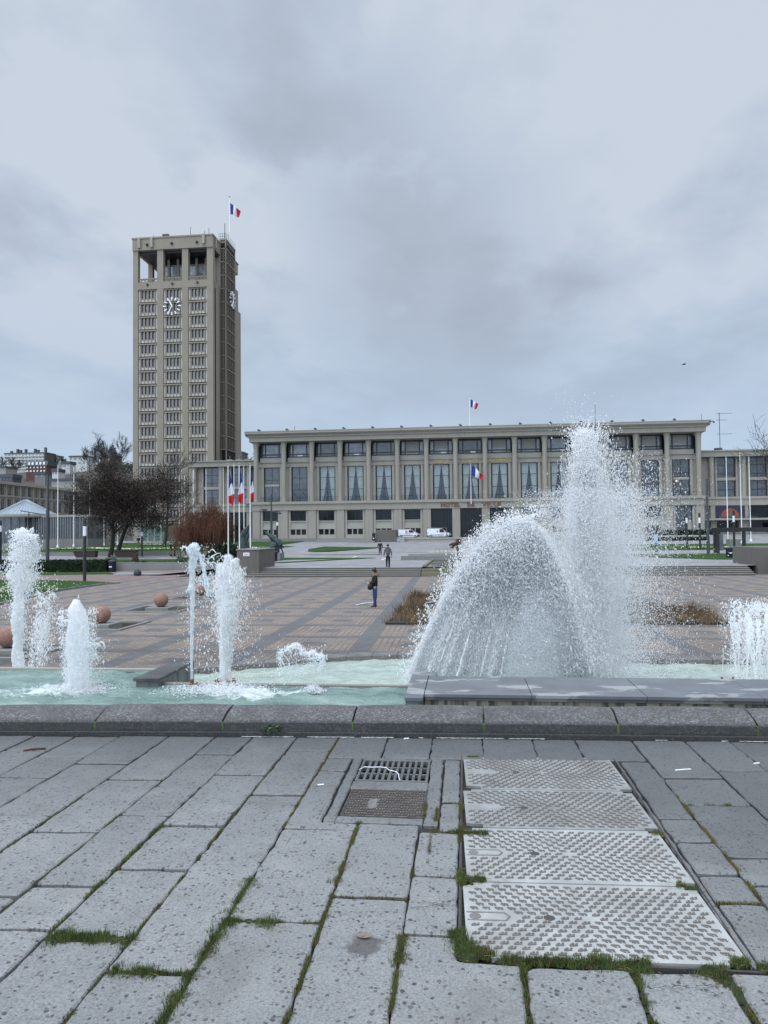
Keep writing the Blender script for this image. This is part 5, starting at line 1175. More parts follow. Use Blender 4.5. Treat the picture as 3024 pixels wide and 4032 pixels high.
# ---------------------------------------------------------------- hedges, shrubs
def hedge(label, x0, x1, y0, y1, z0, z1, n, mat='leaf_hedge', s=.07, name='hedge', cat='hedge'):
    c = np.array([(x0+x1)/2, (y0+y1)/2, z0]); g = thing(name, label, cat, tuple(c)); mb = MB(); mb.bbox(x0-c[0]+.05, x1-c[0]-.05, y0-c[1]+.05, y1-c[1]-.05, 0, z1-z0-.05, .05); mb.build('core', M[mat], g)
    C = rng.uniform(0, 1, (n, 3)); f = rng.integers(0, 4, n); C[f == 0, 1] = 0; C[f == 1, 2] = 1; C[f == 2, 0] = 1; C[f == 3, 1] = 0
    C = C*np.array([x1-x0, y1-y0, z1-z0])+np.array([x0, y0, z0])-c+rng.normal(0, .035, (n, 3)); leafquads('leaves', C, s, M[mat], g); return g
def leafquads(name, C, s, mats, parent, mi=None, drop=0.):
    n = len(C); a = rng.normal(0, 1, (n, 3)); a[:, 2] -= drop; a /= np.linalg.norm(a, axis=1)[:, None]; b_ = np.cross(a, rng.normal(0, 1, (n, 3))); b_ /= np.linalg.norm(b_, axis=1)[:, None]
    ss = (s*rng.uniform(.5, 1.4, n))[:, None]; V = np.stack([C-a*ss, C+b_*ss*.55, C+a*ss, C-b_*ss*.55], 1).reshape(-1, 3)
    return np_mesh(name, V, np.arange(n*4).reshape(-1, 4), mats, parent, mi=mi)
hz0 = zl(59)
hedge('clipped dark hedge at left behind the black lamp bollard', -46, float(D(425, 2215, 59.3)[0]), 58.9, 59.9, hz0-.1, float(D(200, 2207, 59)[2]), 9000)
hedge('dark clipped box hedge in front of the green doors of the tower foot', -60, -53, 160, 161.5, .6, 2.3, 2500, s=.12); hedge('dark low hedge right of the far bare tree below the tower', -51.6, -46, 152, 153.5, .5, 2.9, 2500, s=.12)
hedge('dark low hedge in front of the right end bays of the town hall', 36, 50, 152, 153, 1.0, 2.1, 2600, s=.12); hedge('dark clipped hedge strip on the terrace before the right end of the town hall', 33, 44, 140, 141, .1, .8, 1800, s=.1)
def shrub(label, px, py, Y, w, h, n, mat, s=.06, name='shrub'):
    q = D(px, py, Y); q[2] = zl(Y) if px < 1000 else zg(q[0], Y); g = thing(name, label, 'shrub', tuple(q))
    d = rng.normal(0, 1, (n, 3)); d /= np.linalg.norm(d, axis=1)[:, None]; r = rng.uniform(.5, 1.05, n)**.6; C = d*r[:, None]*np.array([w/2, w/2*.8, h/2])*(1+.25*np.sin(d[:, :1]*5+px)); C[:, 2] += h/2; leafquads('leaves', C, s, M[mat], g)
    mb = MB()
    for _ in range(7):
        e_ = np.array([random.gauss(0, w*.2), random.gauss(0, w*.2), h*.7]); mb.tube([(0, 0, 0), e_*.5+[0, 0, .05], e_], [.02, .014, .006], 4)
    mb.build('stems', M['bark'], g)
shrub('silvery grey shrub above the litter bin on the low garden wall', 440, 2200, 61, 1.15, 1.25, 1500, 'leaf_grey')
shrub('dark green bush on the low wall left of the thin jet', 720, 2190, 61, 1.3, 1.25, 1600, 'leaf_green'); shrub('low green plants along the wall right of the grey shrub', 500, 2200, 61.2, 1.4, .8, 900, 'leaf_green'); shrub('low dark plants in the middle of the garden wall', 575, 2200, 61.2, 1.3, .75, 900, 'leaf_hedge')
shrub('small leafy plants near the middle of the garden wall before the dark bush', 640, 2200, 61.2, 1.5, .8, 900, 'leaf_green'); shrub('reddish small shrub beside the bench on the garden wall', 535, 2190, 63, .7, 1.3, 500, 'straw_dark'); shrub('spiky dark green clump with white blooms at the foot of the first flagged pole', 885, 2165, 64, 2.5, 2.2, 1800, 'leaf_hedge', .12); shrub('bush at the right end of the garden wall beneath the weeping tree', 830, 2195, 61.2, 1.6, 1.1, 1200, 'leaf_green')
# ---------------------------------------------------------------- benches, bins, lamps, poles
def bench(label, px0, px1, py, Y):
    a_, b2 = D(px0, py, Y), D(px1, py, Y); z = zl(Y)+.06; g = thing('bench', label, 'bench', ((a_[0]+b2[0])/2, Y, z), 0, 'dark benches in the left garden'); w = (b2[0]-a_[0])/2
    mb = MB(); mb.profile_y([(-w, .72), (-w+.35, .05), (w-.05, .05), (w, .72)], -.3, .3); mb.build('body', M['wood_dark'], g); mb = MB(); mb.bbox(-w, w, -.34, .34, .72, .8, .02); mb.build('seat', M['wood_dark'], g)
bench('dark timber block bench left of the lamp bollard under the copper tree', 292, 381, 2190, 80); bench('dark timber block bench at the foot of the copper tree, longer than its neighbour', 452, 541, 2190, 80)
def bin_(label, px, py, Y, z, h=1.0):
    q = D(px, py, Y); g = thing('litter_bin', label, 'litter bin', (q[0], Y, z)); mb = MB(); mb.lathe(0, 0, [(.26, 0), (.29, .05), (.33, h*.8), (.34, h*.86), (.31, h*.88)], 14); mb.build('bin_body', M['cloth_navy'], g, True)
    mb = MB(); mb.lathe(0, 0, [(.355, h*.86), (.36, h*.9), (.3, h*.97), (.12, h)], 14); mb.build('lid', M['black'], g, True); mb = MB(); mb.box(-.12, .12, -.335, -.325, h*.4, h*.5); mb.build('sticker', M['white'], g)
bin_('round navy litter bin against the end of the low garden wall', 442, 2245, 59.2, zl(59.2)); bin_('dark litter bin on the lawn in front of the right hand bronze sculpture', 1080, 2210, 70, zs_+.05); bin_('dark litter bin on the small lawn at right behind the spray', 2873, 2200, 72, zs_+.05, 1.0)
bin_('small black litter bin beside the tall concrete block below the vans', 1472, 2136, 144.5, .2, 2.0)
def bollard(label, px, ptop, pbot, Y, w=.11, z=None):
    q = D(px, pbot, Y); t = D(px, ptop, Y); z = q[2] if z is None else z; h = t[2]-z; g = thing('lamp_bollard', label, 'lamp post', (q[0], Y, z), 0, 'black lamp posts with a white lantern')
    mb = MB(); mb.cyl(0, 0, 0, h*.72, w, n=14); mb.build('post', M['black'], g, True); mb = MB(); mb.cyl(0, 0, h*.72, h*.87, w*1.02, n=14); mb.build('lantern', M['white'], g, True)
    mb = MB()
    for k in range(12): a = 2*math.pi*k/12; mb.box(w*.85*math.cos(a)-.012, w*.85*math.cos(a)+.012, w*.85*math.sin(a)-.012, w*.85*math.sin(a)+.012, h*.87, h*.985)
    mb.cyl(0, 0, h*.87, h*.98, w*.55, n=10); mb.cyl(0, 0, h*.985, h, w*1.02, n=14); mb.build('cap', M['darkgrey'], g)
q = P(333, 2290, ZP); bollard('tall black lamp post with a white band on the lawn corner at left', 333, 2040, 2290, float(q[1]), .115)
bollard('black lamp post at the extreme left edge of the picture', 0, 2050, 2205, 62, .14); bollard('slim black lamp post with a white lantern by the strolling couple below the tower', 559, 2080, 2181, 84, .11, zl(84))
bollard('slim black lamp post with a white band beside the right bronze sculpture', 1092, 2045, 2132, 96, .13); bollard('slim black lamp post at the right end of the town hall, farther from the mast', 2706, 2021, 2158, 92, .11); bollard('second slim lamp post with white top just left of the dark mast', 2757, 2020, 2160, 90, .12); bollard('slim lamp post with white top in front of the theatre banner', 2892, 2010, 2170, 84, .12)
def mast(label, px, ptop, pbot, Y, arm=0, z=None):
    q = D(px, pbot, Y); t = D(px, ptop, Y); z = q[2] if z is None else z; h = t[2]-z; g = thing('lighting_mast', label, 'lamp post', (q[0], Y, z)); mb = MB(); mb.cyl(0, 0, 0, h*.6, .17, n=12); mb.cyl(0, 0, h*.6, h, .11, n=12); mb.build('mast', M['darkgrey'], g, True)
    mb = MB()
    if arm < 0: mb.tube([(-.1, 0, h*.545), (-2.9, 0, h*.60)], .05, 6); mb.tube([(-2.0, 0, h*.58), (-2.0, 0, h*.54)], .06, 6)
    elif arm > 0: mb.tube([(-1.6, 0, h*.74), (1.4, 0, h*.68)], .05, 6); mb.box(-1.3, -.6, -.2, .2, h*.735, h*.75); mb.lathe(1.2, 0, [(.22, h*.66), (.22, h*.68)], 10)
    if arm: mb.build('lamp_arm', M['darkgrey'], g)
mast('dark lighting mast with a thin side arm in front of the zinc roofed pavilion', 187, 1868, 2186, 70, -1, zl(70)); mast('dark lighting mast with crossing arms behind the right bronze sculpture', 1069, 1945, 2125, 100, 1, -.75); mast('dark plain lighting mast in front of the right end of the town hall', 2789, 1886, 2172, 82, 0, zs_)
def pole(label, px, ptop, pbot, Y, r=.055, z=None, group=None, ball=True):
    q = D(px, pbot, Y); t = D(px, ptop, Y); z = float(q[2]) if z is None else z; h = t[2]-z; g = thing('flagpole', label, 'flagpole', (q[0], Y, z), 0, group)
    mb = MB(); mb.tube([(0, 0, 0), (0, 0, h*.5), (0, 0, h)], [r, r*.85, r*.62], 10); mb.build('pole', M['white'], g, True)
    if ball: mb = MB(); mb.sphere((0, 0, h+.05), .085, 10, 7); mb.build('finial', M['conc_pale'], g, True)
    mb = MB(); mb.lathe(0, 0, [(r*2.6, 0), (r*2.4, .15), (r*1.4, .4)], 10); mb.build('base', M['white'], g, True); return g, q, h
WP = 'bare white flagpoles in the gardens'
for (px, t, b2, Y, lb) in ((227, 1829, 2156, 112, 'bare white flagpole leftmost of the row, right beside the pavilion roof'), (290, 1838, 2152, 115, 'bare white flagpole second from the left, in front of the pavilion glass wall'), (353, 1900, 2150, 118, 'bare white flagpole third from the left, behind the black lamp post'), (409, 1950, 2148, 120, 'bare white flagpole fourth from the left, beside the trunks of the copper tree'),
                         (463, 1960, 2146, 122, 'bare white flagpole hidden mostly behind the copper tree trunk'), (706, 1870, 2140, 124, 'bare white flagpole right of the bare tree, left one of a close pair'), (727, 1872, 2142, 122, 'bare white flagpole right of the bare tree, right one of a close pair'), (762, 1850, 2140, 124, 'bare white flagpole in front of the tower corner at the left of the side wing'), (812, 1847, 2145, 121, 'bare white flagpole in front of the first window of the left wing'),
                         (880, 1843, 2146, 120, 'bare white flagpole rising above the weeping tree'), (922, 1824, 2146, 118, 'bare white flagpole between the first and the second flag'), (961, 1836, 2150, 114, 'bare white flagpole between the second and the third flag'),
                         (2867, 1800, 2135, 112, 'bare white flagpole leftmost of the three at right, before the theatre banner'), (2922, 1783, 2139, 108, 'bare white flagpole middle one of the three at right'), (2957, 1800, 2132, 114, 'bare white flagpole rightmost of the three at right')): pole(lb, px, t, b2, Y, .075, group=WP)
M['fblue'] = M_simple('flag_blue', (.012, .025, .17), .8, .15, 3); M['fwhite'] = M_simple('flag_white', (.62, .62, .68), .8, .06, 3); M['fred'] = M_simple('flag_red', (.50, .018, .025), .8, .15, 3)
def flag(label, grid, name='flag', group=None):
    """grid of points [row along the hoist][along the fly], three vertical bands"""
    G = np.array(grid); n, m = G.shape[:2]; o_ = G[0, 0]; mb = MB(); mb.add((G-o_).reshape(-1, 3), [(i*m+j, i*m+j+1, (i+1)*m+j+1, (i+1)*m+j) for i in range(n-1) for j in range(m-1)])
    mb.m = [min(2, int(3*j/(m-1))) for i in range(n-1) for j in range(m-1)]; o = mb.build(name, [M['fblue'], M['fwhite'], M['fred']], smooth=True); o.location = o_; return tag(o, label, 'flag', group)
# three hanging flags, draped down the pole
Yf = 60.
for k, (px, tp) in enumerate(((899, 1830), (943, 1829), (986, 1829))):
    pole(('white pole carrying the left drooping tricolour flag', 'white pole carrying the middle drooping tricolour flag', 'white pole carrying the right drooping tricolour flag')[k], px, tp, 2190, Yf, .055, -1.0, 'white poles with tricolour flags')
    g0 = []; n, m = 14, 16; wd_, dr = ((.44, 3.05), (.40, 2.9), (.32, 2.75))[k]; sh = (0., -.22, -.08)[k]
    z0 = D(px, tp+20, Yf)[2]; x0 = D(px, tp+20, Yf)[0]
    for i in range(n):                    # i along the hoist, j along the fly (hangs down)
        row = []; s = i/(n-1)
        for j in range(m):
            t = j/(m-1); w = wd_*min(1., .12+1.25*t)*(1-.25*max(0, t-.75)*2)
            row.append((x0+.06+w*(1-s)*(1 if k else 1)+sh*t*(.6+.4*s), Yf-.05+.10*math.sin(s*9+t*3+k)*(.3+t), z0-.10-.75*s*(1-t)-dr*t*(1-.13*s*t)+.12*(1-s)*t-.0))
        g0.append(row)
    flag(('drooping tricolour flag on the left of the three white poles', 'drooping tricolour flag on the middle of the three white poles', 'drooping narrow tricolour flag on the right of the three white poles')[k], g0, 'flag', 'drooping tricolour flags')
# ---------------------------------------------------------------- bronzes
def blob(name, segs, mat, parent, jit=.2):
    mb = MB()
    for pts, rad in segs: mb.tube([np.array(p)+np.array([random.gauss(0, jit*.1), random.gauss(0, jit*.1), random.gauss(0, jit*.1)]) for p in pts], rad, 9)
    o = mb.build(name, mat, parent, True); me = o.data
    r = np.random.default_rng(3)
    for v in me.vertices: v.co += Vector(r.normal(0, .018, 3))
    return o
Yb = 74; s_ = Yb/FPX
def rel(px, py, c): return ((px-c[0])*s_, 0, (c[1]-py)*s_)
c = (1075, 2176); q = D(c[0], c[1], Yb); g = thing('bronze_sculpture', 'dark bronze winged figure leaning on its pedestal, one long wing pointing up left', 'sculpture', (q[0], Yb, q[2]))
b_ = lambda *pp: [rel(x, y, c) for x, y in pp]
blob('figure_body', [(b_((1062, 2176), (1072, 2158), (1084, 2142), (1090, 2130), (1080, 2112)), [.45, .5, .42, .32, .2]), (b_((1092, 2176), (1090, 2155), (1084, 2136)), [.22, .28, .3]), (b_((1056, 2174), (1076, 2172)), [.2, .35])], M['bronze'], g)
mb = MB()
for pp, w0 in (([(1041, 2090), (1058, 2104), (1073, 2114), (1092, 2132), (1104, 2146)], .28), ([(1070, 2110), (1082, 2118), (1098, 2134), (1108, 2148)], .35)):
    p = b_(*pp); mb.tube([np.array(a_)+[0, -.1, 0] for a_ in p], [.06, w0*.6, w0, w0*.9, .1][:len(p)], 7)
mb.build('wing', M['bronze'], g, True)
mb = MB(); mb.tube(b_((1098, 2136), (1107, 2152), (1114, 2172), (1117, 2178)), [.14, .09, .07, .06], 6); mb.tube(b_((1108, 2148), (1119, 2152), (1105, 2160)), [.12, .08, .1], 6); mb.tube(b_((1060, 2152), (1068, 2150)), [.1, .14], 6); mb.build('limbs', M['bronze'], g, True)
mb = MB(); mb.bbox(-1.0, .95, -.9, .9, -.72, -.03, .03); mb.build('pedestal', M['conc_grey'], g)
mb = MB(); mb.tube([(1.08, -.3, -.1), (1.1, -.3, -1.15)], .03, 6); mb.build('prop', M['conc_grey'], g)
c = (962, 2156); q = D(c[0], c[1], 70); s_ = 70/FPX; g = thing('bronze_sculpture', 'dark bronze figure with a raised wing behind the flagged poles and the concrete block', 'sculpture', (q[0], 70, q[2]))
blob('figure_body', [(b_((960, 2162), (958, 2140), (956, 2118), (952, 2102)), [.5, .5, .36, .25]), (b_((975, 2165), (968, 2140), (962, 2120)), [.3, .3, .3])], M['bronze'], g)
mb = MB(); mb.tube(b_((950, 2125), (962, 2100), (972, 2082), (983, 2064)), [.3, .36, .26, .05], 7); mb.tube(b_((966, 2135), (974, 2110), (979, 2090)), [.2, .22, .05], 6); mb.build('wing', M['bronze'], g, True); mb = MB(); mb.bbox(-.9, .9, -.8, .8, -1.3, -.1, .03); mb.build('pedestal', M['conc_grey'], g)
q = D(1046, 2196, 66); mb = MB(); mb.prism([(-.25, -.3), (.45, -.3), (.3, .3), (-.25, .3)], 0, 1.5); o = mb.build('stone_stele', M['conc_grey']); o.location = (q[0], 66, -.82); tag(o, 'slanted grey stone beside the pedestal of the winged bronze', 'stone block')
# ---------------------------------------------------------------- rusty anchor
Ya = 63.; s_ = Ya/FPX; c = (1812, 2225); q = D(c[0], c[1], Ya); g = thing('anchor', 'rusty iron anchor standing on its shank in the cascade left of the spray', 'anchor', (q[0], Ya, q[2]))
mb = MB(); mb.tube(b_((1816, 2235), (1811, 2200), (1804, 2165), (1798, 2145)), [.11, .13, .12, .11], 7); mb.build('shank', M['rust'], g, True)
mb = MB(); mb.tube(b_((1806, 2138), (1794, 2142), (1782, 2143), (1770, 2146)), [.2, .16, .14, .05], 6); mb.add(*([[(-.9, -.15, 1.68), (-.9, .15, 1.62), (-.25, .12, 1.85), (-.2, -.12, 2.0)], [(0, 1, 2, 3)]])); mb.tube(b_((1790, 2147), (1784, 2156), (1773, 2154)), [.08, .1, .03], 6); mb.build('fluke', M['rust'], g, True)
mb = MB()
for k in range(7):
    a0 = random.uniform(0, 3.14); cc = np.array(rel(1806, 2135, c)); mb.tube([cc+.24*np.array([math.cos(a0)*math.cos(t), math.sin(a0)*math.cos(t), math.sin(t)*1.1]) for t in np.linspace(0, 6.28, 14)], .03, 4)
mb.build('chain_bundle', M['rust'], g)
# ---------------------------------------------------------------- retaining wall, vans
g = thing('retaining_wall', 'long pale low wall in front of the two white vans', 'wall', (0, 0, 0)); Yw = 146.
xa, xb = D(1590, 2120, Yw)[0], D(2300, 2120, Yw)[0]; zt0, zb0 = D(1700, 2117, Yw)[2], D(1700, 2141, Yw)[2]-.2
mb = MB(); mb.box(xa+.1, xb, Yw+.1, Yw+.8, zb0, zt0-.28); mb.build('wall_body', M['facade'], g); mb = MB(); mb.bbox(xa, xb, Yw, Yw+1, zt0-.28, zt0, .04); mb.build('coping', M['conc_pale'], g)
mb = MB(); mb.box(xa-3, xb+12, Yw+1.02, 157, -.2, zt0-.04); struct(mb.build('forecourt', M['terrace']))
ZV = zt0-.04
g = thing('concrete_block', 'tall square concrete block left of the white vans', 'wall', (0, 0, 0)); xa2, xb2 = D(1480, 2100, 145)[0], D(1559, 2100, 145)[0]
mb = MB(); mb.bbox(xa2, xb2, 145, 150, -.2, D(1520, 2086, 145)[2], .05); mb.build('block', M['conc_dark'], g)
q = D(1576, 2125, 145.5); mb = MB(); mb.box(q[0]-.75, q[0]+.85, 145.3, 145.5, q[2]-.6, q[2]+.55); o = mb.build('noticeboard', M_simple('collage_panel', (.26, .29, .29), .6, .7, 4)); tag(o, 'mottled grey panel leaning between the concrete block and the pale wall', 'panel')
mb = MB(); n_ = 9
for i in range(n_): mb.box(D(1245-0*i, 2120, 144)[0], xa2-.05, 142.5+i*.45, 150+.001*i, -.2, .12+(1.05)*(i+1)/n_)
struct(mb.build('forecourt_steps', M['step_top']))
mb = MB(); mb.box(-46, D(1245, 2120, 144)[0], 150, 150.4, -.3, 1.2); tag(mb.build('low_wall', M['conc_grey']), 'low grey wall along the foot of the left half of the town hall', 'wall')
def van(label, px, py, Y, L_=4.4, H_=1.85, z=0., logo='cross', grp=None):
    q = D(px, py, Y); g = thing('van', label, 'van', (q[0], Y, z)); h = L_/2; W = .88
    side = [(-h, .32), (-h, 1.25), (-h+.05, H_-.12), (-h+.22, H_), (.35, H_), (.78, H_-.12), (1.42, 1.18), (h-.22, .98), (h-.02, .78), (h, .35), (h-.1, .25), (-h+.1, .25)]
    mb = MB(); n = len(side); k = .0
    V = []
    for yy, s in ((-W, 1), (-W*1.0, 1), (W, 1)): pass
    for yy, ins in ((-W+.10, .06), (-W, 0), (W, 0), (W-.10, .06)):
        for x, zz in side: V.append((x*(1-ins*.15), yy*(1-(.13 if zz > 1.2 else 0)), zz-(ins if zz > 1.3 else 0)))
    F_ = [tuple(range(n-1, -1, -1)), tuple(3*n+i for i in range(n))]
    F_ = [tuple(range(n)), tuple(3*n+i for i in range(n-1, -1, -1))]
    for r in range(3): F_ += [(r*n+(i+1) % n, r*n+i, (r+1)*n+i, (r+1)*n+(i+1) % n) for i in range(n)]
    mb.add(V, F_); mb.build('body', M['white_car'], g, True)
    def panel(pts, name, mat, y=-W-.004):
        m2 = MB(); m2.add([(x, y*(1-(.13*(zz-1.2)/(H_-1.2) if zz > 1.2 else 0)), zz) for x, zz in pts]+[(x, y*(1-(.13*(zz-1.2)/(H_-1.2) if zz > 1.2 else 0))+.02, zz) for x, zz in pts], [tuple(range(len(pts)-1, -1, -1))]+[(i, (i+1) % len(pts), len(pts)+(i+1) % len(pts), len(pts)+i) for i in range(len(pts))]); return m2.build(name, mat, g)
    panel([(-.12+.25, 1.15), (1.2, 1.1), (.78, H_-.2), (.13, H_-.22)], 'side_window', M['glass_dark'])
    panel([(-h+.9, .52), (.95, .52), (.95, .62), (-h+.9, .62)], 'side_trim', M['black'])
    mb = MB(); mb.add([(.82, -W*.84, H_-.14), (1.40, -W*.95, 1.2), (1.40, W*.95, 1.2), (.82, W*.84, H_-.14)], [(0, 1, 2, 3)]); mb.build('windscreen', M['glass_dark'], g)
    mb = MB(); mb.bbox(h-.42, h+.03, -W-.005, W+.005, .24, .62, .04); mb.box(-h-.03, -h+.3, -W-.005, W+.005, .24, .5); mb.build('bumper', M['black'], g)
    for sx in (-h+.72, h-.82):
        for sy in (-W+.08, W-.08):
            w = MB(); w.tube([(sx, sy-.1, .31), (sx, sy+.1, .31)], .31, 16); tyre = w.build('wheel', M['black'], g, True); r = MB(); r.tube([(sx, sy-.115, .31), (sx, sy+.115, .31)], .19, 12); r.build('rim', M['zinc'], tyre, True)
    mb = MB(); mb.box(h-.34, h-.1, -W-.008, -W+.1, .74, .9); mb.build('headlight', M['glass'], g); mb = MB(); mb.box(-h-.01, -h+.08, -W-.008, -W+.06, .8, 1.25); mb.build('taillight', M['fred'], g)
    if logo == 'cross':
        panel([(-.62, 1.12), (-.18, 1.12), (-.18, 1.5), (-.62, 1.5)], 'red_emblem', M['fred'], -W-.006); m2 = MB(); m2.box(-.42, -.38, -W-.012, -W+.01, 1.16, 1.46); m2.box(-.56, -.24, -W-.0122, -W+.01, 1.29, 1.33); m2.build('emblem_cross', M['white'], g)
        panel([(-.65, .86), (.4, .86), (.4, .92), (-.65, .92)], 'lettering', M_simple('faint_letters', (.35, .25, .25), .6), -W-.006)
    elif logo: panel([(-.5, 1.2), (-.12, 1.2), (-.2, 1.5), (-.42, 1.5)], 'grey_emblem', M_simple('grey_emblem', (.3, .22, .22), .6), -W-.006)
    return g
M['white_car'] = M_simple('white_car_paint', (.74, .75, .77), .25, .03)
van('white van with a red square emblem, left of the two by the entrance', 1609, 2109, 152.4, 4.45, 1.82, ZV, 'cross'); van('white van with a sliding side door, right of the two by the entrance', 1729, 2108, 153, 4.95, 1.95, ZV, 'grey'); van('small white car parked far behind the copper tree by the pavilion', 370, 2128, 172, 4.2, 1.75, .8, None)
g = thing('grid_fence', 'thin grey mesh fence panel standing around the right van', 'fence', (0, 0, 0)); mb = MB(); q = D(1757, 2110, 151); 
for x in (q[0]-4.0, q[0], q[0]+.1): mb.box(x-.03, x+.03, 151, 151.05, ZV, ZV+2.05)
mb.box(q[0]-4, q[0]+.1, 151, 151.04, ZV+2.0, ZV+2.06)
for i in range(8): mb.box(q[0]-.0-.0+i*.0, q[0]+.02, 151+i*.2, 151.02+i*.2, ZV, ZV+2)
mb.build('bars', M['conc_grey'], g)
# right hand black shelter / pergola frame
g = thing('shelter', 'black steel shelter frame with a glazed end panel at the right edge', 'shelter', (0, 0, 0)); Ys = 88.; q0 = D(2826, 2078, Ys); q1 = D(3120, 2078, Ys); zg0 = zg(26, Ys)
mb = MB(); mb.box(q0[0], q1[0], Ys, Ys+.3, q0[2]-.45, q0[2]); mb.box(q0[0], q1[0], Ys+2.5, Ys+2.8, q0[2]-.45, q0[2]); mb.build('roof_beam', M['black'], g)
for x, w, y in ((q0[0]+.05, .12, Ys), (D(2835, 2100, Ys)[0]+.35, .22, Ys+2.5), (D(2930, 2100, Ys)[0], .18, Ys), (q1[0]-.2, .15, Ys)): mb = MB(); mb.box(x-w, x+w, y+.02, y+.28, zg0, q0[2]-.45); mb.build('post', M['black'], g)
mb = MB(); x0 = D(2838, 2100, Ys)[0]; mb.box(x0, x0+.55, Ys+.9, Ys+.94, zg0+.3, q0[2]-.7); mb.build('glazing', M['glass_pale'], g); mb = MB(); mb.bbox(D(2930, 2100, Ys)[0]+.3, q1[0], Ys+.9, Ys+1.4, zg0+.42, zg0+.5, .01); mb.build('bench_seat', M['black'], g)
q = D(2582, 2096, 95); g = thing('info_pillar', 'slim pale blue information pillar behind the spray on the terrace', 'pillar', (q[0], 95, zs_)); mb = MB(); mb.bbox(-.14, .14, -.1, .1, 0, 1.2, .02); mb.build('post', M['cloth_navy'], g); mb = MB(); mb.bbox(-.2, .2, -.12, .12, 1.2, 2.25, .02); mb.build('panel', M_simple('pale_blue_panel', (.3, .42, .55), .4), g)
mb = MB(); q = D(2895, 2140, 110); mb.bbox(q[0]-.9, q[0]+.9, 110, 111, zg(30, 110), zg(30, 110)+1.1, .03); tag(mb.build('planter', M['conc_grey']), 'grey concrete planter on the right lawn by the white poles', 'planter')
q = D(2945, 2197, 64); mb = MB(); mb.bbox(q[0]-.5, q[0]+1.6, 64, 65, -.85, -.45, .03); tag(mb.build('stone_bench', M['conc_grey']), 'low stone bench beside the concrete block at the right edge', 'bench')
# ---------------------------------------------------------------- people
def skin_mesh(name, verts, edges, radii, mat, parent, lv=1):
    me = bpy.data.meshes.new(name); me.from_pydata(verts, edges, []); o = bpy.data.objects.new(name, me); COL.objects.link(o)
    m1 = o.modifiers.new('skin', 'SKIN'); m1.use_smooth_shade = True; m2 = o.modifiers.new('sub', 'SUBSURF'); m2.levels = m2.render_levels = lv
    for i, r in enumerate(radii): o.data.skin_vertices[0].data[i].radius = r if hasattr(r, '__len__') else (r, r)
    o.data.skin_vertices[0].data[0].use_root = True
    bpy.context.view_layer.update(); m = bpy.data.meshes.new_from_object(o.evaluated_get(bpy.context.evaluated_depsgraph_get())); bpy.data.objects.remove(o)
    m.materials.clear(); m.materials.append(mat); o = bpy.data.objects.new(name, m); COL.objects.link(o); o.parent = parent; return o
def chain(name, pts, rad, mat, parent, extra=()):
    V = list(pts); E = [(i, i+1) for i in range(len(pts)-1)]; Rr = list(rad)
    for at_, ps, rs in extra:
        o_ = len(V); V += list(ps); Rr += list(rs); E.append((at_, o_)); E += [(o_+i, o_+i+1) for i in range(len(ps)-1)]
    return skin_mesh(name, V, E, Rr, mat, parent)
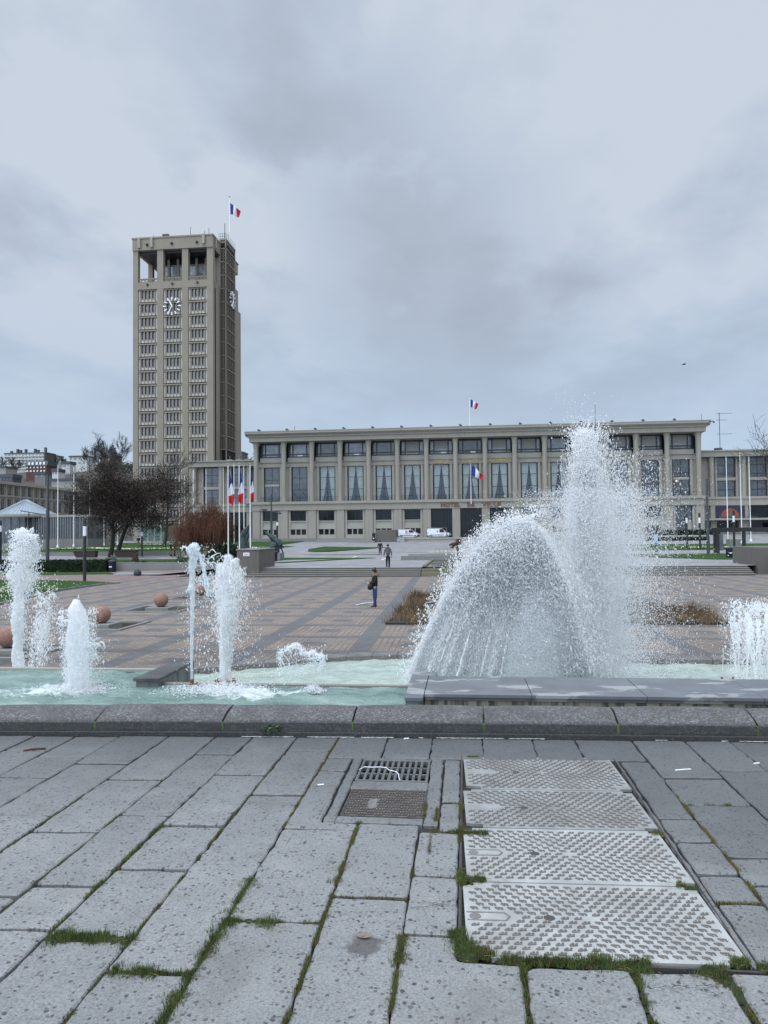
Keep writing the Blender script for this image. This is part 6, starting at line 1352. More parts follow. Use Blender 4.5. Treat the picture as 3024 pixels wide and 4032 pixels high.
def person(label, loc, rz, pose, top, legs, hair, shoes, S=1., hood=None):
    """front is -y; joint heights for a 1.72 m figure scaled by S"""
    g = thing('person', label, 'person', loc, rz); s = S
    hl, hr = pose['lf'], pose['rf']; al, ar = pose['la'], pose['ra']; lean = pose.get('lean', 0.)
    def v(x, y, z): return (x*s, y*s, z*s)
    hip = v(0, 0, .92); ch = v(0, -lean*.6, 1.25); nk = v(0, -lean, 1.46); hd = v(0, -lean-.02-pose.get('bow', 0), 1.60); ht = v(0, -lean-.02-pose.get('bow', 0)*1.6, 1.68-pose.get('bow', 0)*.6)
    body = [hip, v(0, -lean*.2, 1.06), ch, v(0, -lean*.85, 1.39), nk, hd, ht]
    leg = lambda sx, f: [v(sx*.09, 0, .86), v(sx*.095, f[0], .48+f[2]), v(sx*.1, f[1], .09+f[2]*1.3), v(sx*.11, f[1]-.13, .035+f[2]*1.3)]
    arm = lambda sx, a: [v(sx*.17, -lean*.85, 1.38), v(*a[0]), v(*a[1]), v(*a[2])]
    def hand(a, sx):    # palm, four fingers and a thumb
        w = np.array(a[2]); d = w-np.array(a[1]); d /= np.linalg.norm(d); out = []
        return w, d
    ex = [(0, leg(-1, hl), [.07*s, .045*s, .032*s, .03*s]), (0, leg(1, hr), [.07*s, .045*s, .032*s, .03*s]), (3, arm(-1, al), [.058*s, .045*s, .033*s, .03*s]), (3, arm(1, ar), [.058*s, .045*s, .033*s, .03*s])]
    for sx, a in ((-1, al), (1, ar)):
        pass
    chain('body', body, [(.10*s, .07*s), (.10*s, .07*s), (.115*s, .075*s), (.09*s, .06*s), .05*s, (.075*s, .088*s), .06*s], M['skin'], g, ex)
    for a in (al, ar):
        w = np.array(a[2])*s; d = np.array(a[2])-np.array(a[1]); d = d/np.linalg.norm(d); side = np.cross(d, [0, 0, 1.]); side /= np.linalg.norm(side)+1e-6; m2 = MB()
        for f in range(4): p0 = w+d*.05*s+side*(f-1.5)*.019*s; ln = (.075, .085, .08, .06)[f]*s; m2.tube([w, p0, p0+d*ln*.6, p0+d*ln+np.array([0, 0, -.012*s])], [.014*s, .011*s, .009*s, .006*s], 5)
        m2.tube([w, w+side*.035*s+d*.03*s, w+side*.045*s+d*.065*s], [.014*s, .011*s, .007*s], 5); m2.build('fingers', M['skin'], g, True)
    j = 1.16
    chain('jacket', [v(0, 0, .88), v(0, -lean*.2, 1.05), ch, v(0, -lean*.85, 1.40), v(0, -lean*.95, 1.44)], [(.185*s, .155*s), (.175*s, .145*s), (.185*s, .145*s), (.15*s, .115*s), (.085*s, .085*s)], top, g,
          [(3, [v(-.175, -lean*.85, 1.375), v(*al[0]), v(*(np.array(al[1])*.9+np.array(al[2])*.1))], [.075*s, .06*s, .048*s]), (3, [v(.175, -lean*.85, 1.375), v(*ar[0]), v(*(np.array(ar[1])*.9+np.array(ar[2])*.1))], [.075*s, .06*s, .048*s])])
    chain('trousers', [v(0, 0, .95), v(0, 0, .88)], [(.155*s, .13*s), (.16*s, .135*s)], legs, g, [(1, [*leg(-1, hl)[:3], v(*(np.array(leg(-1, hl)[2])/s-np.array([0, 0, .03])))], [.115*s, .082*s, .064*s, .06*s]), (1, [*leg(1, hr)[:3], v(*(np.array(leg(1, hr)[2])/s-np.array([0, 0, .03])))], [.115*s, .082*s, .064*s, .06*s])])
    for sx, f in ((-1, hl), (1, hr)):
        m2 = MB(); a = np.array(leg(sx, f)[2]); z0 = max(0, a[2]-.09*s); m2.tube([a+np.array([0, .06*s, -.045*s]), a+np.array([0, -.02*s, -.04*s]), a+np.array([0, -.12*s, -.055*s]), a+np.array([0, -.17*s, -.065*s])], [.045*s, .052*s, .045*s, .02*s], 8); m2.build('shoe', shoes, g, True)
    if hair is not None:
        m2 = MB(); m2.sphere(np.array(hd)+np.array([0, .025, .045])*s, .103*s, 12, 8, (.95, 1.02, 1.), .06)
        if pose.get('long'): m2.tube([np.array(hd)+np.array([0, .06, .02])*s, np.array(hd)+np.array([0, .09, -.1])*s, np.array(nk)+np.array([0, .08, -.02])*s], [.085*s, .08*s, .06*s], 8); m2.sphere(np.array(hd)+np.array([0, .06, .13])*s, .05*s, 8, 6)
        m2.build('hair', hair, g, True)
    m2 = MB(); h3 = np.array(hd)
    m2.tube([h3+np.array([0, -.075, .02])*s, h3+np.array([0, -.105, -.015])*s], [.008*s, .016*s], 5); m2.build('nose', M['skin'], g, True)
    for sx in (-1, 1): m2 = MB(); m2.sphere(h3+np.array([sx*.032, -.082, .02])*s, .011*s, 6, 5); m2.build('eye', M['black'], g); m2 = MB(); m2.sphere(h3+np.array([sx*.078, .0, 0])*s, .022*s, 6, 5, (.4, .8, 1.2)); m2.build('ear', M['skin'], g)
    m2 = MB(); m2.tube([h3+np.array([-.025, -.084, -.045])*s, h3+np.array([.025, -.084, -.045])*s], .006*s, 4); m2.build('mouth', M['rustletter'], g)
    if hood: m2 = MB(); m2.lathe(0, 0, [(.075*s, -.05*s), (.12*s, -.02*s), (.125*s, .03*s), (.08*s, .07*s)], 10, jit=.08); o = m2.build('hood', hood, g, True); o.location = Vector(nk)+Vector((0, .03*s, .0))
    return g
q = P(810*1.823, 1311*1.823, ZP)
wom = person('woman in black coat, tan scarf and blue jeans holding up a phone', (q[0], q[1], ZP), R_(-82), dict(lf=(-.02, .02, 0), rf=(.02, -.03, 0), la=[(-.21, .02, 1.12), (-.12, -.26, 1.06), (-.05, -.34, 1.1)], ra=[(.21, .02, 1.12), (.12, -.25, 1.05), (.04, -.35, 1.1)], lean=-.0, bow=.035, long=True), M['cloth_black'], M['cloth_jeans'], M['hair'], M['shoe'], .955)
m2 = MB(); m2.lathe(0, 0, [(.09, -.09), (.15, -.05), (.16, .02), (.12, .07), (.07, .09)], 12, jit=.1); o = m2.build('scarf', M['cloth_fur'], wom, True); o.location = (0, .02, 1.37)
m2 = MB(); m2.tube([(.0, -.08, 1.36), (.12, -.14, 1.1), (.17, -.16, .96)], .012, 5); o = m2.build('bag_strap', M['cloth_black'], wom)
bg = MB(); bg.sphere((0, 0, 0), .17, 12, 8, (.7, 1.1, .75), .06); o = bg.build('shoulder_bag', M['cloth_black'], smooth=True); o.location = (wom.matrix_basis @ Vector((.12, -.2, .86))); tag(o, 'black shoulder bag hanging at the hip of the woman with the phone', 'bag')
bg = MB(); bg.bbox(-.035, .035, -.005, .005, -.07, .07, .003); o = bg.build('phone', M['black']); o.location = wom.matrix_basis @ Vector((0, -.40, 1.13)); o.rotation_euler = (R_(35), 0, R_(-82)); tag(o, 'black phone held up in both hands of the woman in jeans', 'phone')
bg = MB(); p0, p1 = P(1402, 2384, ZP), P(1470, 2375, ZP); bg.tube([p0+[0, 0, .02], (p0+p1)/2+[0, 0, .05], p1+[0, 0, .03]], .022, 6); tag(bg.build('white_stick', M['white']), 'white stick lying on the bricks at the feet of the woman', 'stick')
person('man in a grey hooded jacket and black trousers stepping up from the stairs, back turned', (-5.85+.0, 56.35, zs_), R_(182), dict(lf=(.03, .14, -.10), rf=(-.08, -.1, .0), la=[(-.26, .03, 1.13), (-.28, -.06, .9), (-.27, -.08, .82)], ra=[(.26, .0, 1.13), (.30, -.05, .9), (.29, -.06, .8)], lean=.07, bow=.02), M['cloth_grey'], M['cloth_black'], M['hair'], M['cloth_black'], 1.02, M['cloth_grey'])
person('man in a dark coat farther away, walking towards the town hall', (float(D(1497, 2184, 91)[0]), 91, zs_+.02), R_(176), dict(lf=(-.03, -.06, 0), rf=(.04, .1, .02), la=[(-.27, .0, 1.13), (-.30, -.02, .88), (-.31, -.02, .8)], ra=[(.27, .0, 1.13), (.31, .06, .9), (.33, .07, .82)], lean=.03), M['cloth_black'], M['cloth_navy'], M['hair'], M['cloth_black'], 1.03)
for px, sc_, top, lb in ((673, 1.0, M['cloth_navy'], 'person in a navy coat carrying a pale bag, left of the strolling couple'), (688, .97, M['cloth_black'], 'person in a black coat, right of the strolling couple')):
    Yp = 82.5; q = D(px, 2180, Yp); person(lb, (q[0], Yp, zl(Yp)+.02), R_(95), dict(lf=(-.04, -.1, 0), rf=(.04, .1, .02), la=[(-.24, .0, 1.13), (-.25, -.03, .9), (-.25, -.04, .8)], ra=[(.24, .0, 1.13), (.25, .03, .9), (.25, .03, .8)], lean=.03), top, M['cloth_navy'], M['hair'], M['shoe'], sc_)
q = D(545, 2142, 118); person('person in a dark jacket and light trousers standing by the lawn below the tower', (q[0], 118, zl(118)+.13), R_(20), dict(lf=(0, 0, 0), rf=(0, .02, 0), la=[(-.24, .0, 1.13), (-.25, -.03, .9), (-.25, -.04, .8)], ra=[(.24, .0, 1.13), (.25, -.1, .95), (.2, -.2, .95)]), M['cloth_black'], M['straw'], M['hair'], M['shoe'], 1.05)
q = D(671, 2170, 82.2); bg = MB(); bg.bbox(-.2, .2, -.07, .07, 0, .36, .02); bg.tube([(-.1, 0, .36), (-.06, 0, .5), (.06, 0, .5), (.1, 0, .36)], .012, 5); o = bg.build('tote_bag', M['straw']); o.location = (q[0], 82.1, zl(82)+.3); tag(o, 'pale tan shopping bag carried by the person in the navy coat', 'bag')
# a bird in the sky
q = D(1477*1.823, 787*1.823, 60); bd = MB(); bd.sphere((0, 0, 0), .07, 8, 6, (1.9, .8, .8)); bd.add([(-.05, 0, .02), (.06, 0, .02), (.0, .28, .1), (-.03, .3, .1)], [(0, 1, 2, 3)]); bd.add([(-.05, 0, .02), (.06, 0, .02), (.0, -.28, .06), (-.03, -.3, .06)], [(3, 2, 1, 0)]); bd.sphere((.14, 0, .02), .035, 6, 5); bd.add([(-.12, .02, 0), (-.12, -.02, 0), (-.22, -.05, 0), (-.22, .05, 0)], [(0, 1, 2, 3)])
o = bd.build('bird', M['darkgrey'], smooth=True); o.location = q; tag(o, 'small dark bird flying in the grey sky at right', 'bird')
# ================================================================ town hall
YF, XC0, MOD = 158.0, -45.36, 6.237
col = [XC0+MOD*i for i in range(16)]
hall = thing('town_hall', 'long pale concrete town hall with tall columns, curtained windows and lettering over the entrance', 'town hall', (0, YF, 0))
def hb(mb, *a, **k): return mb.box(a[0], a[1], a[2], a[3], a[4], a[5], a[6] if len(a) > 6 else None)
YW = 2.0     # recess of the window wall behind the column fronts
ZG = 1.0
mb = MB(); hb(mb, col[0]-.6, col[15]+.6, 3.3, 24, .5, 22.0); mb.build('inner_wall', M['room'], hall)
mb = MB()    # facade wall: built of pieces round the openings
zA, zB, zC, zD, zE = 8.63, 9.2, 16.9, 18.0, 22.3
hb(mb, col[0]-.75, col[15]+.75, -.15, 3.0, 7.30, zA); hb(mb, col[0]-.95, col[15]+.95, -.45, 3.0, zA, zB)          # band and ledge
doors = (6, 7, 8)
for i in range(16):
    w = .83; hb(mb, col[i]-w, col[i]+w, .0, 1.0, ZG-.6, 7.30)
mbr = MB()
for i in range(15):
    x0, x1 = col[i], col[i+1]; xc = (x0+x1)/2; a, b_ = xc-1.73, xc+1.73
    if i not in doors:
        hb(mb, x0+.83, a-.35, .35, 1.5, ZG-.6, 7.30); hb(mb, b_+.35, x1-.83, .35, 1.5, ZG-.6, 7.30)
        hb(mbr, a-.35, a, .30, 1.5, ZG-.6, 7.15); hb(mbr, b_, b_+.35, .30, 1.5, ZG-.6, 7.15); hb(mb, a-.35, b_+.35, .32, 1.5, 7.15, 7.3)
        if i != 14:
            hb(mbr, a, b_, .45, 1.4, 3.15, 3.8); hb(mbr, a, b_, .55, 1.4, 3.8, 4.78); hb(mbr, a, b_, .35, 1.4, 4.78, 4.98); hb(mbr, a, b_, .40, 1.4, ZG-.6, 1.95)
            for k in (1, 2): xm = a+(b_-a)*k/3; hb(mbr, xm-.11, xm+.11, .5, 1.4, 1.95, 3.15)
    # main storey
    hb(mb, x0, a-.62, YW, 3.0, zB, zC); hb(mb, b_+.62, x1, YW, 3.0, zB, zC)
    hb(mbr, a-.62, a-.08, YW-.35, 3.0, zB, zC); hb(mbr, b_+.08, b_+.62, YW-.35, 3.0, zB, zC)
    hb(mb, x0, x1, YW-.45, 3.0, zC, zD-.1); hb(mb, x0+.2, x1-.2, YW-.7, 3.0, zD-.1, zD+.08)
    hb(mbr, x0+.5, x1-.5, YW-.3, 3.0, zD+.08, zD+.88); hb(mb, x0+.5, x1-.5, YW-.05, 3.0, zD+.88, 19.05)
mb.build('facade_wall', M['facade'], hall); mbr.build('facade_trim', M['facade_light'], hall)
mb = MB(); hb(mb, col[0]-1.2, col[15]+1.2, -1.0, 25, zE, 23.25); hb(mb, col[0]-1.5, col[15]+1.5, -1.3, 25, 23.25, 23.5)
prof = [(-1.3, 23.5), (-2.0, 23.95), (-2.0, 24.35), (25, 24.35), (25, 23.5)]
mb.add([(x, y, z) for x in (col[0]-1.9, col[15]+1.9) for y, z in prof], [(0, 1, 2, 3, 4), (9, 8, 7, 6, 5)]+[((i+1) % 5, i, 5+i, 5+(i+1) % 5) for i in range(5)])
mb.build('cornice', M['facade'], hall); mb = MB(); hb(mb, col[0]-1.95, col[15]+1.95, -2.06, 25.05, 24.35, 24.52); mb.build('roof', M['conc_pale'], hall)
mb = MB(); n = 16
def column_mb():
    m_ = MB(); prof = [(.52, zB), (.53, zB+.3), (.475, zB+.35), (.50, 15), (.53, 20.9), (.60, 21.1), (.56, 21.2), (.72, 22.3)]; vs = []; nn = 20
    for r, z in prof:
        for j in range(nn): q_ = r*(1 if j % 2 else .945); a = 2*math.pi*j/nn; vs.append((q_*math.cos(a), q_*math.sin(a), z))
    m_.add(vs, [(i*nn+j, i*nn+(j+1) % nn, (i+1)*nn+(j+1) % nn, (i+1)*nn+j) for i in range(len(prof)-1) for j in range(nn)]); return m_
c0 = column_mb().build('column', M['facade'], hall); c0.location = (col[0], .25, 0)
for i in range(1, 16): c = c0.copy(); COL.objects.link(c); c.parent = hall; c.location = (col[i], .25, 0)
# windows
def winframe(x0, x1, z0, z1, y, vs=(), hs=(), w=.07, d=.12):
    m_ = MB(); 
    m_.box(x0, x1, y, y+d, z0, z0+w); m_.box(x0, x1, y, y+d, z1-w, z1); m_.box(x0, x0+w, y, y+d, z0+w, z1-w); m_.box(x1-w, x1, y, y+d, z0+w, z1-w)
    for v in vs: m_.box(v-w/2, v+w/2, y+.005, y+d-.005, z0+w, z1-w)
    for h in hs: m_.box(x0+w, x1-w, y+.01, y+d-.01, h-w/2, h+w/2)
    return m_
for i in range(15):
    xc = (col[i]+col[i+1])/2; X0, X1 = col[i]+.55, col[i+1]-.55
    # attic windows
    f = winframe(X0, X1, 19.05, 22.3, YW+.2, (xc-1.55, xc+1.55), (19.75,), .28, .2).build('attic_window', M['frame'], hall)
    m_ = MB(); m_.quad((X0, YW+.3, 19.05), (X1, YW+.3, 19.05), (X1, YW+.3, 22.3), (X0, YW+.3, 22.3)); m_.build('glass', M['glass_pale' if i not in (2, 4, 7) else 'glass'], f)
    if i in (5, 6, 8, 9, 12, 13, 14): m_ = MB(); m_.box(xc-1.4, xc+1.4, YW+.28, YW+.295, 19.95 if i % 2 else 20.3, 22.0); m_.build('blind', M['glass_blind'], f)
    if i in (1, 3, 6, 7, 10): m_ = MB(); m_.box(xc-.6+i*.1, xc+.5+i*.1, YW+.27, YW+.29, 19.35, 19.65); m_.build('white_box', M['white'], f)
    a, b_ = xc-1.65, xc+1.65
    two = i in (0, 14)
    f = winframe(a, b_, zB+.05, zC, YW, (xc,), ((13.3, 14.1) if two else (11.9, 14.5)), .09 if not two else .12, .14).build('tall_window', M['frame'], hall)
    if two or i in (1, 12, 13):
        m_ = MB(); m_.quad((a, YW+.08, zB), (b_, YW+.08, zB), (b_, YW+.08, zC), (a, YW+.08, zC)); m_.build('glass', M['glass'], f)
        if two: m_ = MB(); m_.box(a+.02, b_-.02, YW-.1, YW+.05, 12.7, 13.2); m_.build('transom_panel', M['facade_light'], f)
        if i == 14: m_ = MB(); m_.sphere((xc-.9, YW+.02, 12.4), .22, 10, 8); me_ = bpy.data.materials.new('warm_lamp'); me_.use_nodes = True; me_.node_tree.nodes['Principled BSDF'].inputs['Emission Color'].default_value = (1, .6, .25, 1); me_.node_tree.nodes['Principled BSDF'].inputs['Emission Strength'].default_value = .8; m_.build('lamp', me_, f)
    else:
        m_ = MB(); m_.quad((a, YW+.10, zB), (b_, YW+.10, zB), (b_, YW+.10, zC), (a, YW+.10, zC)); m_.build('glass', M['clear'], f)
        m_ = MB(); nn = 44; z0, z1 = zB+.1, zC-.05; gap = .55 if i != 3 else .62
        for sd_ in (-1, 1):       # pleated curtains drawn apart towards the foot
            V = []; nz = 12
            for kz in range(nz+1):
                t = kz/nz; edge = (1-t)*1.12*(1-.22*math.sin(t*3.1))
                for kx in range(nn//2+1):
                    u = kx/(nn//2); xo = 1.62-u*(1.62-edge-.03); V.append((xc+sd_*xo, YW+.45+.07*math.sin(u*30+sd_)+.02*math.sin(t*9), z0+(z1-z0)*t))
            k = nn//2+1; m_.add(V, [(r*k+c, r*k+c+1, (r+1)*k+c+1, (r+1)*k+c) for r in range(nz) for c in range(k-1)])
        m_.build('curtain', M['curtain'], f, True)
    # balcony railing
    m_ = MB(); r0, r1 = col[i]+.6, col[i+1]-.6
    m_.box(r0, r1, YW-.75, YW-.71, zB+1.02, zB+1.06)
    for k in range(15): xx = r0+(r1-r0)*k/14; m_.box(xx-.015, xx+.015, YW-.745, YW-.715, zB, zB+1.02)
    for k in range(8): xx = r0+.15+(r1-r0-.3)*k/7; m_.tube([(xx-.12, YW-.73, zB+.3), (xx, YW-.73, zB+.6), (xx+.12, YW-.73, zB+.3), (xx, YW-.73, zB+.1)], .012, 3)
    m_.build('balcony_railing', M['frame'], hall)
    a, b_ = xc-1.73, xc+1.73
    if i in doors:
        f = winframe(col[i]+.83, col[i+1]-.83, ZG, 7.3, 1.3, [col[i]+.83+4.58*k/6 for k in range(1, 6)], (4.2,), .07).build('entrance_door', M['frame'], hall); m_ = MB(); m_.quad((col[i]+.83, 1.36, ZG), (col[i+1]-.83, 1.36, ZG), (col[i+1]-.83, 1.36, 7.3), (col[i]+.83, 1.36, 7.3)); m_.build('glass', M['glass_dark'], f)
    elif i == 14:
        f = winframe(a-.1, b_+.1, ZG, 7.15, .9, (xc+.3,), (4.3,), .1).build('glazed_bay', M['frame'], hall); m_ = MB(); m_.quad((a, .96, ZG), (b_, .96, ZG), (b_, .96, 7.15), (a, .96, 7.15)); m_.build('glass', M['glass'], f); m_ = MB(); m_.box(xc+.45, b_-.1, .8, .94, 2.2, 4.1); m_.build('panel', M['facade_light'], f)
    else:
        f = winframe(a, b_, 4.98, 7.15, 1.0, (xc,), (), .1).build('ground_window', M['frame'], hall); m_ = MB(); m_.quad((a, 1.06, 4.98), (b_, 1.06, 4.98), (b_, 1.06, 7.15), (a, 1.06, 7.15)); m_.build('glass', M['glass_dark'], f)
        f = winframe(a, b_, 1.95, 3.15, 1.0, [a+(b_-a)*k/3 for k in (1, 2)], (), .09).build('basement_window', M['frame'], hall); m_ = MB(); m_.quad((a, 1.06, 1.95), (b_, 1.06, 1.95), (b_, 1.06, 3.15), (a, 1.06, 3.15)); m_.build('glass', M['glass_dark'], f)
for wd_, i in (('LIBERTE', 6), ('EGALITE', 7), ('FRATERNITE', 8)):
    text_mesh(wd_, .95, .05, M['brass'], 'motto_lettering', hall, ((col[i]+col[i+1])/2, YW-.55, 17.42), width=4.9 if len(wd_) == 10 else 3.4, bold=.03)
for wd_, px, w in (('HOTEL', 1773, 4.1), ('DE', 1853, 1.5), ('VILLE', 1935, 4.1)):
    text_mesh(wd_, 1.1, .08, M['rustletter'], 'name_lettering', hall, (float(D(px, 1989, YF)[0]), -.25, 7.98), width=w, bold=.035)
# roof lights along the cornice
for i in range(15):
    xc = col[i]+1.2 if i < 15 else 0; m_ = MB(); m_.box(xc-.28, xc+.28, -1.5, -1.1, 24.55, 24.85); m_.box(xc-.35, xc+.1, -1.62, -1.5, 24.7, 25.0); m_.build('roof_floodlight', M['darkgrey'], hall)
for px, h in ((1160, 1.2), (2345, 4.2), (2763, 1.5), (2860, .9)):
    if px < 2800: x_ = float(D(px, 1690, YF)[0]); m_ = MB(); m_.tube([(x_, 0, 24.5), (x_, 0, 24.5+h)], .045, 5); m_.build('roof_antenna', M['darkgrey'], hall)
m_ = MB(); m_.box(col[15]+1.5, col[15]+2.5, -2.0, -1.8, 24.1, 24.25); m_.sphere((col[15]+2.5, -1.9, 24.0), .2, 8, 6); m_.build('camera_arm', M['darkgrey'], hall)
m_ = MB(); 
for px in (2275, 880): x_ = 0
# facade flags
def fpole(label, x, y, z0, z1, r): 
    g = thing('flagpole', label, 'flagpole', (x, y, z0)); m_ = MB(); m_.tube([(0, 0, 0), (0, 0, z1-z0)], [r, r*.6], 8); m_.build('pole', M['white'], g, True); m_ = MB(); m_.sphere((0, 0, z1-z0+.05), r*1.8, 8, 6); m_.build('finial', M['brass'], g, True)
q = D(1850, 1680, YF+2); t = D(1852, 1560, YF+2); fpole('flagpole standing on the town hall roof above the entrance', q[0], YF+2, 24.5, t[2], .07)
def wflag(label, px, py, Y, pts, wob=.25):
    """flying flag: corners given as pixel offsets of hoist top/bottom and fly top/bottom"""
    (a, b_, c_, d_) = [D(px+u, py+v, Y) for u, v in pts]; G = []; n, m = 9, 22
    for i in range(n):
        s = i/(n-1); row = []
        for j in range(m):
            t = j/(m-1); p_ = (a*(1-s)+b_*s)*(1-t)+(c_*(1-s)+d_*s)*t; p_ = p_+np.array([0, wob*math.sin(t*8+s*2)*t*1.6, wob*.35*math.sin(t*7+s)*t]); row.append(tuple(p_))
        G.append(row)
    return flag(label, G)
wflag('tricolour flag flying on the roof of the town hall', 1853, 1572, YF+2, [(0, 0), (0, 31), (31, 18), (24, 41)], .3)
q = D(1855, 1985, YF-1.5); t = D(1855, 1826, YF-1.5); fpole('thin white flagpole on the balcony over the town hall entrance', q[0], YF-1.5, q[2], t[2], .08)
wflag('large tricolour flag on the balcony pole over the entrance', 1857, 1828, YF-1.5, [(0, 0), (0, 44), (47, 46), (44, 62)], .35)
M['flat_white'] = M_simple('white_render', (.50, .51, .49), .8, .1, .3)
# ================================================================ clock tower
TY, TXl, TXr = 169., -78.67, -58.78
tower = thing('clock_tower', 'tall square concrete clock tower with rows of windows and an open belvedere at the top', 'tower', (0, TY, 0))
def tz(y): return float(D(640, y, TY)[2])
TZ = 73.84; FL = 3.30; Z1 = 61.11      # top of the first window row
bays = [(-77.42, -72.62), (-71.1, -66.43), (-64.92, -60.29)]
RZ = [Z1-FL*k for k in range(18)]
mb = MB()
edges = [TXl]+[v for b_ in bays for v in b_]+[TXr]
for k in range(0, 8, 2): mb.box(edges[k], edges[k+1], -.0, 1.2, .3, 70.86)          # piers
mb.box(TXl, TXr, 1.2, 12, .3, 61.4); 
mb.box(TXl, TXr-.02, 12, 22, .3, 61.4)
mb.box(TXl-.05, TXr+.05, -.25, 19.5, 70.86, 73.6); mb.box(TXl-.2, TXr+.2, -.4, 19.7, 73.6, 73.95)            # crown
mb.box(TXl+.3, TXr-.1, -.02, 1.2, 61.39, 63.1)
mb.box(TXl, TXl+1.25, 17.5, 18.75, 61.4, 70.86); mb.box(TXr-1.25, TXr, 5.2, 6.4, 61.4, 70.86); mb.box(TXl, TXl+1.2, 8.6, 9.6, 61.4, 70.86)  # belvedere posts
mb.box(TXl+1, TXr-1, 1.2, 18.5, 61.4, 61.6)
for k in range(17):                               # floor bands between the piers
    z = RZ[k]-FL; 
    for a, b_ in bays: mb.box(a, b_, .08, 1.2, z+.02, z+.32)
# side face (right) : bands and corner piers
mb.box(TXr-.6, TXr+.0, 1.2, 1.9, .3, 61.4)
for k in range(17): z = RZ[k]-FL; mb.box(TXr-.5, TXr-.05, 1.9, 4.9, z+.02, z+.32)
mb.box(TXr-.5, TXr-.0, 4.9, 5.3, .3, 63.)
mb.box(TXr-.6, TXr-.05, 1.9, 5.3, 61.39, 63.05)
mb.build('tower_wall', M['tower'], tower)
mb = MB()
for a, b_ in ((TXl+1.25, TXr-.4),): mb.box(a, b_, .9, 16, 70.3, 70.85)
mb.build('belvedere_ceiling', M['frame'], tower)
# inner glazed lantern room in the belvedere
lf = thing('x', None, None) if 0 else None
f = MB(); lx0, lx1 = -74.2, TXr-1.2
f.box(lx0, lx1, 5.2, 5.4, 65.6, 66.2)
for k in range(7): xx = lx0+(lx1-lx0)*k/6; f.box(xx-.28, xx+.28, 5.0, 5.5, 61.6, 70.3)
for z in (63.9, 68.8): f.box(lx0, lx1, 5.15, 5.35, z-.1, z+.1)
fr = f.build('lantern_room', M['tower'], tower); m_ = MB(); m_.quad((lx0, 5.42, 61.6), (lx1, 5.42, 61.6), (lx1, 5.42, 68.8), (lx0, 5.42, 68.8)); m_.build('glass', M_glass('lantern_glass', (.24, .265, .29), .1, .8), fr)
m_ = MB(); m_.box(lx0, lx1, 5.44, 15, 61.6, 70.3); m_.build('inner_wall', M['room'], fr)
# pierced balustrades
def claustra(mb, x0, x1, z0, z1, y, n, d=.12, horiz=True, w=.05):
    s = (x1-x0)/n
    mb.box(x0, x1, y, y+d, z0, z0+.09); mb.box(x0, x1, y, y+d, z1-.12, z1)
    for i in range(n):
        c = x0+s*(i+.5); zc_ = (z0+z1)/2; h = (z1-z0)/2-.1
        for a in range(8):
            t = a*math.pi/4; t2 = t+math.pi/4; mb.obox((c+.38*s*math.cos((t+t2)/2), y+d/2, zc_+.8*h*math.sin((t+t2)/2)), (.17*s*-math.sin((t+t2)/2), 0, .36*h*math.cos((t+t2)/2)), (0, d/2, 0), (w*math.cos((t+t2)/2), 0, w*math.sin((t+t2)/2)))
        mb.box(x0+s*i-.03, x0+s*i+.03, y, y+d, z0+.09, z1-.12)
for a, b_ in bays:
    m_ = MB(); claustra(m_, a, b_, 63.1, 63.95, .25, 6); m_.box(a, b_, .2, .45, 63.95, 64.1); m_.build('balustrade', M['tower'], tower)
for b_, (a0, b0_) in enumerate(bays):          # office windows, four lights each
    for k in range(17):
        z = RZ[k]; x0, x1 = a0+.62, b0_-.62; w = (x1-x0)/4
        if z-FL < 2: continue
        m_ = MB()
        for q_ in range(5):
            xx = x0+w*q_; m_.box(xx-.13, xx+.13, .22, 1.0, z-2.75, z+.12)
        m_.box(x0-.13, x1+.13, .25, 1.0, z-2.05, z-1.92); m_.box(a0, b0_, .12, 1.0, z+.0, z+.14)
        win = m_.build('window', M['tower'], tower)
        g1 = MB(); g2 = MB(); g3 = MB()
        for q_ in range(4):
            xa, xb = x0+w*q_+.13, x0+w*(q_+1)-.13
            g1.quad((xa, .62, z-1.92), (xb, .62, z-1.92), (xb, .62, z), (xa, .62, z)); g2.box(xa, xb, .32, .9, z-2.70, z-2.08)
            g3.box(xa, xa+.15, .54, .615, z-1.92, z-.0); g3.box(xa+.15, xb, .55, .615, z-1.92, z-1.80)
            if random.random() < .09: g2.box(xa+.2, xb-.05, .60, .615, z-1.9+random.uniform(0, 1.), z-random.uniform(.05, .5))
        g2.box(a0+.06, a0+.40, .3, .9, z-2.75, z-.02); g2.box(b0_-.40, b0_-.06, .3, .9, z-2.75, z-.02)
        g1.build('glass', M['glass_pale'], win); g2.build('pale_panel', M['tower_light'], win); g3.build('sash', M['frame'], win)
for k in range(17):                             # windows of the right side
    z = RZ[k]
    if z-FL < 2: continue
    y0, y1 = 1.95, 4.85; w = (y1-y0)/4; m_ = MB(); g1 = MB(); g2 = MB()
    for q_ in range(5): yy = y0+w*q_; m_.box(TXr-.5, TXr-.12, yy-.1, yy+.1, z-2.75, z+.14)
    m_.box(TXr-.5, TXr-.14, y0, y1, z-2.05, z-1.92); g1.quad((TXr-.42, y0, z-1.92), (TXr-.42, y1, z-1.92), (TXr-.42, y1, z), (TXr-.42, y0, z)); g2.box(TXr-.48, TXr-.2, y0+.1, y1-.1, z-2.7, z-2.08)
    win = m_.build('window', M['tower'], tower); g1.build('glass', M['glass_dark'], win); g2.build('pale_panel', M['tower_light'], win)
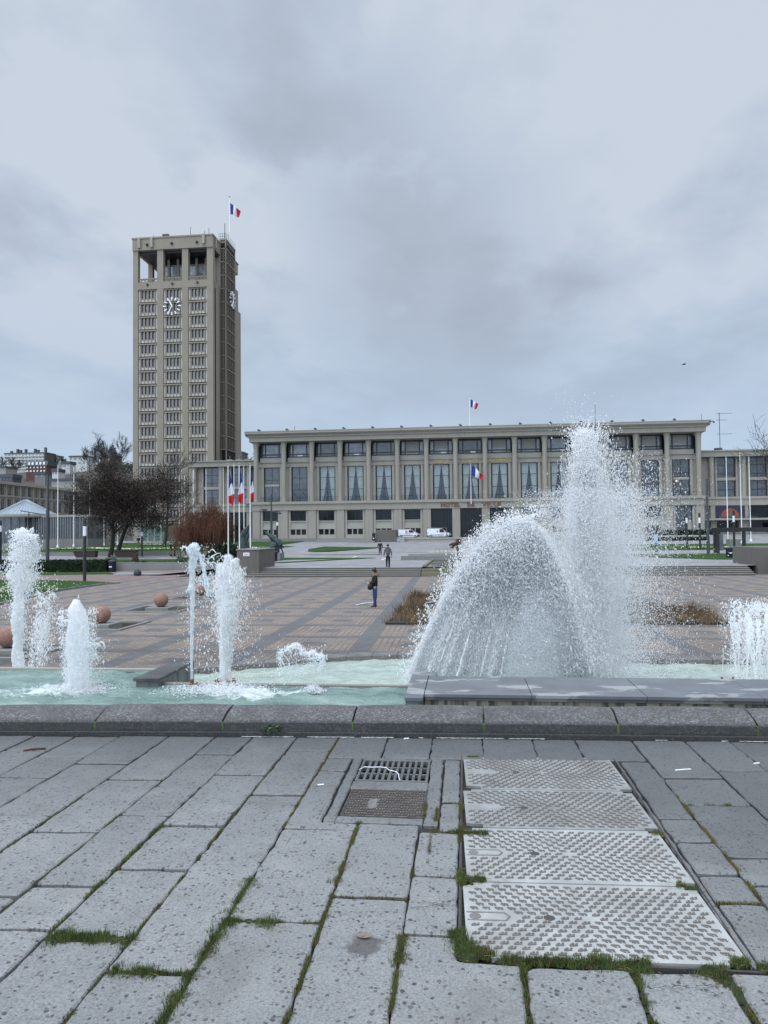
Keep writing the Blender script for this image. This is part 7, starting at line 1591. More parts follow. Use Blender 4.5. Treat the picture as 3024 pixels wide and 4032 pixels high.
# stair shaft with pierced panels on the right side
SX0, SX1, SY0, SY1 = TXr, -57.24, 5.3, 12.6
mb = MB(); mb.box(SX0-.5, SX1-.25, SY0+.25, SY1, .3, 74.6); mb.box(SX0-.2, SX1+.05, SY0-.05, SY1+.05, 74.6, 75.0)
mb.box(SX0-.1, SX1, SY0, SY0+.3, .3, 20.2)
for k in range(17): z = 72.5-FL*k; mb.box(SX0-.05, SX1+.03, SY0-.03, SY1, z-.12, z+.12)
for y_ in (SY0+.12, SY1-.15): mb.box(SX1-.3, SX1, y_-.15, y_+.15, .3, 74.6)
mb.box(SX0-.02, SX0+.1, SY0+.02, SY0+.3, 20, 74.6); mb.box(SX1-.12, SX1, SY0, SY0+.3, 20, 74.6)
mb.box(SX0-1., SX1-1., SY1+.05, 18, .3, 66); mb.build('stair_shaft', M['tower'], tower)
for k in range(16):
    z1 = 72.5-FL*k-.12; z0 = z1-FL+.24
    if z0 < 20: break
    m_ = MB(); s_ = (SX1-SX0-.22)/2
    for r in range(4):
        for c in range(2):
            cx_, cz = SX0+.1+s_*(c+.5), z0+(z1-z0)/4*(r+.5)
            for a in range(4): t = math.pi/4+a*math.pi/2; m_.obox((cx_, SY0+.12, cz), (.33*s_*math.cos(t)*1.3, 0, .48*math.sin(t)), (0, .06, 0), (.05*math.sin(t), 0, -.05*math.cos(t)))
            for a in range(8): t = a*math.pi/4+.39; m_.obox((cx_+.3*s_*math.cos(t), SY0+.12, cz+.28*math.sin(t)), (-.12*s_*math.sin(t), 0, .12*math.cos(t)), (0, .06, 0), (.05*math.cos(t), 0, .05*math.sin(t)))
    for r in range(5): m_.box(SX0+.1, SX1-.12, SY0+.06, SY0+.18, z0+(z1-z0)/4*r-.04, z0+(z1-z0)/4*r+.04)
    m_.box((SX0+SX1)/2-.05, (SX0+SX1)/2+.05, SY0+.05, SY0+.19, z0, z1)
    for c in range(5): yy = SY0+.3+(SY1-SY0-.6)*(c+.5)/5; m_.box(SX1-.22, SX1-.10, yy-.07, yy+.07, z0, z1); 
    for r in range(1, 6): zz = z0+(z1-z0)*r/6; m_.box(SX1-.2, SX1-.12, SY0+.3, SY1-.3, zz-.05, zz+.05)
    m_.build('pierced_panel', M['tower_dark'], tower)
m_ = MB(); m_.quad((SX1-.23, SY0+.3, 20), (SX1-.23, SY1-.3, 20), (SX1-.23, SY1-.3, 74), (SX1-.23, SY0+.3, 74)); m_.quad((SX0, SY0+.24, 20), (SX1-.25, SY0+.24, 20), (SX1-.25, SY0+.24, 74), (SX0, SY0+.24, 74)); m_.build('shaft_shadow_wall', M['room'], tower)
# clocks
def clock(name, c, R1, side=False):
    e = empty(name, c); e.parent = tower
    if side: e.rotation_euler = (0, 0, math.pi/2)
    m_ = MB()
    for k in range(12):
        a = math.pi/2-2*math.pi*k/12; d = np.array([math.cos(a), 0, math.sin(a)]); t = np.array([-math.sin(a), 0, math.cos(a)]); r0, r1 = R1*.66, R1
        V = []
        for y in (-.22, 0.): V += [tuple(d*r0-t*.07*R1/1.9+[0, y, 0]), tuple(d*r1-t*.15*R1/1.9+[0, y, 0]), tuple(d*r1+t*.15*R1/1.9+[0, y, 0]), tuple(d*r0+t*.07*R1/1.9+[0, y, 0])]
        m_.add(V, [(0, 1, 2, 3), (7, 6, 5, 4), (0, 4, 5, 1), (1, 5, 6, 2), (2, 6, 7, 3), (3, 7, 4, 0)])
    m_.build('hour_marks', M['whitemark'], e)
    m_ = MB(); m_.tube([(R1*.8*math.cos(t), -.02, R1*.8*math.sin(t)) for t in np.linspace(0, 6.2832, 40)], .045, 5, False)
    for k in range(3): t = math.pi*k/3; m_.tube([(R1*.8*math.cos(t), .0, R1*.8*math.sin(t)), (-R1*.8*math.cos(t), .0, -R1*.8*math.sin(t))], .03, 4)
    m_.build('ring', M['conc_grey'], e)
    for nm, ang, ln, w in (('hour_hand', 113, .70, .17), ('minute_hand', 246, .98, .14)):
        a = R_(ang); d = np.array([math.cos(a), 0, math.sin(a)]); m_ = MB(); m_.tube([-d*.3+[0, -.3, 0], d*R1*ln*.5+[0, -.3, 0], d*R1*ln+[0, -.3, 0]], [w*.7, w*1.1, w*.5], 6); m_.build(nm, M['whitemark'], e, True)
q = D(480+657*.3014, 740+1545*.3014, TY-.3); clock('clock', (q[0], -.35, q[2]), 2.15); clock('clock', (SX1+.35, 8.9, tz(740+1400*.3014)+1.), 2.1, True)
# roof gear
for px, z0, z1 in ((551, 71.3, 73.7), (600, 71.3, 73.7), (804, 71.6, 73.9)): m_ = MB(); x_ = D(px, 960, TY)[0]; m_.box(x_-.32, x_+.32, -.75, -.42, z0, z1); m_.build('antenna_panel', M['conc_pale'], tower)
m_ = MB(); m_.box(TXr+.22, TXr+.5, 1.2, 1.7, 71.0, 73.4); m_.build('antenna_panel', M['conc_pale'], tower)
m_ = MB()
for k in range(3): x_ = -71.2+k*.55; m_.box(x_-.22, x_+.22, .2, .8, 73.95, 74.75)
for px, h in ((602, .9), (747, 2.3), (803, 1.2), (820, 1.8)): x_ = D(px, 930, TY)[0]; m_.tube([(x_, .5, 73.9), (x_, .5, 73.9+h)], .06, 4)
m_.tube([(-57.8, 6, 75), (-57.8, 6, 79.0)], .09, 4); m_.tube([(-56.9-.8, 9, 75), (-57.7, 9, 78.)], .07, 4)
for z in (75.5, 76.2): m_.box(SX0-.3, SX1, SY0, SY0+.06, z, z+.06); m_.box(SX1-.06, SX1, SY0, SY1, z, z+.06)
for k in range(5): m_.box(SX0-.3+.45*k-.03, SX0-.3+.45*k+.03, SY0, SY0+.06, 75, 76.2)
m_.build('roof_antennas', M['darkgrey'], tower)
m_ = MB()
for x_ in (-75, -68.8, -62.6): m_.box(x_-.25, x_+.25, -.5, -.26, 71.9, 72.3); m_.sphere((x_, -.5, 72.1), .3, 8, 6)
for x_ in (-75, -68.8, -62.6): m_.box(x_-.2, x_+.2, -.35, -.02, 62.2, 62.7)
m_.build('waterspout', M['frame'], tower)
q = D(904, 930, 178); t = D(904.5, 775, 178); fpole('tall white flagpole on top of the clock tower', q[0], 178, 74.9, t[2], .13)
wflag('tricolour flag flying above the clock tower', 906.5, 799, 178, [(0, 0), (1, 44), (38, 28), (38, 57)], .45)
# green doors at the tower foot
m_ = MB(); 
for k in range(4): x_ = D(560+k*26, 2125, TY-.2)[0]; m_.box(x_, x_+1.15, -.35, -.25, 1.0, 4.4)
m_.build('green_door', M_simple('green_glass', (.06, .14, .11), .3, .2), tower)
m_ = MB(); x0 = D(530, 2125, TY)[0]; x1 = D(640, 2125, TY)[0]; m_.box(x0, x1, -.24, -.05, .6, 5.4); m_.build('door_surround', M['conc_pale'], tower)
# ================================================================ side wings
def wing(label, x0, x1, Y, ztop, cols, wins, name='side_wing'):
    g = thing(name, label, 'building', (0, Y, 0)); mb = MB(); mb.box(x0, x1, -.4, 12, ztop-1.15, ztop-.05); mb.box(x0, x1, -.7, 12, ztop-.05, ztop+.1); mb.box(x0, x1, 1.6, 12, .6, ztop-1.15) if 0 else None
    zb = 9.03; mb.box(x0, x1, -.1, 2.5, 7.2, 8.55); mb.box(x0, x1, -.3, 2.5, 8.55, zb)
    for c in cols: mb.box(c-.55, c+.55, 0, 1., .6, 7.2)
    xs = sorted(list(cols)); 
    segs = []; prev = x0
    for a, b_ in wins: segs.append((prev, a-.3)); prev = b_+.3
    segs.append((prev, x1))
    for a, b_ in segs:
        if b_ > a: mb.box(a, b_, 1.2, 2.5, zb, ztop-1.15); mb.box(a, b_, .6, 2.5, .6, 7.2)
    for a, b_ in wins: mb.box(a-.3, a, .9, 2.5, zb, ztop-1.15); mb.box(b_, b_+.3, .9, 2.5, zb, ztop-1.15); mb.box(a, b_, 1.1, 2.5, 12.5, 13.15); mb.box(a-.3, b_+.3, .7, 2.5, .6, 1.6)
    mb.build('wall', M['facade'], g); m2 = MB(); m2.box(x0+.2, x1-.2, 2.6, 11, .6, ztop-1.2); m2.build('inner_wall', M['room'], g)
    m2 = MB(); m2.box(x0, x1, -.68, 12, ztop+.1, ztop+.2); m2.build('roof', M['conc_pale'], g)
    c0 = None
    for c in cols:
        if c0 is None: m2 = MB(); m2.lathe(0, 0, [(.5, zb), (.46, zb+.4), (.5, ztop-2.2), (.62, ztop-1.15)], 16); c0 = m2.build('column', M['facade'], g); c0.location = (c, .5, 0)
        else: k_ = c0.copy(); COL.objects.link(k_); k_.parent = g; k_.location = (c, .5, 0)
    for a, b_ in wins:
        f = winframe(a, b_, 13.15, ztop-1.15, 1.5, ((a+b_)/2,), (13.9, 15.8), .12).build('window', M['frame'], g); m2 = MB(); m2.quad((a, 1.58, 13.1), (b_, 1.58, 13.1), (b_, 1.58, ztop-1.1), (a, 1.58, ztop-1.1)); m2.build('glass', M['glass'], f)
        f = winframe(a, b_, zb, 12.5, 1.5, ((a+b_)/2,), (10.6,), .12).build('window', M['frame'], g); m2 = MB(); m2.quad((a, 1.58, zb), (b_, 1.58, zb), (b_, 1.58, 12.6), (a, 1.58, 12.6)); m2.build('glass', M['glass'], f)
        f = winframe(a, b_, 1.6, 7.15, 1.2, ((a+b_)/2,), (4.5,), .12).build('ground_window', M['frame'], g); m2 = MB(); m2.quad((a, 1.28, 1.6), (b_, 1.28, 1.6), (b_, 1.28, 7.15), (a, 1.28, 7.15)); m2.build('glass', M['glass_dark'], f)
    return g
lw_ = wing('lower concrete side wing with tall windows between the clock tower and the town hall', -62.33, -46.2, 162.5, 18.75, (-61.2, -54.9, -48.3), ((-59.24, -55.62), (-52.64, -49.05)))
m_ = MB(); xq = D(978, 1981, 162)[0]; m_.box(xq-.55, xq+.55, -.9, -.35, 9.1, 10.3); m_.tube([(xq+.1, -.92, 9.7), (xq+.1, -.90, 9.7)], .4, 14); o = m_.build('air_conditioner', M['conc_pale'], lw_)
m_ = MB(); x_ = D(900, 1815, 163)[0]
for dx in (0, 2.2, 4.2, 6.5): m_.box(x_+dx-.6, x_+dx+.6, 1, 2, 18.95, 19.3); m_.tube([(x_+dx, 1.5, 19), (x_+dx, 1.5, 20.2)], .05, 4)
m_.build('roof_unit', M['conc_pale'], lw_)
rw = wing('theatre wing with a banner and sign at the right end of the town hall', 49.2, 92, 161.5, 18.6, (51.9, 58.3, 64.6, 70.9, 77.2), ((53.1, 56.95), (59.6, 63.3), (66, 69.7), (72.3, 76)))
x_ = (D(2834, 2020, 161)[0]+D(2922, 2020, 161)[0])/2
m_ = MB(); m_.box(52.3, 58.2, -.12, -.06, 4.6, 7.1); ban = m_.build('theatre_banner', M_simple('dark_blue_banner', (.022, .025, .045), .7), rw)
m_ = MB(); v = [(55.2+1.9*math.cos(a), -.13, 4.62+1.95*math.sin(a)) for a in np.linspace(0, math.pi, 24)]; m_.add(v+[(x, -.11, z) for x, y, z in v], [tuple(range(23, -1, -1))]+[(i, (i+1) % 24, 24+(i+1) % 24, 24+i) for i in range(24)]); m_.build('orange_disc', M_simple('orange_print', (.25, .07, .035), .7, .3), ban)
m_ = MB(); m_.box(55.0, 55.9, -.16, -.14, 4.65, 5.5); m_.build('green_patch', M_simple('green_print', (.08, .12, .09), .7), ban)
m_ = MB(); m_.box(49.6, 66, -1.6, .4, 4.1, 4.5); m_.build('canopy', M['conc_pale'], rw); text_mesh("THEATRE DE L'HOTEL DE VILLE", .55, .04, M['darkgrey'], 'theatre_lettering', rw, (56.4, -1.3, 4.75), width=7.6)
m_ = MB(); x_ = D(2845, 1770, 163)[0]; m_.tube([(x_, 3, 18.8), (x_, 3, 27.2)], .07, 5)
for z, w in ((27.0, 2.6), (25.6, 1.6), (22.6, 2.6)): m_.tube([(x_-.6, 3, z), (x_+w, 3, z)], .04, 4)
m_.box(x_-1.1, x_+.3, 2.5, 3.5, 18.7, 19.6); m_.build('aerial', M['darkgrey'], rw)
m_ = MB(); m_.box(62.8, 64.6, -.5, -.4, 1.8, 3.6); m_.box(65.2, 66.4, -.5, -.4, 2.6, 3.6); m_.build('poster_board', M['white'], rw)
# ================================================================ left side of the square
lb_ = thing('apartment_building', 'long grey concrete apartment building running back along the left side of the square', 'apartment block', (-121, 0, 0))
mb = MB(); Y0, Y1 = 150, 330; zr = 17.
mb.box(-14, .0, Y0, Y1, .3, 16.2); mb.box(-14.3, .7, Y0-.5, Y1+.5, 16.2, 16.6); mb.box(-14.3, .3, Y0, Y1, 16.6, 17.)
for z in (12.9, 9.0, 5.2): mb.box(0, .35, Y0, Y1, z, z+.35)
y = Y0
while y < Y1: mb.box(0, .28, y-.25, y+.25, .3, 16.2); y += 3.1
lb_w = mb.build('wall', M['facade'], lb_); cnt = 0; y = Y0+1.55
while y < 300 and cnt < 90:
    for z0, z1 in ((13.5, 15.9), (9.5, 12.3), (5.7, 8.5)):
        if cnt >= 96: break
        m_ = MB(); m_.box(.03, .12, y-.62, y+.62, z0, z1); 
        w_ = m_.build('window', M['glass_dark'], lb_); m_ = MB(); m_.box(.125, .17, y-.03, y+.03, z0, z1)
        for k in range(1, 4): m_.box(.125, .16, y-.6, y+.6, z0+(z1-z0)*k/4-.03, z0+(z1-z0)*k/4+.03)
        m_.box(.05, .2, y-.9, y-.63, z0, z1) if cnt % 2 else None; m_.build('shutter_frame', M['conc_pale'], w_); cnt += 1
    y += 3.1
mb = MB()
for k in range(3): ya = 186+k*34; mb.box(.35, 1.3, ya, ya+18, 9.1, 9.25); mb.box(1.25, 1.3, ya, ya+18, 10.2, 10.26); [mb.box(1.25, 1.29, ya+j*.3, ya+j*.3+.04, 9.25, 10.2) for j in range(60)]
mb.build('balcony', M['darkgrey'], lb_)
# pavilion with conical zinc roof
q = D(101*1.0, 2160, 118); pav = thing('pavilion', 'round glazed pavilion with a pale conical zinc roof at the left', 'pavilion', (float(D(101, 2100, 118)[0]), 118, .05))
ze, za = float(D(101, 2028, 118)[2]), float(D(101, 1967, 118)[2]); Rr = 4.9
mb = MB(); nseg = 24; vs = [(0, 0, za)]+[(Rr*math.cos(2*math.pi*j/nseg), Rr*math.sin(2*math.pi*j/nseg), ze) for j in range(nseg)]; mb.add(vs, [(0, 1+j, 1+(j+1) % nseg) for j in range(nseg)])
for j in range(nseg*2): a = 2*math.pi*j/nseg/2; d = np.array([math.cos(a), math.sin(a), 0]); mb.tube([np.array([0, 0, za])+d*.3-[0, 0, .1], d*Rr+[0, 0, ze+.02]], .035, 4)
mb.build('roof', M['zinc'], pav); mb = MB(); mb.lathe(0, 0, [(Rr+.15, ze-.55), (Rr+.25, ze-.3), (Rr+.2, ze-.02)], 32); mb.box(0, 12.5, -2.6, 4, ze-.55, ze-.2); mb.build('gutter', M['conc_pale'], pav)
mb = MB()
for j in range(20): a = 2*math.pi*j/20; mb.cyl(4.3*math.cos(a), 4.3*math.sin(a), 0, ze-.55, .07, n=6)
for j in range(27): mb.box(1.0+j*.42, 1.07+j*.42, -2.5, -2.4, 1.6, ze-.55)
mb.build('post', M['conc_grey'], pav); mb = MB(); mb.lathe(0, 0, [(4.15, 0), (4.15, ze-.56)], 24); mb.box(1, 12.3, -2.38, 4, 1.5, ze-.56); mb.build('glass', M['glass'], pav)
mb = MB(); mb.lathe(0, 0, [(4.4, 0), (4.4, .9)], 24); mb.box(1, 12.4, -2.55, 4, 0, 1.5); mb.build('base_wall', M['conc_grey'], pav)
mb = MB(); x_ = D(388, 2140, 140)[0]; mb.bbox(x_-2.3, x_+2.6, 140, 141, .2, 2.0, .03); tag(mb.build('planter_wall', M['conc_dark']), 'square grey planter wall with plants between the poles right of the pavilion', 'wall')
# ================================================================ hill behind the town
def hillz(x, y):
    t = interp(y, [300, 380, 430, 480, 560, 640, 800, 1200], [2, 20, 31, 43, 55, 62, 66, 60]); e = interp(x, [-900, -500, -330, -150, -60, 80], [.9, 1., 1.02, .97, .85, .2]); return t*e+2.5*math.sin(x*.021+y*.013)*min(1, (y-290)/100)
mb = MB(); xs = np.linspace(-900, 160, 80); ys = np.concatenate([np.linspace(295, 660, 40), [720, 800, 1000, 1200]])
v = [(x, y, hillz(x, y)) for y in ys for x in xs]; k = len(xs); mb.add(v, [(j*k+i, j*k+i+1, (j+1)*k+i+1, (j+1)*k+i) for j in range(len(ys)-1) for i in range(k-1)])
m_, nt, b = new_mat('hill_scrub'); p = pos(nt); nn = noise(nt, p, .06, 6, .65); L(nt, ramp(nt, nn, [(.3, (.035, .03, .022)), (.5, (.075, .062, .05)), (.7, (.06, .065, .035))]), b.inputs['Base Color']); b.inputs['Roughness'].default_value = 1.; bump(nt, b, noise(nt, p, .5, 4), 1., 1.)
struct(mb.build('hill', m_, smooth=True))
def block(label, px0, px1, ptop, pbot, Y, dep, rows, ncol, mat, side=None, cat='apartment block', name='apartment_block', roofm=None, wm=None, roofh=1.0):
    a, b_ = D(px0, ptop, Y), D(px1, ptop, Y); z0 = D(px0, pbot, Y)[2]; g = thing(name, label, cat, ((a[0]+b_[0])/2, Y, z0)); w = (b_[0]-a[0])/2; h = a[2]-z0
    mb = MB(); mb.box(-w, w, 0, dep, -12, h); mb.build('wall', mat, g); mb = MB(); mb.box(-w-.4, w+.4, -.5, dep+.3, h, h+roofh); mb.build('roof', roofm or M['darkgrey'], g); fh = h/rows
    for r in range(rows):
        for c in range(ncol):
            if rows*ncol > 70 and (r*7+c*3) % 11 == 0: continue
            cw = 2*w/ncol; x0 = -w+cw*(c+.12); m_ = MB(); m_.box(x0, x0+cw*random.uniform(.36, .5), -.12, -.02, fh*r+fh*.42, fh*r+fh*.84); m_.build('window', wm or M['glass_pale'], g)
    return g, w, h
M['flat_white'] = M_simple('white_render', (.50, .51, .49), .8, .1, .3)
g, w, h = block('long white block of flats with a dark roof on top of the hill at left', 18, 181, 1788, 1850, 560, 14, 5, 12, M['flat_white'], roofh=.8)
mb = MB(); 
for r in range(5): mb.box(-w, w, -.9, -.1, h/5*r, h/5*r+.9)
mb.build('balcony', M['flat_white'], g); mb = MB(); mb.box(w-1.2, w+.05, -1, 14, -8, h+.5); mb.build('end_wall', M['darkgrey'], g)
mb = MB()
for k, x_ in enumerate((-w*.8, -w*.5, -w*.35, -w*.1, w*.35, w*.5, w*.85)): mb.box(x_-.7, x_+.7, 3, 5, h+.8, h+1.5+(1.5, 3, 2.2, 2.8, 3, 2, 4)[k]*.9)
mb.build('chimney', M['darkgrey'], g)
g, w, h = block('shorter white wing of flats stepped back at the right of the long hilltop block', 182, 215, 1796, 1846, 585, 14, 5, 4, M['flat_white'])
M['brick'] = M_simple('red_brick', (.10, .05, .042), .9, .2, .5)
g, w, h = block('red brick house with white framed windows below the block of flats', 103, 184, 1836, 1864, 470, 12, 2, 6, M['brick'], cat='house', name='brick_house', roofm=M['darkgrey'], wm=M['white'], roofh=.4)
mb = MB(); mb.profile_x([(-.5, h+.4), (.8, h+3.4), (11, h+3.4), (12.2, h+.4)], -w-.5, w+.5); mb.build('mansard', M['darkgrey'], g); mb = MB(); [mb.box(x_-.7, x_+.7, -.3, .8, h+.9, h+2.7) for x_ in (-w*.7, -w*.35, w*.05, w*.4, w*.75)]; mb.build('dormer', M['white'], g)
block('white modern flat roofed house high on the hill', 273, 342, 1800, 1834, 520, 14, 2, 4, M['flat_white'], cat='house', name='modern_house'); block('pale rendered house at the left edge on the hillside', -12, 22, 1842, 1880, 430, 12, 2, 3, M['conc_pale'], cat='house', name='house'); block('low white cottage with a grey roof on the hillside', 205, 228, 1858, 1872, 440, 8, 1, 2, M['flat_white'], cat='house', name='cottage', roofh=2.)
block('small pale house under the modern house on the hill', 243, 275, 1828, 1840, 500, 8, 1, 3, M['flat_white'], cat='house', name='house', roofh=2.); block('weathered stone ruin wall on the hillside', 137, 178, 1868, 1890, 400, 6, 1, 2, M['conc_grey'], cat='house', name='stone_house'); block('white terrace of small houses behind the poles on the slope', 205, 300, 1894, 1915, 360, 8, 1, 6, M['conc_pale'], cat='house', name='terrace_houses', roofh=1.2)
block('dark slate roofed house with small windows at left below the hill', 0, 50, 1882, 1893, 380, 8, 1, 4, M['darkgrey'], cat='house', name='house', roofh=2.)
g, w, h = block('dark turreted villa among trees on top of the hill by the copper tree', 400, 450, 1800, 1850, 600, 14, 2, 4, M['conc_dark'], cat='villa', name='villa', roofh=2); mb = MB(); mb.lathe(w*.5, 3, [(3.6, 0), (3.6, h+4), (4., h+4), (.2, h+11)], 8); mb.build('turret', M['darkgrey'], g)
block('grey modern building on the horizon just right of the clock tower', 932, 955, 1785, 1825, 420, 10, 3, 3, M['darkgrey'], cat='building', name='building'); block('white villa on the hill between the tower and the town hall', 934, 952, 1806, 1822, 400, 8, 2, 3, M['flat_white'], cat='house', name='house')
# ================================================================ trees
def tree_skeleton(rs, base, h, levels, spread, first=.3, lean=(0, 0), up=.25, droop=0., nkids=(3, 5), ratio=.68, wig=.12, r0=.2):
    """list of tapering branch polylines: (points, radii, level)"""
    r = random.Random(rs); out = []
    def grow(p, d, ln, rad, lv):
        n = 4 if lv < 3 else 3; pts = [p]; rr = [rad]; q = p.copy(); dd = d.copy()
        for i in range(n):
            dd = dd+np.array([r.gauss(0, wig), r.gauss(0, wig), r.gauss(0, wig)*.6+up*.12-droop*.2*lv]); dd /= np.linalg.norm(dd); q = q+dd*ln/n; pts.append(q.copy()); rr.append(rad*(1-.5*(i+1)/n))
        out.append((pts, rr, lv))
        if lv >= levels: return
        kids = r.randint(*nkids)+(2 if lv == 0 else 0)
        for k in range(kids):
            t = first+(1-first)*(k+r.random()*.8)/kids if lv == 0 else .25+.75*(k+r.random())/kids
            i = min(n-1, int(t*n)); f = t*n-i; pp = pts[i]*(1-f)+pts[i+1]*f; ax = pts[i+1]-pts[i]; ax /= np.linalg.norm(ax)
            a = r.uniform(0, 6.28); u = np.cross(ax, [.3, .5, .8]); u /= np.linalg.norm(u); w = np.cross(ax, u); s = r.uniform(.55, 1.0)*spread
            nd = ax*math.cos(s)+(u*math.cos(a)+w*math.sin(a))*math.sin(s); nd[2] += up*(.5 if lv else .2); nd /= np.linalg.norm(nd)
            grow(pp, nd, ln*ratio*r.uniform(.75, 1.15), (rr[i]*(1-f)+rr[i+1]*f)*r.uniform(.45, .7), lv+1)
    b_ = np.array(base, float); d = np.array([lean[0], lean[1], 1.]); d /= np.linalg.norm(d); grow(b_, d, h, r0, 0); return out
def build_tree(label, loc, sk, bark, leaf=None, nleaf=0, ls=.1, name='tree', cat='tree', leaflv=3, group=None, spread=.3, thin=.012):
    g = thing(name, label, cat, loc, 0, group); tr = MB(); br = MB()
    for pts, rr, lv in sk: (tr if lv == 0 else br).tube(pts, [max(x, thin) for x in rr], 8 if lv == 0 else (5 if lv < 3 else 3), lv == 0)
    tr.build('trunk', M[bark], g, True); br.build('branches', M[bark], g, True)
    if nleaf:
        ends = [q for pts, rr, lv in sk if lv >= leaflv for q in pts[1:]]; E_ = np.array(ends); k = rng.integers(0, len(E_), nleaf); C = E_[k]+rng.normal(0, spread, (nleaf, 3)); leafquads('crown', C, ls, M[leaf], g)
    return g
q = P(433, 2196, -.6); x_, y_ = float(D(433, 2190, 82)[0]), 82
sk = tree_skeleton(14, (0, 0, 0), 5.6, 4, 1.1, .38, (.05, 0), .16, 0, (5, 6), .70, .10, .30)
build_tree('dense dark copper tree holding its dead leaves, the nearer of two trunks by the bench', (x_, y_, zl(82)), sk, 'bark_dark', 'leaf_purple', 22000, .095, leaflv=3, spread=.28)
sk = tree_skeleton(8, (0, 0, 0), 5.8, 4, 1.1, .38, (.10, 0), .18, 0, (5, 6), .70, .10, .28)
build_tree('second dark copper tree close behind the first, its trunk leaning a little to the right', (float(D(462, 2180, 85)[0]), 85, zl(85)), sk, 'bark_dark', 'leaf_purple', 22000, .095, leaflv=3, spread=.28)
sk = tree_skeleton(23, (0, 0, 0), 7.6, 5, .85, .3, (0, 0), .3, 0, (3, 4), .68, .10, .3)
build_tree('bare round headed tree in front of the foot of the clock tower', (float(D(646, 2150, 116)[0]), 116, zl(116)), sk, 'bark', thin=.02)
for k, (px, Y, h, s_) in enumerate(((360, 150, 6.5, 31), (400, 160, 6.5, 37), (300, 155, 6.0, 41))):
    sk = tree_skeleton(s_, (0, 0, 0), h, 4, .9, .3, (0, 0), .3, 0, (4, 5), .66, .12, .26); build_tree(('bare brown street tree behind the third flagpole, near the pavilion', 'bare brown street tree right behind the copper trees', 'bare brown street tree behind the glass wall of the pavilion')[k], (float(D(px, 2100, Y)[0]), Y, .6), sk, 'bark_dark', 'leaf_purple', 1800, .1, group='bare street trees behind the pavilion', thin=.022)
# bare tree reaching in from the right
sk = tree_skeleton(77, (0, 0, 0), 6.0, 5, 1.05, .35, (-.05, 0), .22, 0, (3, 5), .72, .12, .26)
build_tree('bare dark tree reaching in from the right edge in front of the theatre wing', (float(D(3060, 2100, 78)[0]), 78, -.75), sk, 'bark_dark', thin=.014)
# weeping tree with rust red hanging twigs
Yw_ = 74; b0 = D(806, 2195, Yw_); g = thing('weeping_tree', 'weeping tree with rust red hanging twigs left of the tricolour flags', 'tree', (b0[0], Yw_, zl(Yw_))); s_ = Yw_/FPX
def wp(px, py): return np.array([(px-806)*s_, 0, (2195-py)*s_])
mb = MB(); mb.tube([wp(800, 2200), wp(806, 2190), wp(818, 2172), wp(832, 2158), wp(838, 2140), wp(830, 2100), wp(815, 2050)], [.2, .18, .16, .16, .17, .14, .08], 8); mb.tube([wp(834, 2150), wp(852, 2150), wp(870, 2140)], [.12, .09, .05], 6); mb.build('trunk', M['bark_dark'], g, True)
mb = MB(); tops = []
lobes = [(835, 1985, 46, 30), (770, 2015, 40, 28), (720, 2060, 34, 26), (885, 2020, 34, 30), (800, 2050, 60, 30), (870, 2075, 40, 26), (750, 2085, 40, 22)]
for (lx, lz, lw, lh) in lobes:
    st_ = wp(826, 2105); mid0 = wp(lx*.6+826*.4, lz*.7+2095*.3)
    for k in range(20):
        ex = wp(random.gauss(lx, lw*.55), random.gauss(lz, lh*.5)); ex[1] = random.gauss(0, 1.0); m_ = mid0+np.array([random.gauss(0, .25), ex[1]*.5, random.gauss(0, .2)]); p_ = [st_+[random.gauss(0, .1), 0, random.uniform(-.6, 0)], m_, ex, ex+np.array([random.gauss(0, .3), random.gauss(0, .3), random.uniform(-.3, .35)])]; mb.tube(p_, [.05, .03, .014, .006], 4); tops += p_[1:]+[ex*.6+m_*.4]
mb.build('branches', M['red_twig'], g, True); V = []
T = np.array(tops); n = 5600; k = rng.integers(0, len(T), n); S = T[k]+rng.normal(0, .2, (n, 3))*[1, 1, .7]; ln = rng.gamma(2., .42, n)+.15; ln = np.minimum(ln, np.maximum(.2, S[:, 2]-.45)); m = 6
t = np.linspace(0, 1, m)[None, :, None]; dr_ = rng.normal(0, 1, (n, 1, 3))*[.34, .34, .1]; C = S[:, None]+dr_*np.sqrt(t)+rng.normal(0, .03, (n, m, 3)); C[:, :, 2] += (.22*np.sin(t[..., 0]*3.14)*rng.random((n, 1))-ln[:, None]*t[..., 0]**1.3)
w = .010; A_ = C+np.array([w, 0, 0]); B_ = C-np.array([w, 0, 0]); VV = np.stack([A_, B_], 2).reshape(-1, 3); o_ = (np.arange(n)*m*2)[:, None]+np.arange(m-1)[None]*2; Fc = np.stack([o_, o_+1, o_+3, o_+2], -1).reshape(-1, 4); np_mesh('hanging_twigs', VV, Fc, M['red_twig'], g)
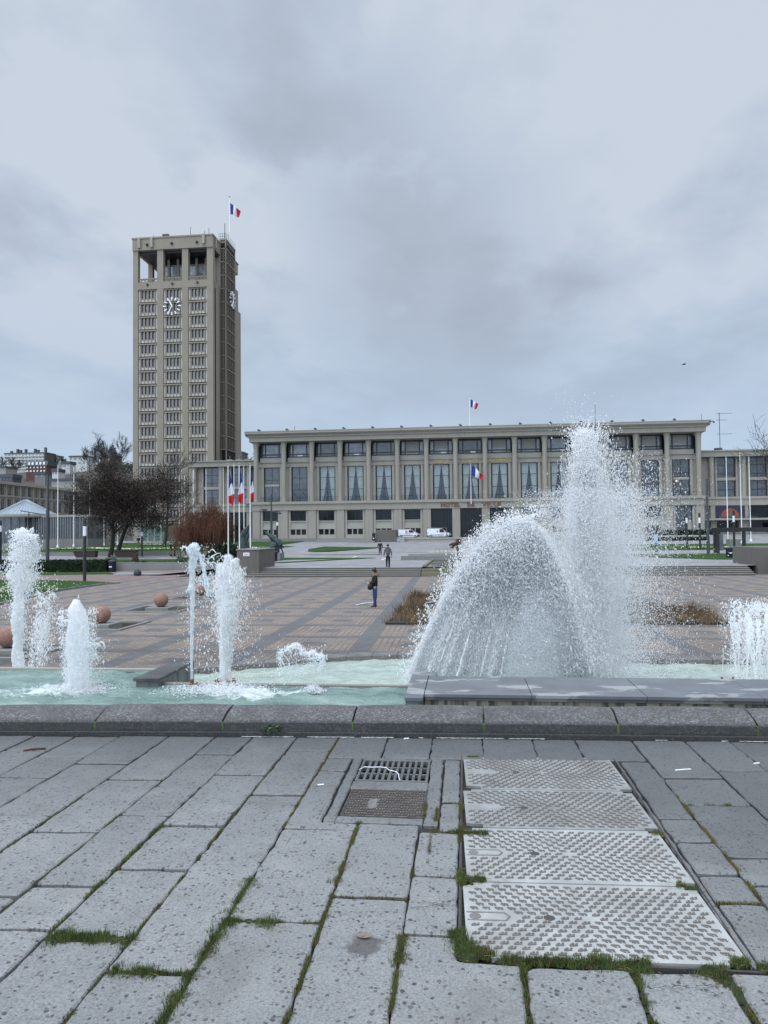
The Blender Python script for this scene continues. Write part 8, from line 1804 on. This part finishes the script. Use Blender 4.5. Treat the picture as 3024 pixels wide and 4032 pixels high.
# trees on the hill: countable bare crowns plus scrub
M['scrub'] = M_leaf('winter_scrub', (.065, .05, .042), .5, .08); M['scrub_green'] = M_leaf('evergreen_scrub', (.035, .05, .022), .5, .1)
hl = [(60, 1845, 470, 12, 'tall dark bare tree in front of the long block of flats'), (228, 1825, 540, 8, 'round bare tree right of the block of flats'), (248, 1822, 545, 6, 'small bare tree beside the round one right of the flats'), (352, 1815, 500, 15, 'bare tree left of the tall one on the hilltop near the villa'), (392, 1812, 470, 21, 'tallest bare tree on the hilltop above the copper tree'), (420, 1810, 480, 16, 'bare tree beside the turreted villa'), (5, 1825, 520, 10, 'bare trees at the left edge beside the flats'), (470, 1800, 470, 18, 'dark bare tree on the hill just left of the clock tower'), (972, 1822, 430, 9, 'bare tree on the hill right of the clock tower')]
for k, (px, py, Y, h, lb) in enumerate(hl):
    q = D(px, py, Y); zz = hillz(q[0], Y); sk = tree_skeleton(100+k, (0, 0, 0), (q[2]-zz+h)*.45, 4, .75, .35, (0, 0), .35, 0, (4, 5), .62, .1, .35); build_tree(lb, (q[0], Y, zz), sk, 'bark', 'scrub', 500, .2, leaflv=3, group='bare trees on the hill', spread=.5, thin=.06)
n = 700; C = []; 
for _ in range(n):
    y = rng.uniform(340, 640); x = rng.uniform(-.52*y, -.22*y); C.append((x, y, hillz(x, y)+1))
C = np.array(C); pts = (C[:, None]+rng.normal(0, 1, (n, 60, 3))*rng.uniform(1.2, 3.2, (n, 1, 1))*[1, 1, .8]).reshape(-1, 3); mi_ = np.repeat((rng.random(n) < .3).astype(int), 60)
root = tag(leafquads('scrub', pts, .55, [M['scrub'], M['scrub_green']], None, mi=mi_), 'brown winter scrub and evergreen bushes covering the hillside', 'scrub', kind='stuff')
n = 260; C = []
for _ in range(n):
    y = rng.uniform(420, 520); x = rng.uniform(-.20*y, -.13*y); C.append((x, y, hillz(x, y)+2))
C = np.array(C); pts = (C[:, None]+rng.normal(0, 1, (n, 60, 3))*2.4).reshape(-1, 3); tag(leafquads('scrub', pts, .5, M['scrub'], None), 'dark winter scrub on the slope right of the clock tower', 'scrub', kind='stuff')
